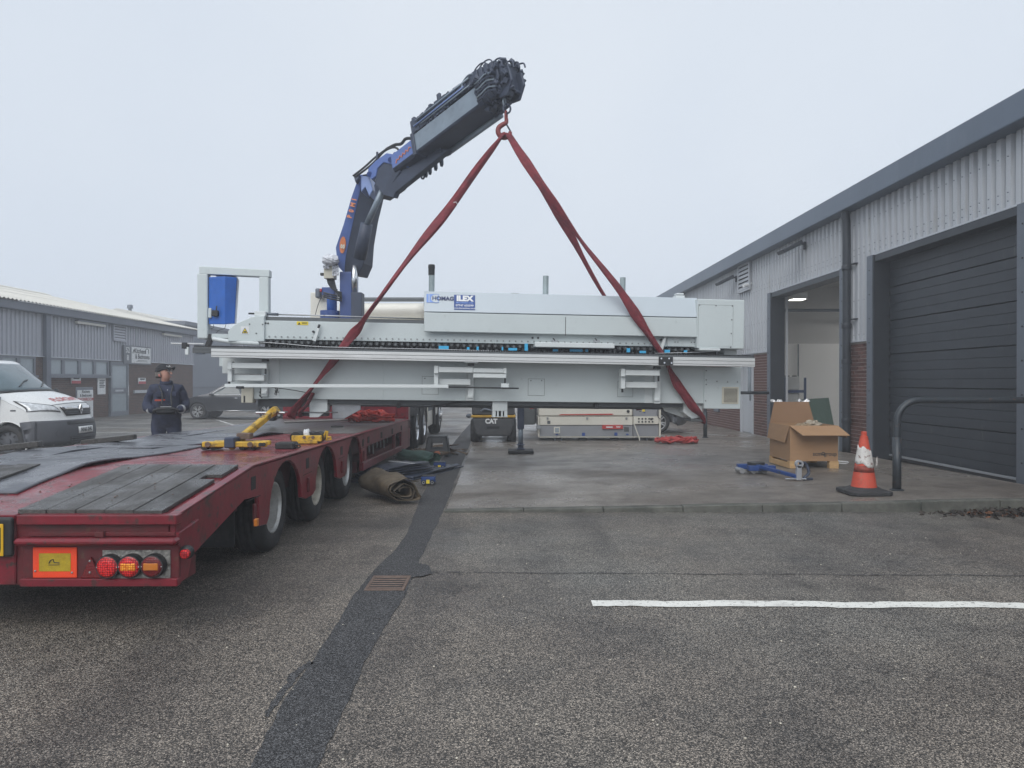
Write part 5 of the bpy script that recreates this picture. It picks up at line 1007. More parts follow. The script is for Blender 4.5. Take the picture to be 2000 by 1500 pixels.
b = MB(); b.prism([jp(-.05, -.16, -.36), jp(-.05, -.16, -.1), jp(.03, -.16, .12), jp(.17, -.16, .1), jp(.2, -.16, -.2), jp(.10, -.16, -.36)], jr * .36); b.build('knuckle_box', 'crane_dark', cr, .02)
for r, u, rad, t0, t1, m in ((.22, -.20, .05, .05, .34, 'crane_grey'), (.23, -.20, .05, .46, .88, 'crane_grey'), (-.14, .36, .05, .36, .86, 'crane_dark'), (.0, .40, .05, .36, .88, 'crane_dark'), (.14, .36, .05, .36, .88, 'crane_dark'), (-.27, .40, .018, .42, .84, 'crane_grey'), (-.275, .32, .014, .40, .80, 'crane_pale'), (-.275, .27, .012, .46, .86, 'crane_grey'), (-.1, .46, .03, .5, .84, 'crane_dark'), (.05, .47, .03, .56, .86, 'crane_dark')):
    b = MB(); b.cyl(jp(t0, r, u), jp(t1, r, u), rad, n=10); b.build('extension_cylinder' if rad > .04 else 'hydraulic_pipe', m, cr, smooth=True)
for t_, h in ((.37, .5), (.60, .6), (.385, .54), (.82, .5)): b = MB(); b.beam(jp(t_, -.2, .28), jp(t_, -.2, h), .05, .08, jd); b.build('pipe_bracket', 'crane_dark', cr, .005); b = MB(); b.beam(jp(t_, .2, .28), jp(t_, .2, h - .06), .05, .08, jd); b.build('pipe_bracket', 'crane_dark', cr, .005)
for t_, k in ((.30, 0), (.35, 1), (.40, 2), (.265, 3)):
    b = MB(); b.prism([jp(t_, .2, -.2), jp(t_ + .022, .2, -.2), jp(t_ + .016, .2, -.32), jp(t_ + .004, .2, -.36)], jr * .06); b.build('hanger_lug', 'crane_dark', cr, .004)
b = MB(); b.lathe([(.05, 0), (.05, .03), (.03, .03), (.03, 0)], jp(.235, .25, -.28), jr, 12, closed=True); b.build('tow_ring', 'crane_dark', cr)
b = MB(); b.prism([jp(.42, .0, -.17), jp(.49, .0, -.17), jp(.49, .0, -.26), jp(.43, .0, -.22)], jr * .25); b.build('slide_block', 'crane_dark', cr, .01)
# boom head: stacked section collars, pins, sheave plates, couplings
hq = random.Random(12)
for k, (t0, t1, w, h, u) in enumerate(((.875, .905, .58, .62, .12), (.91, .935, .56, .60, .13), (.94, .965, .52, .60, .14), (.97, .99, .48, .56, .13), (.995, 1.015, .44, .5, .12), (1.02, 1.04, .38, .44, .1))):
    sect('boom_collar', t0, t1, w, h, ['crane_dark', 'crane_dark'], .01, u, .05)
b = MB()
for k in range(150):
    t_ = hq.uniform(.86, 1.06); a_ = hq.uniform(0, 2 * PI); w = .34 - (t_ - .87) * .5; p = jp(t_, w * math.cos(a_) * .95, .13 + w * 1.08 * math.sin(a_))
    if hq.random() < .5: b.obox(p, (hq.uniform(.03, .09), hq.uniform(.03, .09), hq.uniform(.03, .1)), Matrix.Rotation(hq.uniform(0, 3), 3, 'Y') @ Matrix.Rotation(hq.uniform(0, 3), 3, 'X'))
    else: q = hq.uniform(.015, .035); b.cyl(p - jr * hq.uniform(.02, .06), p + jr * hq.uniform(.02, .06), q, n=8)
b.build('head_fittings', 'crane_dark', cr, .004, kind='stuff')
for k in range(8):
    t_ = .84 + k * .022; w0 = -.27 + .05 * (k % 4); h0_ = .40 + .025 * (k % 3); b = MB(); b.tube(soft([jp(t_ - .05, w0, .30), jp(t_ - .045, w0, h0_), jp(t_ + .0, w0, h0_ + .05), jp(t_ + .035, w0 + .02, h0_), jp(t_ + .04, w0, .22)], 4), .012, 6); b.build('hydraulic_pipe', 'crane_grey' if k % 3 == 0 else 'crane_dark', cr)
for k in range(5):
    t_ = .99 + k * .014; w0 = -.2 + .08 * k; b = MB(); b.tube(soft([jp(t_, w0, .28), jp(t_ + .02, w0, .40 - .02 * k), jp(t_ + .05, w0, .36 - .02 * k), jp(t_ + .055, w0, .2)], 4), .014, 6); b.build('hydraulic_pipe', 'crane_dark', cr)
for k in range(6):
    u_ = -.1 + .06 * k; b = MB(); b.tube(soft([jp(.88, -.3, u_), jp(.92, -.34, u_ - .03), jp(.96, -.31, u_ + .02), jp(1.0, -.27, u_ - .02)], 4), .013, 6); b.build('hydraulic_pipe', 'crane_grey' if k % 2 else 'crane_dark', cr)
for k in range(5): t_ = .9 + k * .032; b = MB(); b.prism([jp(t_, -.1 + .06 * k, .3), jp(t_ + .025, -.1 + .06 * k, .3), jp(t_ + .02, -.1 + .06 * k, .50 - .02 * k), jp(t_ + .004, -.1 + .06 * k, .50 - .02 * k)], jr * .07); b.build('stop_lug', 'crane_dark', cr, .006)
b = MB(); b.prism([jp(.99, -.16, .3), jp(1.07, -.16, .18), jp(1.075, -.16, -.05), jp(1.03, -.16, -.24), jp(.98, -.16, -.2)], jr * .05); b.prism([jp(.99, .12, .3), jp(1.07, .12, .18), jp(1.075, .12, -.05), jp(1.03, .12, -.24), jp(.98, .12, -.2)], jr * .05); b.build('head_plate', 'crane_dark', cr, .012)
# hook and shackles
HK = 11.6
mat('hook_red', (.22, .05, .05), .55, .3, .2, 12)
def link(name, c, rx_, rz_, r, m, turn=0):
    b = MB(); b.tube([Vector(c) + Matrix.Rotation(turn, 3, 'Z') @ Vector((rx_ * math.cos(2 * PI * k / 14), 0, rz_ * math.sin(2 * PI * k / 14))) for k in range(14)], r, 7, closed=True); return b.build(name, m, cr, smooth=True)
link('shackle', at(985, 199, HK), .035, .07, .016, 'crane_grey', 1.0); link('shackle', at(990, 213, HK), .06, .075, .016, 'crane_dark', .2); link('chain_link', at(988.5, 228, HK), .028, .085, .017, 'hook_red', 1.1)
hk = MB(); hk.tube(soft([at(989, 232, HK), at(988.5, 240, HK), at(982, 244, HK), at(974.5, 250, HK), at(973, 259, HK), at(978, 267, HK), at(986, 269.5, HK), at(994, 266, HK), at(997, 258, HK)], 5), [.03 + .012 * math.sin(PI * k / 40) for k in range(41)], 10); ho_ = hk.build('hook', 'hook_red', cr, smooth=True)
b = MB(); b.tube([at(989, 243, HK), at(997, 257, HK)], .014, 6); b.build('safety_latch', 'crane_dark', ho_)
# outrigger leg standing on its pad
ol = bpy.data.objects.new('outrigger', None); C.objects.link(ol); ol.parent = cr; ol.matrix_parent_inverse = Matrix.LocRotScale(cr.location, None, None).inverted()
ox = X(1017, 14.8); oz = apron_z(.3, 14.8)
b = MB(); b.box(ox - .07, ox + .07, 14.73, 14.87, .52, 1.35); b.build('sleeve', 'crane_dark', ol, .01); b = MB(); b.cyl((ox, 14.8, oz + .15), (ox, 14.8, .6), .05, n=14); b.build('ram', 'crane_grey', ol, smooth=True); b = MB(); b.lathe([(.06, .08), (.06, .16), (.085, .165), (.085, .18), (.055, .19), (.055, .22)], (ox, 14.8, oz), (0, 0, 1), 16); b.build('collar', 'crane_dark', ol); b = MB(); b.box(ox - .09, ox + .09, 14.71, 14.89, oz + .075, oz + .1); b.build('foot_plate', 'crane_dark', ol, .01)
b = MB(); b.box(ox - .26, ox + .26, 14.55, 15.05, oz + .006, oz + .07); o = b.build('outrigger_pad', 'black_rubber', None, .012); tag(o, 'thick black pad under the outrigger leg on the apron', 'pad')
# ------------------------------------------------------------------ slings
mat('sling', (.19, .022, .032), .75, 0, .3, 9, .8, 40, ((.075, .02, .028), .5, 4, .3), dirt2=((.32, .045, .05), .12, 7, .2))
mat('sling_bright', (.42, .05, .045), .75, 0, .25, 9, .6, 40, ((.2, .03, .03), .35, 6, .3))
def sling(name, pts, rr_, label, m='sling'):
    P = soft(pts, 10); n_ = len(P); q = random.Random(len(label)); rs = [rr_[0] + (rr_[1] - rr_[0]) * k / (n_ - 1) + .006 * math.sin(k * .55 + q.random() * .5) for k in range(n_)]
    P = [p + Vector((.008 * math.sin(k * .33), 0, .006 * math.sin(k * .51))) for k, p in enumerate(P)]
    b = MB(); b.tube(P, rs, 28, flat=.42, fold=.16, twist=.10); o = b.build(name, m, None, smooth=True); return tag(o, label, 'sling', 'red lifting slings on the crane hook')
def fy(px, y): return (MM @ ml(px, 700, y)).y          # world depth of the machine plane at this column
L_ = [(984, 262, 11.58), (968, 283, 11.5), (890, 390, 11.2), (800, 505, 10.95), (720, 612, fy(720, -.14)), (690, 655, fy(690, -.13)), (650, 706, fy(650, -.13)), (605, 765, fy(605, -.1)), (570, 806, fy(575, -.02)), (572, 813, fy(575, .15))]
sling('lifting_sling', [at(*p) for p in L_], (.064, .064), 'dark red sling running from the hook to the left foot')
b = MB(); b.tube(soft([at(612, 768, fy(605, -.12)), at(600, 790, fy(600, -.06)), at(586, 806, fy(586, 0)), at(590, 812, fy(590, .15))], 8), .035, 12, flat=.6, fold=.08); o = b.build('sling_tail', 'sling', None, smooth=True); tag(o, 'short second strand of red sling at the left foot', 'sling', 'red lifting slings on the crane hook')
R_ = [(990, 264, 11.55), (1008, 286, 11.5), (1060, 365, 11.3), (1125, 455, 11.2), (1200, 555, fy(1200, -.2)), (1250, 628, fy(1250, -.18)), (1290, 688, fy(1290, -.16)), (1318, 738, fy(1318, -.14)), (1345, 782, fy(1345, -.1)), (1372, 813, fy(1370, -.05)), (1372, 819, fy(1370, .15))]
sling('lifting_sling', [at(*p) for p in R_], (.066, .070), 'dark red sling crossing the front of the machine to the right foot')
Q_ = [(994, 264, 11.6), (1012, 288, 11.7), (1070, 385, 12.0), (1130, 488, 12.4), (1182, 582, 12.75), (1210, 640, 12.95), (1250, 800, 13.0)]
sling('lifting_sling', [at(*p) for p in Q_], (.064, .070), 'dark red sling going down behind the machine hood')
b = MB(); b.tube([at(886, 396, 11.1), at(891, 395, 11.08), at(894, 400, 11.1)], .006, 5); b.build('label_tag', 'white_plastic', bpy.data.objects['lifting_sling'])
# ------------------------------------------------------------------ road vehicles: lofted shells
mat('van_white', (.74, .75, .74), .28, 0, .03, 2, coat=.5); mat('plastic_grey', (.075, .08, .092), .6, 0, .1, 6); mat('screen', (.10, .145, .165), .08, 0, .25, 1.5, spec=.7); mat('lamp_clear', (.62, .64, .65), .12, .2, .4, 18, .4, 22)
mat('car_paint', (.030, .034, .042), .3, .3, .08, 2, coat=.6); mat('car_glass', (.06, .08, .085), .06, 0, .1, 2, spec=.8); mat('alloy', (.5, .51, .52), .35, .7, .1, 5); mat('car_black', (.028, .030, .034), .3, .2, .08, 2, coat=.5)
class Shell:
    def __init__(s, prof, w, pull, wheels, wr, sill):
        s.p = [Vector(q) for q in prof]; s.w, s.pull, s.wheels, s.wr, s.sill = w, pull, wheels, wr, sill
    def pt(s, u, t):                                  # u across -1..1, t profile index
        i = max(0, min(len(s.p) - 2, int(t))); f = t - i; a = s.p[max(i - 1, 0)]; b = s.p[i]; c = s.p[i + 1]; d = s.p[min(i + 2, len(s.p) - 1)]
        q = b.lerp(c, f) if False else .5 * ((2 * b) + (c - a) * f + (2 * a - 5 * b + 4 * c - d) * f * f + (3 * b - a - 3 * c + d) * f ** 3)
        return Vector((q.x - s.pull(q.x, q.y) * abs(u) ** 3.2, u * s.w(q.y), q.y - s.droop(q.x, q.y) * abs(u) ** 3))
    def off(s, u, t, o):
        e = .01; p = s.pt(u, t); n = (s.pt(u, t + e) - s.pt(u, t - e)).cross(s.pt(u + e, t) - s.pt(u - e, t)); n.normalize()
        if n.x * 1.0 + n.z < 0 and t < len(s.p) * .6: n = -n
        return p + n * o
    def skin(s, name, m, parent, n=3, nu=14):
        T = (len(s.p) - 1) * n; b = MB(); b.grid(lambda i, j: s.pt(-1 + 2 * i, j * (len(s.p) - 1)), nu, T); return b.build(name, m, parent, smooth=True)
    def side(s, name, m, parent, sg, n=3):
        T = (len(s.p) - 1) * n; E = [s.pt(1, k / n) for k in range(T + 1)]; poly = [(p.x, p.z) for p in E]
        x1, x0 = poly[-1][0], poly[0][0]; bot = [(x1, s.sill)]
        for wx in sorted(s.wheels): bot += [(wx - s.wr * math.cos(R(a_)), s.sill + .0 + max(0, (s.wr_c + s.wr * math.sin(R(a_))) - s.sill)) for a_ in range(0, 181, 12)]
        bot.append((x0, s.sill)); return s.sheet(name, poly + bot, m, parent, sg, 0)
    wr_c = .33
    droop = staticmethod(lambda x, z: 0.0)
    def sheet(s, name, poly, m, parent, sg, o):
        bm = bmesh.new(); f = bm.faces.new([bm.verts.new((x, 0, z)) for x, z in poly]); bmesh.ops.triangulate(bm, faces=[f])
        for z in [q * .1 for q in range(2, 21)]: bmesh.ops.bisect_plane(bm, geom=bm.verts[:] + bm.edges[:] + bm.faces[:], plane_co=(0, 0, z), plane_no=(0, 0, 1))
        for v in bm.verts: v.co.y = sg * (s.w(v.co.z) + o)
        bmesh.ops.recalc_face_normals(bm, faces=bm.faces); me = bpy.data.meshes.new(name); bm.to_mesh(me); bm.free()
        me.materials.append(M_[m]); [setattr(p, 'use_smooth', True) for p in me.polygons]; ob = bpy.data.objects.new(name, me); put(ob, parent)
        if o: md = ob.modifiers.new('t', 'SOLIDIFY'); md.thickness = .006
        return ob
    def patch(s, name, c, o, m, parent, nu=8, nv=6, solid=.006):   # c: four (u,t) corners
        def fn(i, j):
            u = (c[0][0] * (1 - i) + c[1][0] * i) * (1 - j) + (c[3][0] * (1 - i) + c[2][0] * i) * j; t = (c[0][1] * (1 - i) + c[1][1] * i) * (1 - j) + (c[3][1] * (1 - i) + c[2][1] * i) * j
            return s.off(u, t, o)
        b = MB(); b.grid(fn, nu, nv); return b.build(name, m, parent, smooth=True, solid=solid)
vp = [(-.16, .20), (-.03, .27), (0, .42), (-.01, .58), (-.05, .71), (-.08, .79), (-.13, 1.00), (-.23, 1.10), (-.54, 1.22), (-.82, 1.30), (-.88, 1.33), (-1.25, 1.59), (-1.58, 1.81), (-1.78, 1.91), (-2.1, 1.955), (-3.4, 1.975), (-4.5, 1.95), (-4.72, 1.85), (-4.78, 1.2), (-4.8, .5), (-4.75, .3)]
van = thing('white_van', 'white panel van with red lettering on its bonnet, cropped at left', 'van', (-8.78, 14.95, 0), (0, 0, R(2)), True)
vs_ = Shell(vp, lambda z: .955 - .17 * max(0, (z - .95)) ** 1.3 - .06 * max(0, .5 - z), lambda x, z: (.46 if x > -1.2 else .46 * max(0, 1 - (-1.2 - x) / 1.0)) * (1 if z < 1.3 else max(.35, 1 - (z - 1.3))) if x > -2.4 else (-.12 if x < -4.4 else 0), (-.95, -4.05), .38, .26)
vs_.droop = lambda x, z: .13 * max(0, min(1, (z - .85) / .2)) * max(0, min(1, (1.42 - z) / .25)) if x > -1.3 else 0.
vs_.skin('body_shell', 'van_white', van)
for sg in (1, -1):
    sd = vs_.side('body_side', 'van_white', van, sg)
    vs_.sheet('side_window', [(-1.42, 1.25), (-1.75, 1.68), (-2.45, 1.74), (-2.5, 1.24)], 'screen', van, sg, .008); vs_.sheet('quarter_window', [(-1.12, 1.22), (-1.36, 1.46), (-1.34, 1.22)], 'screen', van, sg, .008)
    vs_.sheet('door_seam', [(-1.08, .3), (-1.09, .3), (-1.09, 1.2), (-1.08, 1.2)], 'black', van, sg, .003); vs_.sheet('door_seam', [(-2.56, .3), (-2.57, .3), (-2.57, 1.8), (-2.56, 1.8)], 'black', van, sg, .003)
    vs_.sheet('indicator', [(-.78, .92), (-.88, .92), (-.88, .945), (-.78, .945)], 'plastic_grey', van, sg, .006); vs_.sheet('sill_trim', [(-1.35, .26), (-3.6, .26), (-3.6, .44), (-1.35, .44)], 'plastic_grey', van, sg, .012)
    b = MB(); b.lathe([(.40, -.02), (.40, .01), (.38, .012), (.38, -.02)], (-.95, sg * .945, .33), (0, sg, 0), 26, closed=True); b.build('arch_lip', 'van_white', van, smooth=True)
    b = MB(); b.ball((-1.2, sg * 1.08, 1.22), .07, .1, .13, 10, 8); b.build('door_mirror', 'black', van, smooth=True)
    for wx in (-.95, -4.05):
        b = MB(); b.lathe([(.205, 0), (.22, -.02), (.30, -.02), (.325, .02), (.33, .06), (.33, .16), (.31, .2), (.205, .2)], (wx, sg * .93, .33), (0, -sg, 0), 30, closed=True); wh = b.build('wheel', 'tyre', van, smooth=True)
        b = MB(); b.lathe([(.206, .0), (.195, .02), (.18, .05), (.12, .03), (.06, .02), (.05, .0), (.004, -.005)], (wx, sg * .93, .33), (0, -sg, 0), 30, cap0=False); wr_ = b.build('wheel_trim', 'plastic_grey', wh)
        for k in range(9): a_ = 2 * PI * k / 9; b = MB(); b.obox((wx + .145 * math.cos(a_), sg * .905, .33 + .145 * math.sin(a_)), (.05, .012, .03), Matrix.Rotation(-a_, 3, 'Y')); b.build('trim_slot', 'black', wr_, .006)
    b = MB(); b.lathe([(.36, 0), (.36, .3)], (-.95, sg * .42, .36), (0, sg, 0), 20); b.build('wheel_well', 'black_soft', van)
    vs_.patch('headlamp', [(sg * .58, 5.55), (sg * .985, 6.0), (sg * .93, 7.75), (sg * .70, 6.6)], .012, 'lamp_clear', van, 10, 8)
    hl_ = vs_.patch('headlamp_rim', [(sg * .56, 5.47), (sg * .998, 5.92), (sg * .945, 7.88), (sg * .68, 6.68)], .007, 'black', van, 10, 8)
    vs_.patch('fog_recess', [(sg * .62, 1.9), (sg * .8, 1.9), (sg * .8, 2.7), (sg * .62, 2.7)], .022, 'plastic_grey', van, 5, 4)
    p = vs_.off(sg * .71, 2.3, .02); b = MB(); b.lathe([(.06, .0), (.06, .012), (.045, .006), (.004, .006)], p, (1, sg * .5, 0), 14); b.build('fog_ring', 'plastic_grey', van)
vs_.patch('windscreen', [(-.93, 10.0), (.93, 10.0), (.90, 12.85), (-.90, 12.85)], .008, 'screen', van, 16, 12); vs_.patch('cowl', [(-.95, 9.55), (.95, 9.55), (.95, 10.02), (-.95, 10.02)], .010, 'black', van, 14, 3)
vs_.patch('bumper', [(-1.0, .2), (1.0, .2), (1.0, 4.1), (-1.0, 4.1)], .014, 'plastic_grey', van, 24, 12, .03); vs_.patch('lower_grille', [(-.46, 1.0), (.46, 1.0), (.48, 1.9), (-.48, 1.9)], .032, 'black', van, 10, 6); vs_.patch('upper_slot', [(-.52, 3.3), (.52, 3.3), (.52, 3.85), (-.52, 3.85)], .032, 'black', van, 10, 4)
for k in range(3): vs_.patch('grille_bar', [(-.46, 1.12 + k * .26), (.46, 1.12 + k * .26), (.46, 1.2 + k * .26), (-.46, 1.2 + k * .26)], .042, 'plastic_grey', van, 10, 2)
vs_.patch('grille', [(-.46, 5.1), (.46, 5.1), (.56, 6.0), (-.56, 6.0)], .012, 'black', van, 12, 6); vs_.patch('grille_chrome', [(-.50, 5.66), (.50, 5.66), (.55, 5.98), (-.55, 5.98)], .022, 'chrome', van, 12, 4)
for k in range(2): vs_.patch('grille_bar', [(-.47, 5.22 + k * .2), (.47, 5.22 + k * .2), (.48, 5.29 + k * .2), (-.48, 5.29 + k * .2)], .02, 'plastic_grey', van, 10, 2)
p = vs_.off(0, 5.62, .03); b = MB(); D_ = [(0, .10), (.055, 0), (0, -.10), (-.055, 0)]
for q in range(4): a_, c_ = D_[q], D_[(q + 1) % 4]; b.beam(p + Vector((.01, a_[0], a_[1])), p + Vector((.01, c_[0], c_[1])), .02, .022, (1, 0, 0))
b.build('diamond_badge', 'chrome', van, .003)
vs_.patch('bonnet_intake', [(-.62, 9.05), (-.18, 9.05), (-.18, 9.4), (-.62, 9.4)], .006, 'black', van, 6, 3); vs_.patch('bonnet_intake', [(.18, 9.05), (.62, 9.05), (.62, 9.4), (.18, 9.4)], .006, 'black', van, 6, 3)
vs_.patch('bonnet_seam', [(-.82, 6.55), (.82, 6.55), (.82, 6.6), (-.82, 6.6)], .004, 'plastic_grey', van, 12, 1)
b = MB(); P = [vs_.off(-.55 + .5 * k / 6, 10.25 + .45 * math.sin(k / 6 * 1.5), .03) for k in range(7)]; b.tube(P, .012, 5); b.build('wiper', 'black', van); b = MB(); P = [vs_.off(.1 + .6 * k / 6, 10.2 + .4 * math.sin(k / 6 * 1.5), .03) for k in range(7)]; b.tube(P, .012, 5); b.build('wiper', 'black', van)
pl_ = vs_.patch('number_plate', [(-.27, 2.15), (.27, 2.15), (.27, 2.95), (-.27, 2.95)], .045, 'white_plastic', van, 4, 2)
def wrap(body, size, sx, u0, t0, du, dt, o, m, bold):  # lettering bent over the shell
    ob = text('lettering', body, size, m, van, (0, 0, 0), (0, 0, 0), bold, ext=0); 
    for v in ob.data.vertices: v.co = vs_.off(u0 + v.co.x * du * sx, t0 + v.co.y * dt, o)
    return ob
wrap('NX63 ZHE', .14, 1.0, .0, 2.55, 1.02 * .62, 4.3, .053, 'ink', .004)
wrap('FLORCRAFT', .30, 1.0, -.10, 7.3, .52, 2.3, .006, 'red_ink', .004)
for sg in (1, -1): vs_.sheet('bumper_side', [(-.40, .22), (-.60, .22), (-.58, .36), (-.62, .52), (-.70, .70), (-.40, .73)], 'plastic_grey', van, sg, .016)
# dark cars
cp = [(-.12, .22), (0, .30), (.02, .48), (-.02, .62), (-.12, .74), (-.5, .86), (-1.05, .97), (-1.35, 1.04), (-1.8, 1.30), (-2.15, 1.43), (-2.8, 1.47), (-3.5, 1.43), (-4.0, 1.30), (-4.35, 1.02), (-4.55, .95), (-4.68, .8), (-4.7, .5), (-4.6, .28)]
def car(loc, rz, label, paint):
    c = thing('parked_car', label, 'car', loc, (0, 0, rz), True, 'dark cars parked in the yard'); s = Shell(cp, lambda z: .92 - .30 * max(0, z - .9) - .1 * max(0, .45 - z), lambda x, z: .30 * max(0, 1 + x / 1.1) if x > -1.1 else (-.25 * max(0, (-3.9 - x) / .8)), (-.92, -3.62), .36, .24); s.wr_c = .325
    s.skin('body_shell', paint, c)
    for sg in (1, -1):
        s.side('body_side', paint, c, sg); s.sheet('side_window', [(-1.55, 1.0), (-1.95, 1.29), (-2.35, 1.385), (-2.62, 1.395), (-2.62, .98)], 'car_glass', c, sg, .006); s.sheet('side_window', [(-2.70, .98), (-2.70, 1.395), (-3.3, 1.36), (-3.62, 1.22), (-3.7, 1.0)], 'car_glass', c, sg, .006)
        b = MB(); b.tube([(x, sg * (s.w(z) + .008), z) for x, z in ((-1.45, .985), (-1.75, 1.2), (-2.1, 1.36), (-2.6, 1.42), (-3.2, 1.4), (-3.75, 1.2))], .012, 5); b.build('window_trim', 'chrome', c); b = MB(); b.tube([(-1.5, sg * (s.w(.96) + .006), .965), (-3.75, sg * (s.w(.98) + .006), .985)], .01, 5); b.build('window_trim', 'chrome', c)
        s.sheet('sill_trim', [(-1.35, .33), (-3.2, .35), (-3.2, .37), (-1.35, .35)], 'chrome', c, sg, .006); s.sheet('door_seam', [(-1.42, .3), (-1.425, .3), (-1.425, .95), (-1.42, .95)], 'black', c, sg, .003); s.sheet('door_seam', [(-2.65, .3), (-2.655, .3), (-2.655, .95), (-2.65, .95)], 'black', c, sg, .003)
        for hx in (-2.35, -3.4): s.sheet('door_handle', [(hx, .83), (hx - .16, .83), (hx - .16, .855), (hx, .855)], 'chrome', c, sg, .012)
        b = MB(); b.ball((-1.5, sg * 1.0, .99), .09, .08, .055, 10, 6); b.build('door_mirror', paint, c, smooth=True)
        s.patch('headlamp', [(sg * .55, 3.3), (sg * .97, 3.4), (sg * .95, 4.1), (sg * .6, 3.9)], .006, 'lamp_clear', c, 6, 4)
        for wx in (-.92, -3.62):
            b = MB(); b.lathe([(.22, 0), (.235, -.015), (.29, -.015), (.315, .02), (.325, .05), (.325, .17), (.3, .2), (.22, .2)], (wx, sg * .90, .325), (0, -sg, 0), 28, closed=True); wh = b.build('wheel', 'tyre', c, smooth=True)
            b = MB(); b.lathe([(.221, .0), (.21, .01), (.205, .05), (.21, .12)], (wx, sg * .90, .325), (0, -sg, 0), 28, cap0=False, cap1=False); rm2 = b.build('rim', 'alloy', wh); b = MB(); b.lathe([(.2, .07), (.2, .08)], (wx, sg * .9, .325), (0, -sg, 0), 20); b.build('brake_disc', 'black', wh)
            for k in range(10): a_ = 2 * PI * k / 10 + (.12 if k % 2 else -.12); b = MB(); b.beam((wx + .04 * math.cos(a_), sg * .885, .325 + .04 * math.sin(a_)), (wx + .21 * math.cos(a_), sg * .895, .325 + .21 * math.sin(a_)), .035, .02, (0, 1, 0)); b.build('spoke', 'alloy', rm2)
        b = MB(); b.lathe([(.35, 0), (.35, .3)], (-.92, sg * .40, .34), (0, sg, 0), 18); b.build('wheel_well', 'black_soft', c); b = MB(); b.lathe([(.35, 0), (.35, .3)], (-3.62, sg * .40, .34), (0, sg, 0), 18); b.build('wheel_well', 'black_soft', c)
    s.patch('windscreen', [(-.9, 7.1), (.9, 7.1), (.86, 8.9), (-.86, 8.9)], .006, 'car_glass', c, 10, 8); s.patch('rear_screen', [(-.86, 11.6), (.86, 11.6), (.9, 12.8), (-.9, 12.8)], -.006, 'car_glass', c, 10, 6)
    return c
car((X(362, 29.2), 29.2, 0), R(180), 'dark grey parked car seen from the side behind the man', 'car_paint')
car((X(1338, 21.3), 21.3, .014), R(-3), 'black parked car behind the white sander', 'car_black')
# ------------------------------------------------------------------ forklift
mat('fork_dark', (.055, .058, .062), .6, 0, .2, 5, .2, 20, ((.10, .095, .088), .3, 7, .3)); mat('fork_yellow', (.50, .29, .03), .55, 0, .15, 5, 0, 60, ((.13, .09, .05), .3, 8, .25))
fx, fyy = -.33, 17.4
fk = thing('forklift', 'dark and yellow forklift seen from behind with white letters on its counterweight', 'forklift', (fx, fyy, 0))
b = MB(); b.prism([(fx - .40, fyy, .17), (fx + .40, fyy, .17), (fx + .50, fyy, .42), (fx + .52, fyy, .62), (fx - .52, fyy, .62), (fx - .50, fyy, .42)], (0, .55, 0)); cw = b.build('counterweight', 'fork_dark', fk, .05, seg=3)
text('lettering', 'CAT', .155, 'white_plastic', cw, (fx - .05, fyy - .006, .53), (R(90), 0, 0), .009, sx=.95)
b = MB(); b.box(fx - .16, fx + .16, fyy - .004, fyy + .1, .34, .42); b.build('tow_slot', 'black', cw, .01)
b = MB(); b.box(fx - .54, fx + .54, fyy - .02, fyy + .5, .621, .68); b.build('yellow_band', 'fork_yellow', fk, .015); b = MB(); b.box(fx - .52, fx + .52, fyy, fyy + .9, .681, .98); b.build('grille_body', 'fork_dark', fk, .03); b = MB(); b.box(fx - .3, fx + .2, fyy - .012, fyy + .02, .75, .93); b.build('radiator_opening', 'black', fk, .02); b = MB(); b.box(fx - .52, fx + .52, fyy - .01, fyy + .9, .982, 1.04); b.build('hood_top', 'fork_yellow', fk, .02)
b = MB(); b.tube(soft([(fx - .3, fyy - .01, .78), (fx - .2, fyy - .03, .83), (fx, fyy - .03, .78)], 4), .025, 8); b.build('exhaust', 'grey_metal', fk); b = MB(); b.ball((fx - .6, fyy + .1, .66), .07, .06, .055, 8, 6); b.build('side_lamp', 'grey_metal', fk)
for s_ in (1, -1):
    for yy, rr in ((fyy + .35, .29), (fyy + 1.6, .34)):
        b = MB(); b.lathe([(.14, 0), (.16, -.01), (rr - .03, -.01), (rr, .03), (rr, .2), (rr - .03, .22), (.14, .22)], (fx + s_ * .55, yy, rr), (-s_, 0, 0), 24, closed=True); wh = b.build('wheel', 'tyre', fk, smooth=True); b = MB(); b.lathe([(.141, 0), (.12, .05), (.004, .04)], (fx + s_ * .55, yy, rr), (-s_, 0, 0), 18, cap0=False); b.build('rim', 'fork_yellow', wh)
    b = MB(); b.beam((fx + s_ * .48, fyy + .35, 1.0), (fx + s_ * .44, fyy + .55, 2.05), .06, .06, (0, 1, 0)); b.beam((fx + s_ * .48, fyy + 1.7, 1.0), (fx + s_ * .44, fyy + 1.5, 2.05), .06, .06, (0, 1, 0)); b.beam((fx + s_ * .44, fyy + .5, 2.05), (fx + s_ * .44, fyy + 1.6, 2.05), .06, .06); b.build('guard_post', 'fork_dark', fk)
    b = MB(); b.box(fx + s_ * .3 - .05, fx + s_ * .3 + .05, fyy + 2.0, fyy + 2.1, .08, 2.0); b.build('mast', 'fork_dark', fk); b = MB(); b.box(fx + s_ * .25 - .05, fx + s_ * .25 + .05, fyy + 2.15, fyy + 3.2, .06, .1); b.build('fork', 'steel', fk)
b = MB(); b.box(fx - .5, fx + .5, fyy + .55, fyy + 1.9, .3, .68); b.build('chassis', 'fork_yellow', fk, .03); b = MB(); b.box(fx - .25, fx + .25, fyy + .75, fyy + 1.2, 1.041, 1.15); b.box(fx - .25, fx + .25, fyy + .68, fyy + .78, 1.151, 1.5); b.build('seat', 'black', fk, .04)
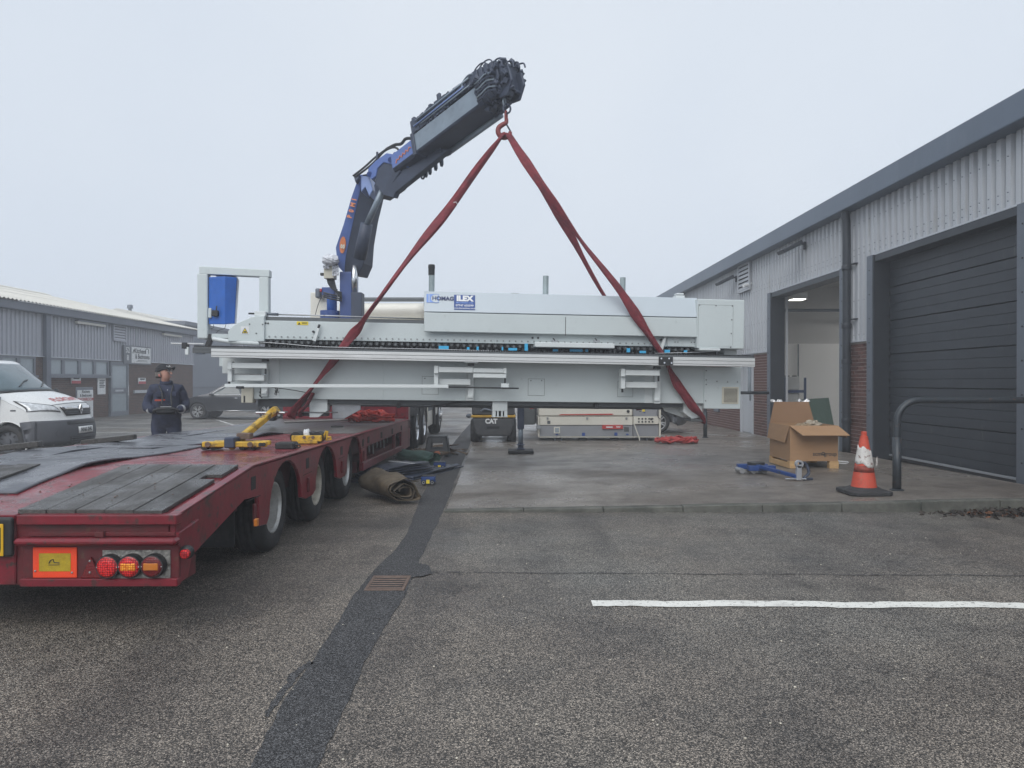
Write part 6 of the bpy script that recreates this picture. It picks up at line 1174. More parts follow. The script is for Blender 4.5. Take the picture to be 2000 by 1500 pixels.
for k in range(5): b = MB(); b.box(fx - .41, fx + .41, fyy + .6 + k * .22, fyy + .64 + k * .22, 2.085, 2.11); b.build('guard_bar', 'fork_dark', fk)
# ------------------------------------------------------------------ sander on the far apron
mat('sander_white', (.68, .66, .58), .45, 0, .04, 2); mat('sander_grey', (.27, .28, .30), .5, 0, .05, 3); mat('sander_red', (.48, .05, .045), .45)
SY = 17.9; sn = thing('sanding_machine', 'cream and grey sanding machine with red stripe behind the lifted machine', 'machine', (X(1168, SY), SY, 0))
def sb(name, px0, py0, px1, py1, d0, d1, m, bevel=.008, parent=sn): b = MB(); b.box(X(px0, SY), X(px1, SY), SY + d0, SY + d1, Z(py1, SY), Z(py0, SY)); return b.build(name, m, parent, bevel)
sb('upper_cover', 1052, 770, 1236, 812.5, 0, 1.1, 'sander_white', .02); sb('middle_panel', 1054.5, 813.5, 1236.5, 830.5, .02, 1.1, 'sander_white'); sb('lower_panel', 1054.5, 831.5, 1236.5, 852.5, .03, 1.1, 'sander_grey'); sb('left_frame', 1051, 813.5, 1054, 853, -.02, 1.0, 'sander_white'); sb('base_strip', 1052, 853, 1291, 854.5, 0, 1.0, 'sander_white', .002)
cpn = sb('control_panel', 1237.5, 796, 1287, 813, .01, 1, 'sander_grey'); cpk = sb('control_strip', 1237.5, 813.5, 1287, 828.5, -.03, 1, 'sander_white'); sb('control_lower', 1237.5, 829, 1287, 852.5, .02, 1, 'sander_grey'); sb('right_frame', 1287.5, 796, 1291, 853, -.03, .9, 'sander_white')
for k in range(5):
    for j in range(2): c = at(1248 + k * 6.7, 818 + j * 5.8, SY - .03); b = MB(); b.cyl(c + Vector((0, -.015, 0)), c, .022, n=10); b.build('knob', 'black', cpk)
sb('gauge', 1270, 816.5, 1273, 821, -.036, -.03, 'black', .002, cpk)
for q, m in (((1249, 799, 1253, 801), 'sticker_blue'), ((1255, 800, 1260, 804), 'yellow'), ((1257.5, 805, 1261, 807), 'sticker_blue'), ((1249, 803, 1252, 804.5), 'ink')): sb('label', *q, .004, .0095, m, 0, cpn)
b = MB(); b.prism([at(x, y, SY - .008) for x, y in ((1090, 811), (1096, 809), (1196, 808), (1199, 809), (1194, 810.5))], (0, .006, 0)); b.build('red_stripe', 'sander_red', sn)
rl = sb('red_name_plate', 1176.5, 830.5, 1217, 838, -.012, .028, 'sander_red', .004); text('lettering', 'NAP', .055, 'white_plastic', rl, at(1208, 834, SY - .014), (R(90), 0, 0), .002); sb('plate_print', 1184, 833, 1197, 835.5, -.0145, -.0125, 'white_plastic', 0, rl)
wd = sb('inspection_frame', 1082, 834, 1094, 846.5, .01, .028, 'sander_white', .002); sb('inspection_glass', 1084, 836, 1092, 844.5, .005, .0095, 'glass_pale', 0, wd); sb('socket', 1219.5, 834, 1229, 843.5, .022, .028, 'cab_dark', .002); sb('socket', 1069, 822, 1075, 828, .012, .018, 'cab_dark', .002)
for x in (1069.5, 1147, 1224): sb('latch', x - 1.8, 815, x + 1.8, 819.5, 0, .018, 'steel', .002)
for x, y in ((1140, 846.5), (1203.5, 846)): sb('blue_label', x - 3, y - 1, x + 3, y + 5, .02, .029, 'sticker_blue', .0); 
for x in (1088, 1226): sb('blue_label', x - 2.5, 847.5, x + 2.5, 850, .022, .0295, 'sticker_blue', 0)
for x in (1139, 1203): b = MB(); p = at(x, 854, SY); b.box(p.x - .09, p.x + .09, SY + .05, SY + .5, .02, .08); b.build('skid', 'black', sn, .006)
for x0 in (1084, 1252): 
    for dx in (0, 13): b = MB(); p = at(x0 + dx, 854, SY); b.box(p.x - .015, p.x + .015, SY + .05, SY + .8, .012, .13); b.build('foot', 'grey_metal', sn)
b = MB(); b.tube([at(1238, 826, SY - .05), at(1241, 834, SY - .06), at(1249, 856, SY - .1), at(1249.5, 860.5, SY - .1)], .014, 6); b.build('lever', 'sander_white', sn); b = MB(); c = at(1227, 803.5, SY - .002); b.cyl(c + Vector((0, -.02, 0)), c, .038, n=12); b.build('round_port', 'black', sn)
b = MB(); b.beam(at(1036, 796.5, SY - .1), at(1053, 793.5, SY + .1), .08, .06); b.build('red_end', 'sander_red', sn, .01); b = MB(); b.tube(soft([at(1288, 797, SY - .05), at(1284, 805, SY - .07), at(1286, 815, SY - .06), at(1291, 819, SY - .05)], 5), .008, 6); b.build('cable', 'black', sn)
sb('motor_box', 1020, 797, 1046, 831, .3, 1.2, 'cab_dark', .02); b = MB(); b.lathe([(.06, 0), (.06, .05)], at(1051, 834, SY - .06), (0, -1, 0), 12); b.build('roller_end', 'steel', sn)
# ------------------------------------------------------------------ cone
cx_, cy_ = X(1690, 8.9), 8.9; cz = apron_z(cx_, cy_) + .004
mat('cone_orange', (.55, .075, .04), .6, 0, .15, 8, 0, 60, ((.13, .045, .035), .36, 8, .3), dirt2=((.35, .14, .09), .15, 14, .1)); mat('cone_white', (.62, .60, .57), .7, 0, .1, 14, 0, 60, ((.14, .06, .045), .28, 22, .08))
cn = thing('traffic_cone', 'dirty orange traffic cone with torn white sleeve on a black base', 'cone', (cx_, cy_, cz)); 
b = MB(); b.prism([(cx_ + q[0], cy_ + q[1], cz) for q in ((-.2, -.26), (.2, -.26), (.26, -.2), (.26, .2), (.2, .26), (-.2, .26), (-.26, .2), (-.26, -.2))], (0, 0, .05)); b.lathe([(.24, .0501), (.17, .085), (.16, .085)], (cx_, cy_, cz), (0, 0, 1), 8); b.build('base', 'black_rubber', cn, .012, seg=2)
def cone_r(h): return .150 - (.150 - .040) * (h - .08) / .66
b = MB(); b.lathe([(cone_r(.08), .08), (cone_r(.3), .3), (cone_r(.5), .5), (cone_r(.69), .69), (.046, .69), (.046, .71), (.034, .715), (.034, .765), (.028, .77), (.02, .76)], (cx_, cy_, cz), (0, 0, 1), 32); b.build('body', 'cone_orange', cn, smooth=False)
b = MB(); b.grid(lambda u, v: (lambda h, a_: (cx_ + (cone_r(h) + .004 + .002 * math.sin(7 * a_)) * math.cos(a_), cy_ + (cone_r(h) + .004 + .002 * math.sin(7 * a_)) * math.sin(a_), cz + h))(.36 + .02 * math.sin(u * 12.6 + 1) + .015 * math.sin(u * 31) - .03 * (u > .8) + v * (.215 + .012 * math.sin(u * 18.9)), 2 * PI * u), 40, 6); b.build('white_sleeve', 'cone_white', cn, solid=.003, smooth=True)
b = MB(); b.lathe([(cone_r(.27) + .002, .27), (cone_r(.35) + .002, .35)], (cx_, cy_, cz), (0, 0, 1), 28); b.build('dirt_band', mat('cone_dirt', (.22, .045, .03), .7, 0, .4, 25), cn, smooth=True)
b = MB(); a_ = 2 * PI * .93
b.grid(lambda u, v: (cx_ + .10 + .03 * u, cy_ - .10 + .02 * u, cz + .34 + .1 * v + .03 * u), 3, 3); b.build('torn_flap', 'cone_white', cn, solid=.003)
# ------------------------------------------------------------------ cardboard box on its little pallet
mat('card', (.36, .215, .115), .85, 0, .06, 3, .1, 60, stretch=(1, 1, 4)); mat('card_in', (.25, .145, .08), .9, 0, .08, 3); mat('pine', (.50, .32, .15), .7, 0, .2, 6, .1, 40, stretch=(1, 1, 6)); mat('foil', (.62, .62, .62), .35, .4, .3, 20)
bz = apron_z(4.9, 11.7) + .004
bl, br_, bf, bk = X(1545, 11.6), X(1639, 11.6), 11.6, 12.5
z0, z1 = bz + .12, Z(832, 11.6)
bxo = thing('cardboard_box', 'large open cardboard box with black lettering standing on pallet blocks', 'box', ((bl + br_) / 2, 12.1, bz))
b = MB(); b.box(bl, br_, bf, bf + .012, z0, z1); b.build('front_panel', 'card', bxo); b = MB(); b.box(bl, br_, bk - .012, bk, z0, z1); b.build('back_panel', 'card', bxo)
b = MB(); b.box(bl, bl + .012, bf + .0125, bk - .0125, z0, z1); b.build('side_panel', 'card', bxo); b = MB(); b.box(br_ - .012, br_, bf + .0125, bk - .0125, z0, z1); b.build('side_panel', 'card', bxo); b = MB(); b.box(bl + .013, br_ - .013, bf + .013, bk - .013, z0, z0 + .02); b.build('bottom', 'card', bxo)
b = MB(); b.add([(bl - .01, bf, z1), (br_ + .0, bf, z1), (br_ + .07, bf - .26, z1 - .14), (bl + .10, bf - .26, z1 - .14)], [(0, 1, 2, 3)]); b.build('front_flap', 'card', bxo, solid=.01)
b = MB(); b.add([(bl, bk, z1), (br_, bk, z1), (br_ - .05, bk + .12, z1 + .36), (bl + .12, bk + .12, z1 + .36)], [(0, 1, 2, 3)]); b.build('back_flap', 'card_in', bxo, solid=.01)
b = MB(); b.add([(bl, bf + .05, z1), (bl, bk - .02, z1), (bl - .06, bk + .02, z1 + .42), (bl - .04, bf + .42, z1 + .30)], [(0, 1, 2, 3)]); 
b = MB(); b.add([(bl - .002, bf + .02, z1), (bl - .002, bk, z1), (bl - .05, bk - .02, z1 - .26), (bl - .045, bf + .12, z1 - .28)], [(0, 1, 2, 3)]); b.build('side_flap', 'card', bxo, solid=.01)
b = MB(); b.add([(br_ + .002, bf + .02, z1), (br_ + .002, bk, z1), (br_ + .2, bk - .05, z1 - .2), (br_ + .2, bf + .1, z1 - .2)], [(0, 1, 2, 3)]); b.build('side_flap', 'card_in', bxo, solid=.01)
for (xx, y0_, y1_) in ((bl - .01, bf - .01, bf + .09), (br_ - .14, bf - .01, bf + .09), (bl - .01, bk - .1, bk), (br_ - .14, bk - .1, bk)): b = MB(); b.box(xx, xx + .15, y0_, y1_, bz, z0 - .002); b.build('pallet_block', 'pine', bxo, .003)
b = MB(); b.box(bl - .012, bl + .08, bf + .091, bk - .101, bz, z0 - .03); b.build('pallet_runner', 'pine', bxo, .003)
text('lettering', 'scm', .092, 'ink', bxo, (bl + .44, bf - .002, z0 + .115), (R(90), 0, 0), .0015); text('lettering', 'group', .092, 'ink', bxo, (bl + .655, bf - .002, z0 + .115), (R(90), 0, 0), .0015, sx=.95)
b = MB(); b.lathe([(.03, 0), (.03, .002), (.014, .002), (.014, 0)], (bl + .538, bf - .001, z0 + .12), (0, -1, 0), 16, closed=True); b.box(bl + .535, bl + .555, bf - .004, bf - .001, z0 + .105, z0 + .118); b.build('lettering', 'ink', bxo)
for k, (px, py) in enumerate(((1512, 797), (1600, 799))):
    b = MB(); q = Vector(((bl + .13, br_ - .16)[k], bk + .12, z1 + .345)); rr = random.Random(k + 2); b.grid(lambda u, v: q + Vector((-.06 + .2 * u, .05 * v, .02 * math.sin(u * 9) + .05 * v + rr.gauss(0, .012))), 6, 3); b.build('tape_scrap', 'foil', bxo, solid=.004)
def crumple(name, label, cat, c, r, m, seed, sq=.6, n=14):
    q = random.Random(seed); b = MB(); b.ball(c, r, r, r * sq, n * 2, n); v2 = []
    for v in b.v: d = Vector(v) - Vector(c); f = 1 + .22 * math.sin(d.x * 40 + q.random()) * math.sin(d.z * 55 + d.y * 30) + q.gauss(0, .07); v2.append(tuple(Vector(c) + d * f))
    b.v = v2; o = b.build(name, m); return tag(o, label, cat)
mat('paper', (.30, .23, .15), .85, 0, .3, 12); mat('bag_pale', (.36, .31, .24), .7, 0, .35, 16)
crumple('packing_paper', 'crumpled brown packing paper at the middle of the open box', 'paper', (bl + .40, 12.1, z1 - .10), .17, 'paper', 3); crumple('packing_paper', 'crumpled pale packing roll at the right of the open box', 'paper', (br_ - .16, 12.2, z1 - .02), .13, 'bag_pale', 8)
b = MB(); b.tube(soft([(br_ + .2, 12.3, bz + .02), (br_ + .4, 12.2, bz + .012), (br_ + .55, 12.45, bz + .012), (br_ + .3, 12.6, bz + .012), (br_ + .2, 12.45, bz + .012)], 6), .012, 6); o = b.build('white_cable', 'white_plastic'); tag(o, 'loose white cable on the apron behind the cone', 'cable')
b = MB(); b.box(br_ + .04, br_ + .2, 12.6, 12.9, bz, z1 - .1); o = b.build('white_carton', 'white_plastic', None, .01); tag(o, 'white carton standing right behind the cardboard box', 'carton')
# ------------------------------------------------------------------ blue steering skate on the apron
mat('skate_blue', (.014, .05, .19), .45, 0, .15, 6, 0, 60, ((.03, .035, .05), .2, 10))
sx_, sy_ = X(1487, 10.9), 10.9; sz = apron_z(sx_, sy_) + .003; sk_ = thing('steering_skate', 'blue machine skate with a long pull bar lying before the box', 'skate', (sx_, sy_, sz))
for x0, x1, yy in ((X(1441, 11.2), X(1500, 11.2), 11.2), (X(1463, 10.95), X(1516, 10.95), 10.97)): b = MB(); b.box(x0, x1, yy - .05, yy + .05, sz + .05, sz + .13); b.build('frame_bar', 'skate_blue', sk_, .008)
for x in (1446, 1468, 1490): p = gr(x, 936, sz); b = MB(); b.cyl((X(x, 11.1), 10.98, sz + .045), (X(x, 11.1), 11.22, sz + .045), .042, n=14); b.build('roller', 'steel', sk_)
b = MB(); p0_, p1_ = Vector((X(1480, 11.0), 11.0, sz + .12)), Vector((X(1562, 10.1), 10.15, sz + .07)); b.beam(p0_, p1_, .06, .05); b.build('pull_bar', 'skate_blue', sk_, .006)
b = MB(); b.box(p1_.x - .17, p1_.x + .13, p1_.y - .018, p1_.y + .018, sz + .02, sz + .045); b.build('handle', 'chrome', sk_, .006); b = MB(); b.box(p1_.x - .02, p1_.x + .05, p1_.y - .04, p1_.y + .02, sz + .02, sz + .24); b.build('coupling', 'alu', sk_, .006); b = MB(); b.lathe([(.055, 0), (.055, .06), (.03, .06), (.03, 0)], (p1_.x + .02, p1_.y - .04, sz + .25), (0, 1, 0), 14, closed=True); b.build('eye', 'alu', sk_)
b = MB(); b.tube(soft([(p1_.x + .04, p1_.y, sz + .26), (p1_.x + .14, p1_.y + .04, sz + .24), (p1_.x + .17, p1_.y + .02, sz + .12), (p1_.x + .1, p1_.y + .03, sz + .03), (p1_.x + .25, p1_.y + .1, sz + .02)], 5), .022, 8); b.build('strap', 'crane_dark', sk_); b = MB(); b.lathe([(.13, 0), (.13, .035), (.05, .045)], (X(1478, 11.1), 11.1, sz + .131), (0, 0, 1), 18); b.build('turntable', 'black', sk_)
# ------------------------------------------------------------------ heaps of sling
def heap(name, label, c, rx_, ry_, h, m, seed, n=9, r=.022):
    q = random.Random(seed); b = MB()
    for k in range(n):
        ph = q.uniform(0, 6.3); ex = q.uniform(.45, 1); ey = q.uniform(.4, 1); ox_, oy_ = q.uniform(-.2, .2) * rx_, q.uniform(-.2, .2) * ry_; N = 26; f = q.randint(2, 4)
        P = [Vector(c) + Vector((ox_ + rx_ * ex * math.cos(2 * PI * i / N + ph) * (1 + .18 * math.sin(f * 2 * PI * i / N)), oy_ + ry_ * ey * math.sin(2 * PI * i / N + ph) * (1 + .2 * math.cos(f * 2 * PI * i / N + 1)), r * .6 + h * (k / n) * (1 - .45 * ex) + abs(.06 * math.sin(3 * 2 * PI * i / N + k * 1.7)) * (.4 + q.random()))) for i in range(N)]
        b.tube(P, r * q.uniform(.8, 1.4), 8, closed=True, flat=.5, twist=.3, fold=.1)
    return tag(b.build(name, m, None, smooth=True), label, 'sling', 'spare slings left in heaps')
mat('sling_orange', (.62, .055, .035), .7, 0, .25, 9, .5, 40, ((.3, .03, .025), .35, 6, .3))
heap('spare_sling', 'bright red sling heaped on the trailer deck', (X(722, 12.9), 12.9, dz(12.9) + .02), .40, .36, .17, 'sling_orange', 5, 12, .03); heap('spare_sling', 'red sling heaped on the apron beside the sander', (X(1326, 17.0), 17.0, .03), .44, .26, .1, 'sling_bright', 6, 11, .03)
b = MB(); b.cyl((X(556, 12.4), 12.4, dz(12.4) + .04), (X(684, 12.9), 12.9, dz(12.9) + .06), .018, n=8); o = b.build('pale_pole', mat('pole', (.58, .54, .50), .5, .2)); tag(o, 'pale pole lying on the deck beside the red sling heap', 'pole')
b = MB(); b.box(X(647, 11.0), X(671, 11.0), 10.98, 11.03, dz(11) + .024, dz(11) + .045); o = b.build('black_bar', 'black'); tag(o, 'short black bar on the timber deck', 'bar')
# ------------------------------------------------------------------ things on the trailer deck
mat('skate_yellow', (.58, .36, .035), .5, 0, .2, 7, .1, 30, ((.09, .06, .035), .38, 10, .12))
ty, tx = 6.95, X(462, 6.95); tz = dz(ty) + .008; tb = thing('steering_bar', 'yellow steerable skate with its long handle leaning up on the red deck', 'skate', (tx, ty, tz))
def bolt(p, r, parent, m='iron'): b = MB(); b.cyl(Vector(p) + Vector((0, -.012, 0)), p, r, n=12); b.build('bolt', m, parent)
b = MB(); b.box(X(398, ty), X(522, ty), ty - .03, ty + .03, tz + .035, tz + .088); b.build('frame_bar', 'skate_yellow', tb, .008); b = MB(); b.box(X(403, ty), X(515, ty), ty + .19, ty + .25, tz + .035, tz + .08); b.build('frame_bar', 'skate_yellow', tb, .008)
for px in (410, 492): bolt((X(px, ty), ty - .03, tz + .062), .026, tb)
for px in (512.5, 518.5): bolt((X(px, ty), ty - .032, tz + .062), .02, tb, 'black')
for px in (407, 425, 480, 500): b = MB(); b.cyl((X(px, ty + .1), ty + .02, tz + .035), (X(px, ty + .1), ty + .2, tz + .035), .034, n=12); b.build('roller', 'black', tb)
b = MB(); b.box(X(443, ty), X(463, ty), ty - .06, ty + .1, tz + .03, tz + .13); b.build('pivot_block', 'crane_dark', tb, .01); b = MB(); b.box(X(455, ty), X(482, ty), ty + .1, ty + .2, tz + .1, tz + .16); b.build('turn_plate', 'iron', tb, .006)
h0, h1 = at(452, 872, ty - .0), at(532, 806, 7.75); b = MB(); b.beam(h0, h1, .062, .07); b.build('handle_bar', 'skate_yellow', tb, .01); b = MB(); b.obox(h1 + Vector((.02, 0, .01)), (.10, .11, .08), Matrix.Rotation(R(-38), 3, 'Y')); b.build('handle_head', 'skate_yellow', tb, .008); b = MB(); b.cyl(h1 + Vector((-.17, 0, .0)), h1 + Vector((.14, 0, .0)), .014, n=10); b.build('cross_grip', 'steel', tb)
ky = 7.85; kx = X(603, ky); kz = dz(ky) + .008; ks = thing('yellow_skate', 'small yellow machine skate near the right edge of the deck', 'skate', (kx, ky, kz))
b = MB(); b.box(X(571, ky), X(629, ky), ky - .02, ky + .02, kz + .025, kz + .09); b.build('side_plate', 'skate_yellow', ks, .006); b = MB(); b.box(X(573, ky), X(629, ky), ky + .2, ky + .25, kz + .02, kz + .10); b.build('side_plate', 'skate_yellow', ks, .006); b = MB(); b.box(X(583, ky), X(622, ky), ky - .05, ky - .022, kz + .005, kz + .04); b.build('foot_bar', 'skate_yellow', ks, .004)
for px in (576, 603, 618): b = MB(); b.cyl((X(px, ky), ky + .032, kz + .065), (X(px, ky), ky + .198, kz + .065), .062, n=16); b.build('roller', 'black', ks)
b = MB(); b.lathe([(.04, 0), (.055, .01), (.04, .02), (.055, .03), (.04, .04), (.055, .05), (.04, .06)], (X(593, ky), ky + .05, kz + .1), (1, 0, .2), 12); b.build('spring', 'white_plastic', ks)
for px in (596, 613): bolt((X(px, ky), ky - .02, kz + .07), .018, ks)
b = MB(); b.tube([(X(626, ky), ky + .1, kz + .04), (X(633, ky), ky + .1, kz + .13), (X(636, ky), ky + .1, kz + .13), (X(634, ky), ky + .1, kz + .03), (X(643, ky), ky + .1, kz + .04), (X(642, ky), ky + .1, kz + .065), (X(634, ky), ky + .1, kz + .06)], .013, 6); b.build('handle', 'skate_yellow', ks)
py_ = 7.15; pz = dz(py_) + .008; t = thing('rubber_block', 'black rubber block on the deck between the yellow skates', 'block', (X(560, py_), py_, pz)); b = MB(); b.box(X(541, py_), X(577, py_), py_ - .06, py_ + .12, pz, pz + .065); b.build('pad', 'black_rubber', t, .012); b = MB(); b.tube(soft([(X(577, py_), py_, pz + .03), (X(584, py_), py_, pz + .045), (X(587, py_), py_, pz + .02), (X(580, py_), py_, pz + .01)], 4), .008, 6); b.build('rope_loop', 'black', t)
def matsheet(name, label, c, amp, seed, m='mat_rubber', nu=30, nv=60):
    q = random.Random(seed); ph = [q.uniform(0, 6) for _ in range(6)]
    def fn(u, v):
        x = (c[0][0] * (1 - u) + c[1][0] * u) * (1 - v) + (c[3][0] * (1 - u) + c[2][0] * u) * v; y = (c[0][1] * (1 - u) + c[1][1] * u) * (1 - v) + (c[3][1] * (1 - u) + c[2][1] * u) * v
        x += .03 * math.sin(y * 2.1 + ph[0]) + .012 * math.sin(y * 6 + ph[1]); w = math.sin(y * 2.4 + ph[2]) * math.sin(x * 1.6 + ph[3]) + .4 * math.sin(y * 5.5 + ph[4] + x)
        return (x, y, dz(y) + .014 + amp * max(0, w) * (.35 + .65 * max(u, 1 - u)))
    b = MB(); b.grid(fn, nu, nv); return tag(b.build(name, m, None, solid=.014, smooth=True), label, 'mat', 'rubber mats on the trailer deck')
matsheet('rubber_mat', 'wide grey rubber mat on the tail end of the deck', [(-4.15, 4.72), (-3.22, 4.72), (-3.12, 7.45), (-4.25, 7.5)], .016, 2)
matsheet('rubber_mat', 'grey rubber mat with a raised fold in the middle of the deck', [(-4.3, 7.2), (-3.45, 7.0), (-2.95, 9.6), (-4.3, 10.2)], .032, 5)
matsheet('rubber_mat', 'narrow dark mat along the far edge of the deck', [(-4.46, 6.0), (-4.0, 6.1), (-3.95, 12.0), (-4.44, 12.0)], .012, 9)
for x0, x1, yy, lab in ((168, 264, 7.75, 'black timber bearer on the deck edge behind the van bumper'), (-30, 79, 6.75, 'black timber bearer on the deck edge at the left border')):
    b = MB(); zz = dz(yy) + .03; b.obox(((X(x0, yy) + X(x1, yy)) / 2, yy, zz + .03), (X(x1, yy) - X(x0, yy), .1, .055), Matrix.Rotation(R(-6), 3, 'Y') @ Matrix.Rotation(R(8), 3, 'Z')); o = b.build('timber_bearer', 'plank', None, .006); tag(o, lab, 'timber', 'bearers on the deck edge')
b = MB(); rr = random.Random(21)
for k in range(240):
    y = 4.4 + rr.random() ** 1.4 * 6; x = rr.uniform(TL + .1, TR - .08); s = rr.uniform(.002, .0075); b.ball((x, y, dz(y) + .010 + (.03 if y < 5.46 and (x > -2.9 or x < -3.5) else 0)), s, s * rr.uniform(.5, 1.4), s * .5, 5, 4)
o = b.build('deck_grit', 'iron'); tag(o, 'grit and mud crumbs scattered on the trailer deck', 'grit', kind='stuff')
# ------------------------------------------------------------------ tarpaulins and gear on the tarmac
mat('tarp_brown', (.095, .072, .045), .7, 0, .4, 7, .5, 22, ((.035, .028, .02), .42, 5, .3)); mat('tarp_blue', (.040, .052, .085), .5, 0, .25, 6, .3, 20, ((.025, .03, .04), .3, 5)); mat('tarp_green', (.06, .13, .10), .65, 0, .25, 8, .4, 24); mat('webbing', (.12, .085, .055), .85, 0, .4, 12)
def spiral_roll(name, label, a_, b_, r, m, turns=3.2, seed=1, loose=0):
    a_, b_ = Vector(a_), Vector(b_); d = (b_ - a_); L = d.length; d.normalize(); s = d.cross(Vector((0, 0, 1))).normalized(); q = random.Random(seed); ph = [q.uniform(0, 6) for _ in range(5)]
    NA, NL = int(turns * 22), 16; b = MB()
    jit = [q.gauss(0, 1) for _ in range(80)]
    def fn(u, v):
        th = u * turns * 2 * PI; jv = th * 1.9; ji = int(jv); jf = jv - ji; jn = jit[ji % 80] * (1 - jf) + jit[(ji + 1) % 80] * jf; rr = (1 + .13 * jn * max(0, v - .35)) * r * (.28 + .72 * u) * (1 + .08 * math.sin(3 * th + ph[0]) + .07 * math.sin(v * 9 + ph[1] + th) + .13 * v * math.sin(2 * th + ph[4]) + .05 * math.sin(5 * th + 7 * v)); zc = r * .80
        sag = 1 - .18 * (math.sin(th) < -.5)
        return a_ + d * (L * v + .05 * math.sin(th * 1.5 + ph[2]) * u * (v - .5)) + s * (rr * math.cos(th) * 1.08) + Vector((0, 0, zc * (1) + rr * math.sin(th) * .86 * sag))
    b.grid(fn, NA, NL); o = b.build(name, m, None, smooth=True, solid=.008); return tag(o, label, 'tarpaulin', 'tarpaulins on the ground by the trailer')
spiral_roll('rolled_tarpaulin', 'brown canvas tarpaulin rolled up on the ground beside the last axle', (-1.76, 9.55, 0), (-1.24, 8.72, 0), .205, 'tarp_brown', 3.4, 4)
spiral_roll('rolled_tarpaulin', 'green tarpaulin rolled up behind the folded blue one', (-1.95, 13.4, 0), (-1.30, 12.65, 0), .15, 'tarp_green', 3, 7)
def folded(name, label, c, rz, lx, ly_, n, m, seed):
    q = random.Random(seed); b = MB(); Mz = Matrix.Rotation(rz, 3, 'Z'); c = Vector(c)
    for k in range(n):
        ph = q.uniform(0, 6); ex = 1 - .05 * k + q.uniform(-.04, .04)
        b.grid(lambda u, v: c + Mz @ Vector(((u - .5) * lx * ex, (v - .5) * ly_ * ex + .02 * math.sin(u * 8 + ph), .012 + k * .036 + .012 * math.sin(u * 7 + ph) * math.sin(v * 5 + ph) + .02 * (1 - abs(2 * v - 1)) * (k / n))), 14, 12)
        b.tube([c + Mz @ Vector(((u / 8 - .5) * lx * ex, -.5 * ly_ * ex, .012 + k * .036)) for u in range(9)], .018, 6)
    return tag(b.build(name, m, None, smooth=True, solid=.012), label, 'tarpaulin', 'tarpaulins on the ground by the trailer')
folded('folded_tarpaulin', 'dark blue tarpaulin folded into a thick slab by the trailer', (-1.72, 11.2, 0), R(-28), .62, 1.5, 6, 'tarp_blue', 3)
folded('folded_tarpaulin', 'narrow blue tarpaulin strip lying beside the blue slab', (-1.22, 11.7, 0), R(-20), .26, 1.9, 2, 'tarp_blue', 6)
b = MB(); b.obox((-1.62, 11.0, .262), (.05, .55, .008), Matrix.Rotation(R(52), 3, 'Z')); o = b.build('white_strap', mat('strap_white', (.4, .42, .44), .7)); tag(o, 'pale strap across the folded blue tarpaulin', 'strap')
b = MB(); q = random.Random(31)
for k in range(10):
    p = Vector((-1.55 + q.uniform(-.35, .5), 14.6 + q.uniform(-.5, .5), .02)); a_ = q.uniform(-.5, .5); P = [p + Vector((math.cos(a_) * t_ * .5 - .25 + .05 * math.sin(t_ * 9 + k), math.sin(a_) * t_ * .4 + .08 * math.sin(t_ * 5 + k), .03 + .05 * abs(math.sin(t_ * 4 + k)) + k * .006)) for t_ in [i / 10 for i in range(14)]]; b.tube(P, .028, 6, flat=.25, twist=.25)
o = b.build('webbing_pile', 'webbing', None, smooth=True); tag(o, 'tangled brown webbing straps in front of the step stool', 'straps', kind='stuff')
crumple('orange_ratchet', 'small orange ratchet bundle lying in the webbing', 'ratchet', (X(853, 14.0), 14.0, .09), .07, mat('dull_orange', (.42, .14, .07), .7, 0, .3, 15), 5)
def skate(c, label, txt):
    x, y, _ = c; t = thing('roller_skate', label, 'skate', c); b = MB(); b.box(x - .1, x + .1, y - .08, y + .08, .035, .13); b.build('body', 'skate_blue', t, .01); b = MB(); b.box(x - .09, x + .09, y - .075, y + .075, .1305, .14); b.build('rubber_top', 'black', t)
    for dx in (-.062, .062): b = MB(); b.cyl((x + dx, y - .088, .045), (x + dx, y + .08, .045), .036, n=14); w = b.build('roller', 'black', t); b = MB(); b.lathe([(.022, 0), (.022, .004), (.013, .004), (.013, 0)], (x + dx, y - .088, .045), (0, -1, 0), 12, closed=True); b.build('ring', 'steel', w)
    b = MB(); b.box(x - .024, x + .024, y - .084, y - .0805, .03, .085); b.build('tag', 'yellow', t)
skate((X(837, 10.4), 10.4, 0), 'blue roller skate with yellow tag in front of the blue tarpaulin', 1); skate((X(859, 12.2), 12.2, 0), 'blue roller skate behind the narrow tarpaulin strip', 0)
# step stool
st_x, st_y = X(855, 14.35), 14.35; ss = thing('step_stool', 'grey plastic folding step stool by the lorry wheels', 'stool', (st_x, st_y, 0)); mat('stool_grey', (.075, .08, .085), .6, 0, .12, 8)
b = MB(); b.box(st_x - .19, st_x + .19, st_y - .13, st_y + .13, .385, .42); b.build('top', 'stool_grey', ss, .012, seg=2)
for sg in (-1, 1):
    yy_ = lambda z: st_y + sg * (.12 + .05 * (1 - z / .384))
    def pan(name, pts): b = MB(); b.prism([(st_x + p, yy_(z), z) for p, z in pts], (0, sg * .02, 0)); b.build(name, 'stool_grey', ss, .004)
    pan('leg', [(-.175, .384), (-.105, .384), (-.125, .12), (-.15, 0), (-.225, 0)]); pan('leg', [(.175, .384), (.105, .384), (.125, .12), (.15, 0), (.225, 0)])
    pan('apron_panel', [(-.104, .384), (.104, .384), (.108, .28), (-.108, .28)]); pan('cross_bar', [(-.119, .17), (.119, .17), (.124, .11), (-.124, .11)])
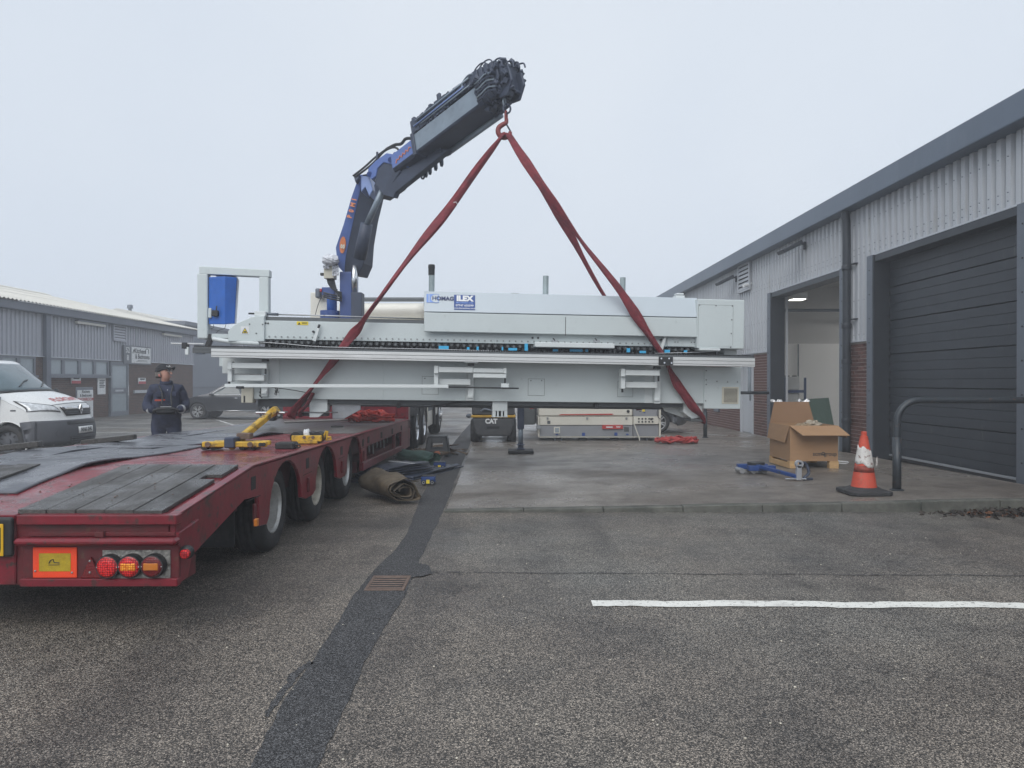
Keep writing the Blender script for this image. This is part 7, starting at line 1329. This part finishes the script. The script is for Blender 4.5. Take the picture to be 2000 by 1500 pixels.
for sg in (-1, 1): b = MB(); b.prism([(st_x + sg * .19, st_y - .11, .38), (st_x + sg * .19, st_y + .11, .38), (st_x + sg * .235, st_y + .14, 0), (st_x + sg * .235, st_y + .08, 0), (st_x + sg * .215, st_y, .12), (st_x + sg * .235, st_y - .08, 0), (st_x + sg * .235, st_y - .14, 0)], (sg * .015, 0, 0)); b.build('leg_panel', 'stool_grey', ss, .004)
# ------------------------------------------------------------------ the man with the remote control
mat('navy', (.026, .033, .066), .8, 0, .35, 9, .9, 18, ((.012, .014, .025), .3, 6)); mat('skin', (.46, .245, .185), .55, 0, .12, 22); mat('skin_pink', (.42, .15, .13), .55); mat('glove', (.014, .014, .017), .7, 0, .2, 12); mat('cap_black', (.012, .012, .016), .8, 0, .2, 20); mat('reflective', (.48, .49, .50), .5, .2, .1, 14); mat('boot', (.015, .014, .013), .6); mat('white_print', (.7, .7, .7), .6); mat('badge_orange', (.45, .06, .03), .6); mat('eye_white', (.6, .58, .56), .3); mat('hair_grey', (.16, .14, .125), .8, 0, .3, 40)
pm = thing('person', 'man in navy overalls and black cap holding a crane remote, looking up', 'person', (-5.28, 11.15, 0), (0, 0, R(24)), True)
def skinned(name, V, E, m, parent, root=0, sub=2):
    me = bpy.data.meshes.new(name); me.from_pydata([v[0] for v in V], E, []); me.update(); o = bpy.data.objects.new(name, me); put(o, parent)
    o.modifiers.new('k', 'SKIN'); 
    if not me.skin_vertices: me.attributes  # layer is made by the modifier
    sk2 = me.skin_vertices[0].data if me.skin_vertices else None
    for i, v in enumerate(V):
        r = v[1] if isinstance(v[1], tuple) else (v[1], v[1])
        sk2[i].radius = r; sk2[i].use_root = (i == root)
    o.modifiers['k'].use_smooth_shade = True; md = o.modifiers.new('s', 'SUBSURF'); md.levels = sub; md.render_levels = sub
    me.materials.append(M_[m]); return o
# head frame: turned to the right and tipped back
HC = Vector((0, -.025, 1.488)); HS = 1.13; HRt = Matrix.Rotation(R(56), 3, 'Z') @ Matrix.Rotation(R(-16), 3, 'X')
def hd(x, y, z): return HC + HRt @ Vector((x, y, z)) * HS     # head local: -y is the face, z up from the neck top
# body: one surface (head, neck, trunk, arms, legs)
V = [((0, 0, .94), .12), ((0, 0, 1.12), .12), ((0, .01, 1.30), (.10, .07)), ((0, .01, 1.45), .055), (tuple(hd(0, .018, .02)), .056), (tuple(hd(0, -.022, .066)), (.074, .094)), (tuple(hd(0, .0, .15)), (.087, .110)), (tuple(hd(0, .005, .205)), (.070, .086)),
     ((.15, .01, 1.36), .03), ((.285, .03, 1.15), .045), ((.19, -.16, 1.08), .025), ((-.15, .01, 1.36), .03), ((-.285, .03, 1.15), .045), ((-.19, -.16, 1.08), .025),
     ((.09, 0, .88), .08), ((.11, -.01, .48), .055), ((.12, .02, .08), .04), ((-.09, 0, .88), .08), ((-.11, -.01, .48), .055), ((-.12, .02, .08), .04)]
E = [(0, 1), (1, 2), (2, 3), (3, 4), (4, 5), (5, 6), (6, 7), (2, 8), (8, 9), (9, 10), (2, 11), (11, 12), (12, 13), (0, 14), (14, 15), (15, 16), (0, 17), (17, 18), (18, 19)]
body = skinned('body', V, E, 'skin', pm)
# face
b = MB(); b.add([hd(0, -.098, .135), hd(-.017, -.1, .083), hd(.017, -.1, .083), hd(0, -.135, .088), hd(0, -.105, .078)], [(0, 1, 3), (0, 3, 2), (1, 4, 3), (3, 4, 2)]); b.build('nose', 'skin', body, .004, sub=1)
for s_ in (1, -1):
    b = MB(); b.ball(hd(s_ * .080, .016, .105), .013, .024, .034, 10, 8, HRt); b.build('ear', 'skin_pink', body, smooth=True); b = MB(); b.ball(hd(s_ * .032, -.093, .125), .013, .006, .007, 8, 6, HRt); ey = b.build('eye', 'eye_white', body, smooth=True); b = MB(); b.ball(hd(s_ * .032, -.099, .125), .006, .003, .006, 8, 6, HRt); b.build('iris', 'ink', ey); b = MB(); b.beam(hd(s_ * .018, -.096, .141), hd(s_ * .045, -.088, .14), .005, .005); b.build('eyebrow', 'hair_grey', body)
b = MB(); b.beam(hd(-.022, -.0915, .054), hd(.022, -.0915, .054), .012, .009); b.build('mouth', 'skin_pink', body, .002)
b = MB(); b.grid(lambda u, v: hd(.086 * math.sin(PI * (u - .5) * 1.15) * 1.0, .015 + .098 * math.cos(PI * (u - .5) * 1.15), .09 + .07 * v), 14, 3); b.build('hair', 'hair_grey', body, solid=.008, smooth=True)
# cap
b = MB(); b.grid(lambda u, v: hd(.090 * math.cos(2 * PI * u) * math.cos(v * PI / 2 * .98), .004 + .110 * math.sin(2 * PI * u) * math.cos(v * PI / 2 * .98), .150 + .105 * math.sin(v * PI / 2) - .012 * math.sin(2 * PI * u) * (1 - v)), 24, 8); cap = b.build('cap', 'cap_black', pm, solid=.006, smooth=True)
b = MB(); b.grid(lambda u, v: hd(.072 * (2 * u - 1) * (1 - .25 * v * v), -.075 - .045 * math.sqrt(max(0, 1 - (2 * u - 1) ** 2)) - .062 * v * math.sqrt(max(.15, 1 - .8 * (2 * u - 1) ** 2)), .162 - .028 * (2 * u - 1) ** 2 + .004 * v), 14, 6); b.build('peak', 'cap_black', cap, solid=.006, smooth=True)
b = MB(); b.tube([hd(.0 + .02 * math.cos(k * 1.3), -.108 + .012 * k / 8, .19 + .016 * math.sin(k * 1.9)) for k in range(9)], .005, 5); b.build('cap_emblem', 'white_print', cap); b = MB(); b.tube([hd(-.05 + .012 * k, -.1 + .003 * k, .195 + .014 * math.sin(k * 2.2)) for k in range(6)], .004, 5); b.build('cap_emblem', 'white_print', cap)
# overalls
V = [((0, .0, .93), (.215, .15)), ((0, -.01, 1.10), (.22, .16)), ((0, .0, 1.26), (.215, .15)), ((0, .015, 1.385), (.15, .10)), ((0, .01, 1.455), (.085, .08)), ((.175, .01, 1.385), (.095, .09)), ((.235, .025, 1.28), (.085, .085)), ((.275, .03, 1.13), (.075, .08)), ((.235, -.10, 1.075), (.066, .07)), ((.165, -.20, 1.07), (.062, .066)),
     ((-.175, .01, 1.385), (.095, .09)), ((-.235, .025, 1.28), (.085, .085)), ((-.275, .03, 1.13), (.075, .08)), ((-.235, -.10, 1.075), (.066, .07)), ((-.165, -.20, 1.07), (.062, .066)),
     ((.105, .0, .80), (.125, .125)), ((.115, -.01, .50), (.095, .10)), ((.125, .02, .12), (.085, .09)), ((-.105, .0, .80), (.125, .125)), ((-.115, -.01, .50), (.095, .10)), ((-.125, .02, .12), (.085, .09))]
E = [(0, 1), (1, 2), (2, 3), (3, 4), (3, 5), (5, 6), (6, 7), (7, 8), (8, 9), (3, 10), (10, 11), (11, 12), (12, 13), (13, 14), (0, 15), (15, 16), (16, 17), (0, 18), (18, 19), (19, 20)]
ov = skinned('overalls', V, E, 'navy', pm)
tx_ = bpy.data.textures.new('folds', 'CLOUDS'); tx_.noise_scale = .11; md = ov.modifiers.new('d', 'DISPLACE'); md.texture = tx_; md.strength = .05; md.mid_level = .5
b = MB(); b.lathe([(.085, -.02), (.098, .0), (.09, .045), (.08, .05)], (0, .01, 1.46), (0, -.15, 1), 18); b.build('collar', 'navy', ov, smooth=True)
for s_ in (1, -1):
    c0, c1 = Vector((s_ * .222, -.115, 1.075)), Vector((s_ * .198, -.152, 1.073)); b = MB(); b.tube([c0, c1], .062, 16, caps=False); b.build('reflective_band', 'reflective', ov, solid=.006)
    b = MB(); b.box(s_ * .035, s_ * .15, -.182, -.15, 1.26, 1.345); b.build('chest_pocket', 'navy', ov, .01); 
    b = MB(); b.lathe([(.055, 0), (.05, .06)], (s_ * .125, .02, .03), (0, 0, 1), 12); b.ball((s_ * .125, -.06, .045), .052, .13, .045, 12, 8); b.build('boot', 'boot', pm, smooth=True)
b = MB(); b.box(-.155, -.055, -.19, -.165, 1.20, 1.225); b.build('orange_badge', 'badge_orange', ov, .004); b = MB(); b.box(-.04, -.01, -.19, -.165, 1.205, 1.23); b.build('orange_badge', 'badge_orange', ov, .004); b = MB(); b.ball((.02, -.15, 1.37), .007, nu=6, nv=4); b.build('stud', 'white_print', ov)
b = MB(); b.tube(soft([(-.1, -.1, 1.44), (-.05, -.19, 1.3), (-.06, -.26, 1.14)], 6), .012, 6); b.tube(soft([(.1, -.1, 1.44), (.07, -.19, 1.3), (.08, -.26, 1.14)], 6), .012, 6); 
strap_mb = b
# gloved hands, five fingers each, closed round the console handles
def hand(s_):
    wr = Vector((s_ * .15, -.235, 1.07)); d = Vector((-s_ * .12, -1, -.12)).normalized(); side_ = Vector((-s_, -.1, 0)).normalized(); up = Vector((0, 0, 1))
    V = [(tuple(wr), .036), (tuple(wr + d * .055), (.042, .028)), (tuple(wr + d * .09), (.042, .026))]; E = [(0, 1), (1, 2)]
    for k, (o_, L) in enumerate(((-.033, .072), (-.011, .082), (.012, .078), (.034, .062))):
        base = wr + d * .095 + side_ * o_; a = base + d * (L * .45) + up * .004; c = a + d * (L * .15) - up * (L * .38); e = c - d * (L * .32) - up * (L * .12); i = len(V)
        V += [(tuple(base), .0115), (tuple(a), .0105), (tuple(c), .0098), (tuple(e), .009)]; E += [(2, i), (i, i + 1), (i + 1, i + 2), (i + 2, i + 3)]
    i = len(V); tb_ = wr + d * .035 + side_ * .04; V += [(tuple(tb_), .014), (tuple(tb_ + d * .03 + side_ * .02 + up * .012), .012), (tuple(tb_ + d * .06 + side_ * .012 + up * .012), .010)]; E += [(1, i), (i, i + 1), (i + 1, i + 2)]
    skinned('gloved_hand', V, E, 'glove', pm)
hand(1); hand(-1)
# remote control console hung from a strap
rc = thing('remote_console', 'black crane remote console held in front of the man', 'remote', (-5.28, 11.15, 0), (0, 0, R(24)), True)
b = MB(); b.obox((0, -.305, 1.055), (.26, .17, .09), Matrix.Rotation(R(-12), 3, 'X')); b.build('case', 'black', rc, .018, seg=2)
b = MB(); b.tube(soft([(-.15, -.25, 1.045), (-.165, -.36, 1.06), (-.1, -.42, 1.085), (0, -.435, 1.095), (.1, -.42, 1.085), (.165, -.36, 1.06), (.15, -.25, 1.045)], 6), .013, 8); b.build('guard_rail', 'black', rc, smooth=True)
b = MB(); b.obox((0, -.31, 1.115), (.15, .05, .006), Matrix.Rotation(R(-12), 3, 'X')); b.build('label_strip', 'reflective', rc)
for k in range(5): b = MB(); x = -.08 + k * .04; b.cyl((x, -.285, 1.10), (x, -.285, 1.14), .006, n=6); b.ball((x, -.285, 1.143), .010, nu=8, nv=6); b.build('joystick', 'black', rc)
strap_mb.build('neck_strap', 'black', rc, smooth=True)
# ------------------------------------------------------------------ fog
hb = MB(); hb.box(-120, 120, -30, 160, -1, 8.6)
hz = bpy.data.objects.new('haze', hb.mesh('haze', [])); C.objects.link(hz); hz['kind'] = 'stuff'; hz['label'] = 'thin pale fog filling the yard'; hz['category'] = 'fog'
hm = bpy.data.materials.new('haze'); hm.use_nodes = True; hn = hm.node_tree.nodes; hn.clear()
pv = hn.new('ShaderNodeVolumePrincipled'); pv.inputs['Color'].default_value = (.93, .96, 1, 1); pv.inputs['Density'].default_value = HAZE; pv.inputs['Anisotropy'].default_value = .1
ho = hn.new('ShaderNodeOutputMaterial'); hm.node_tree.links.new(pv.outputs[0], ho.inputs['Volume']); hz.data.materials.append(hm)
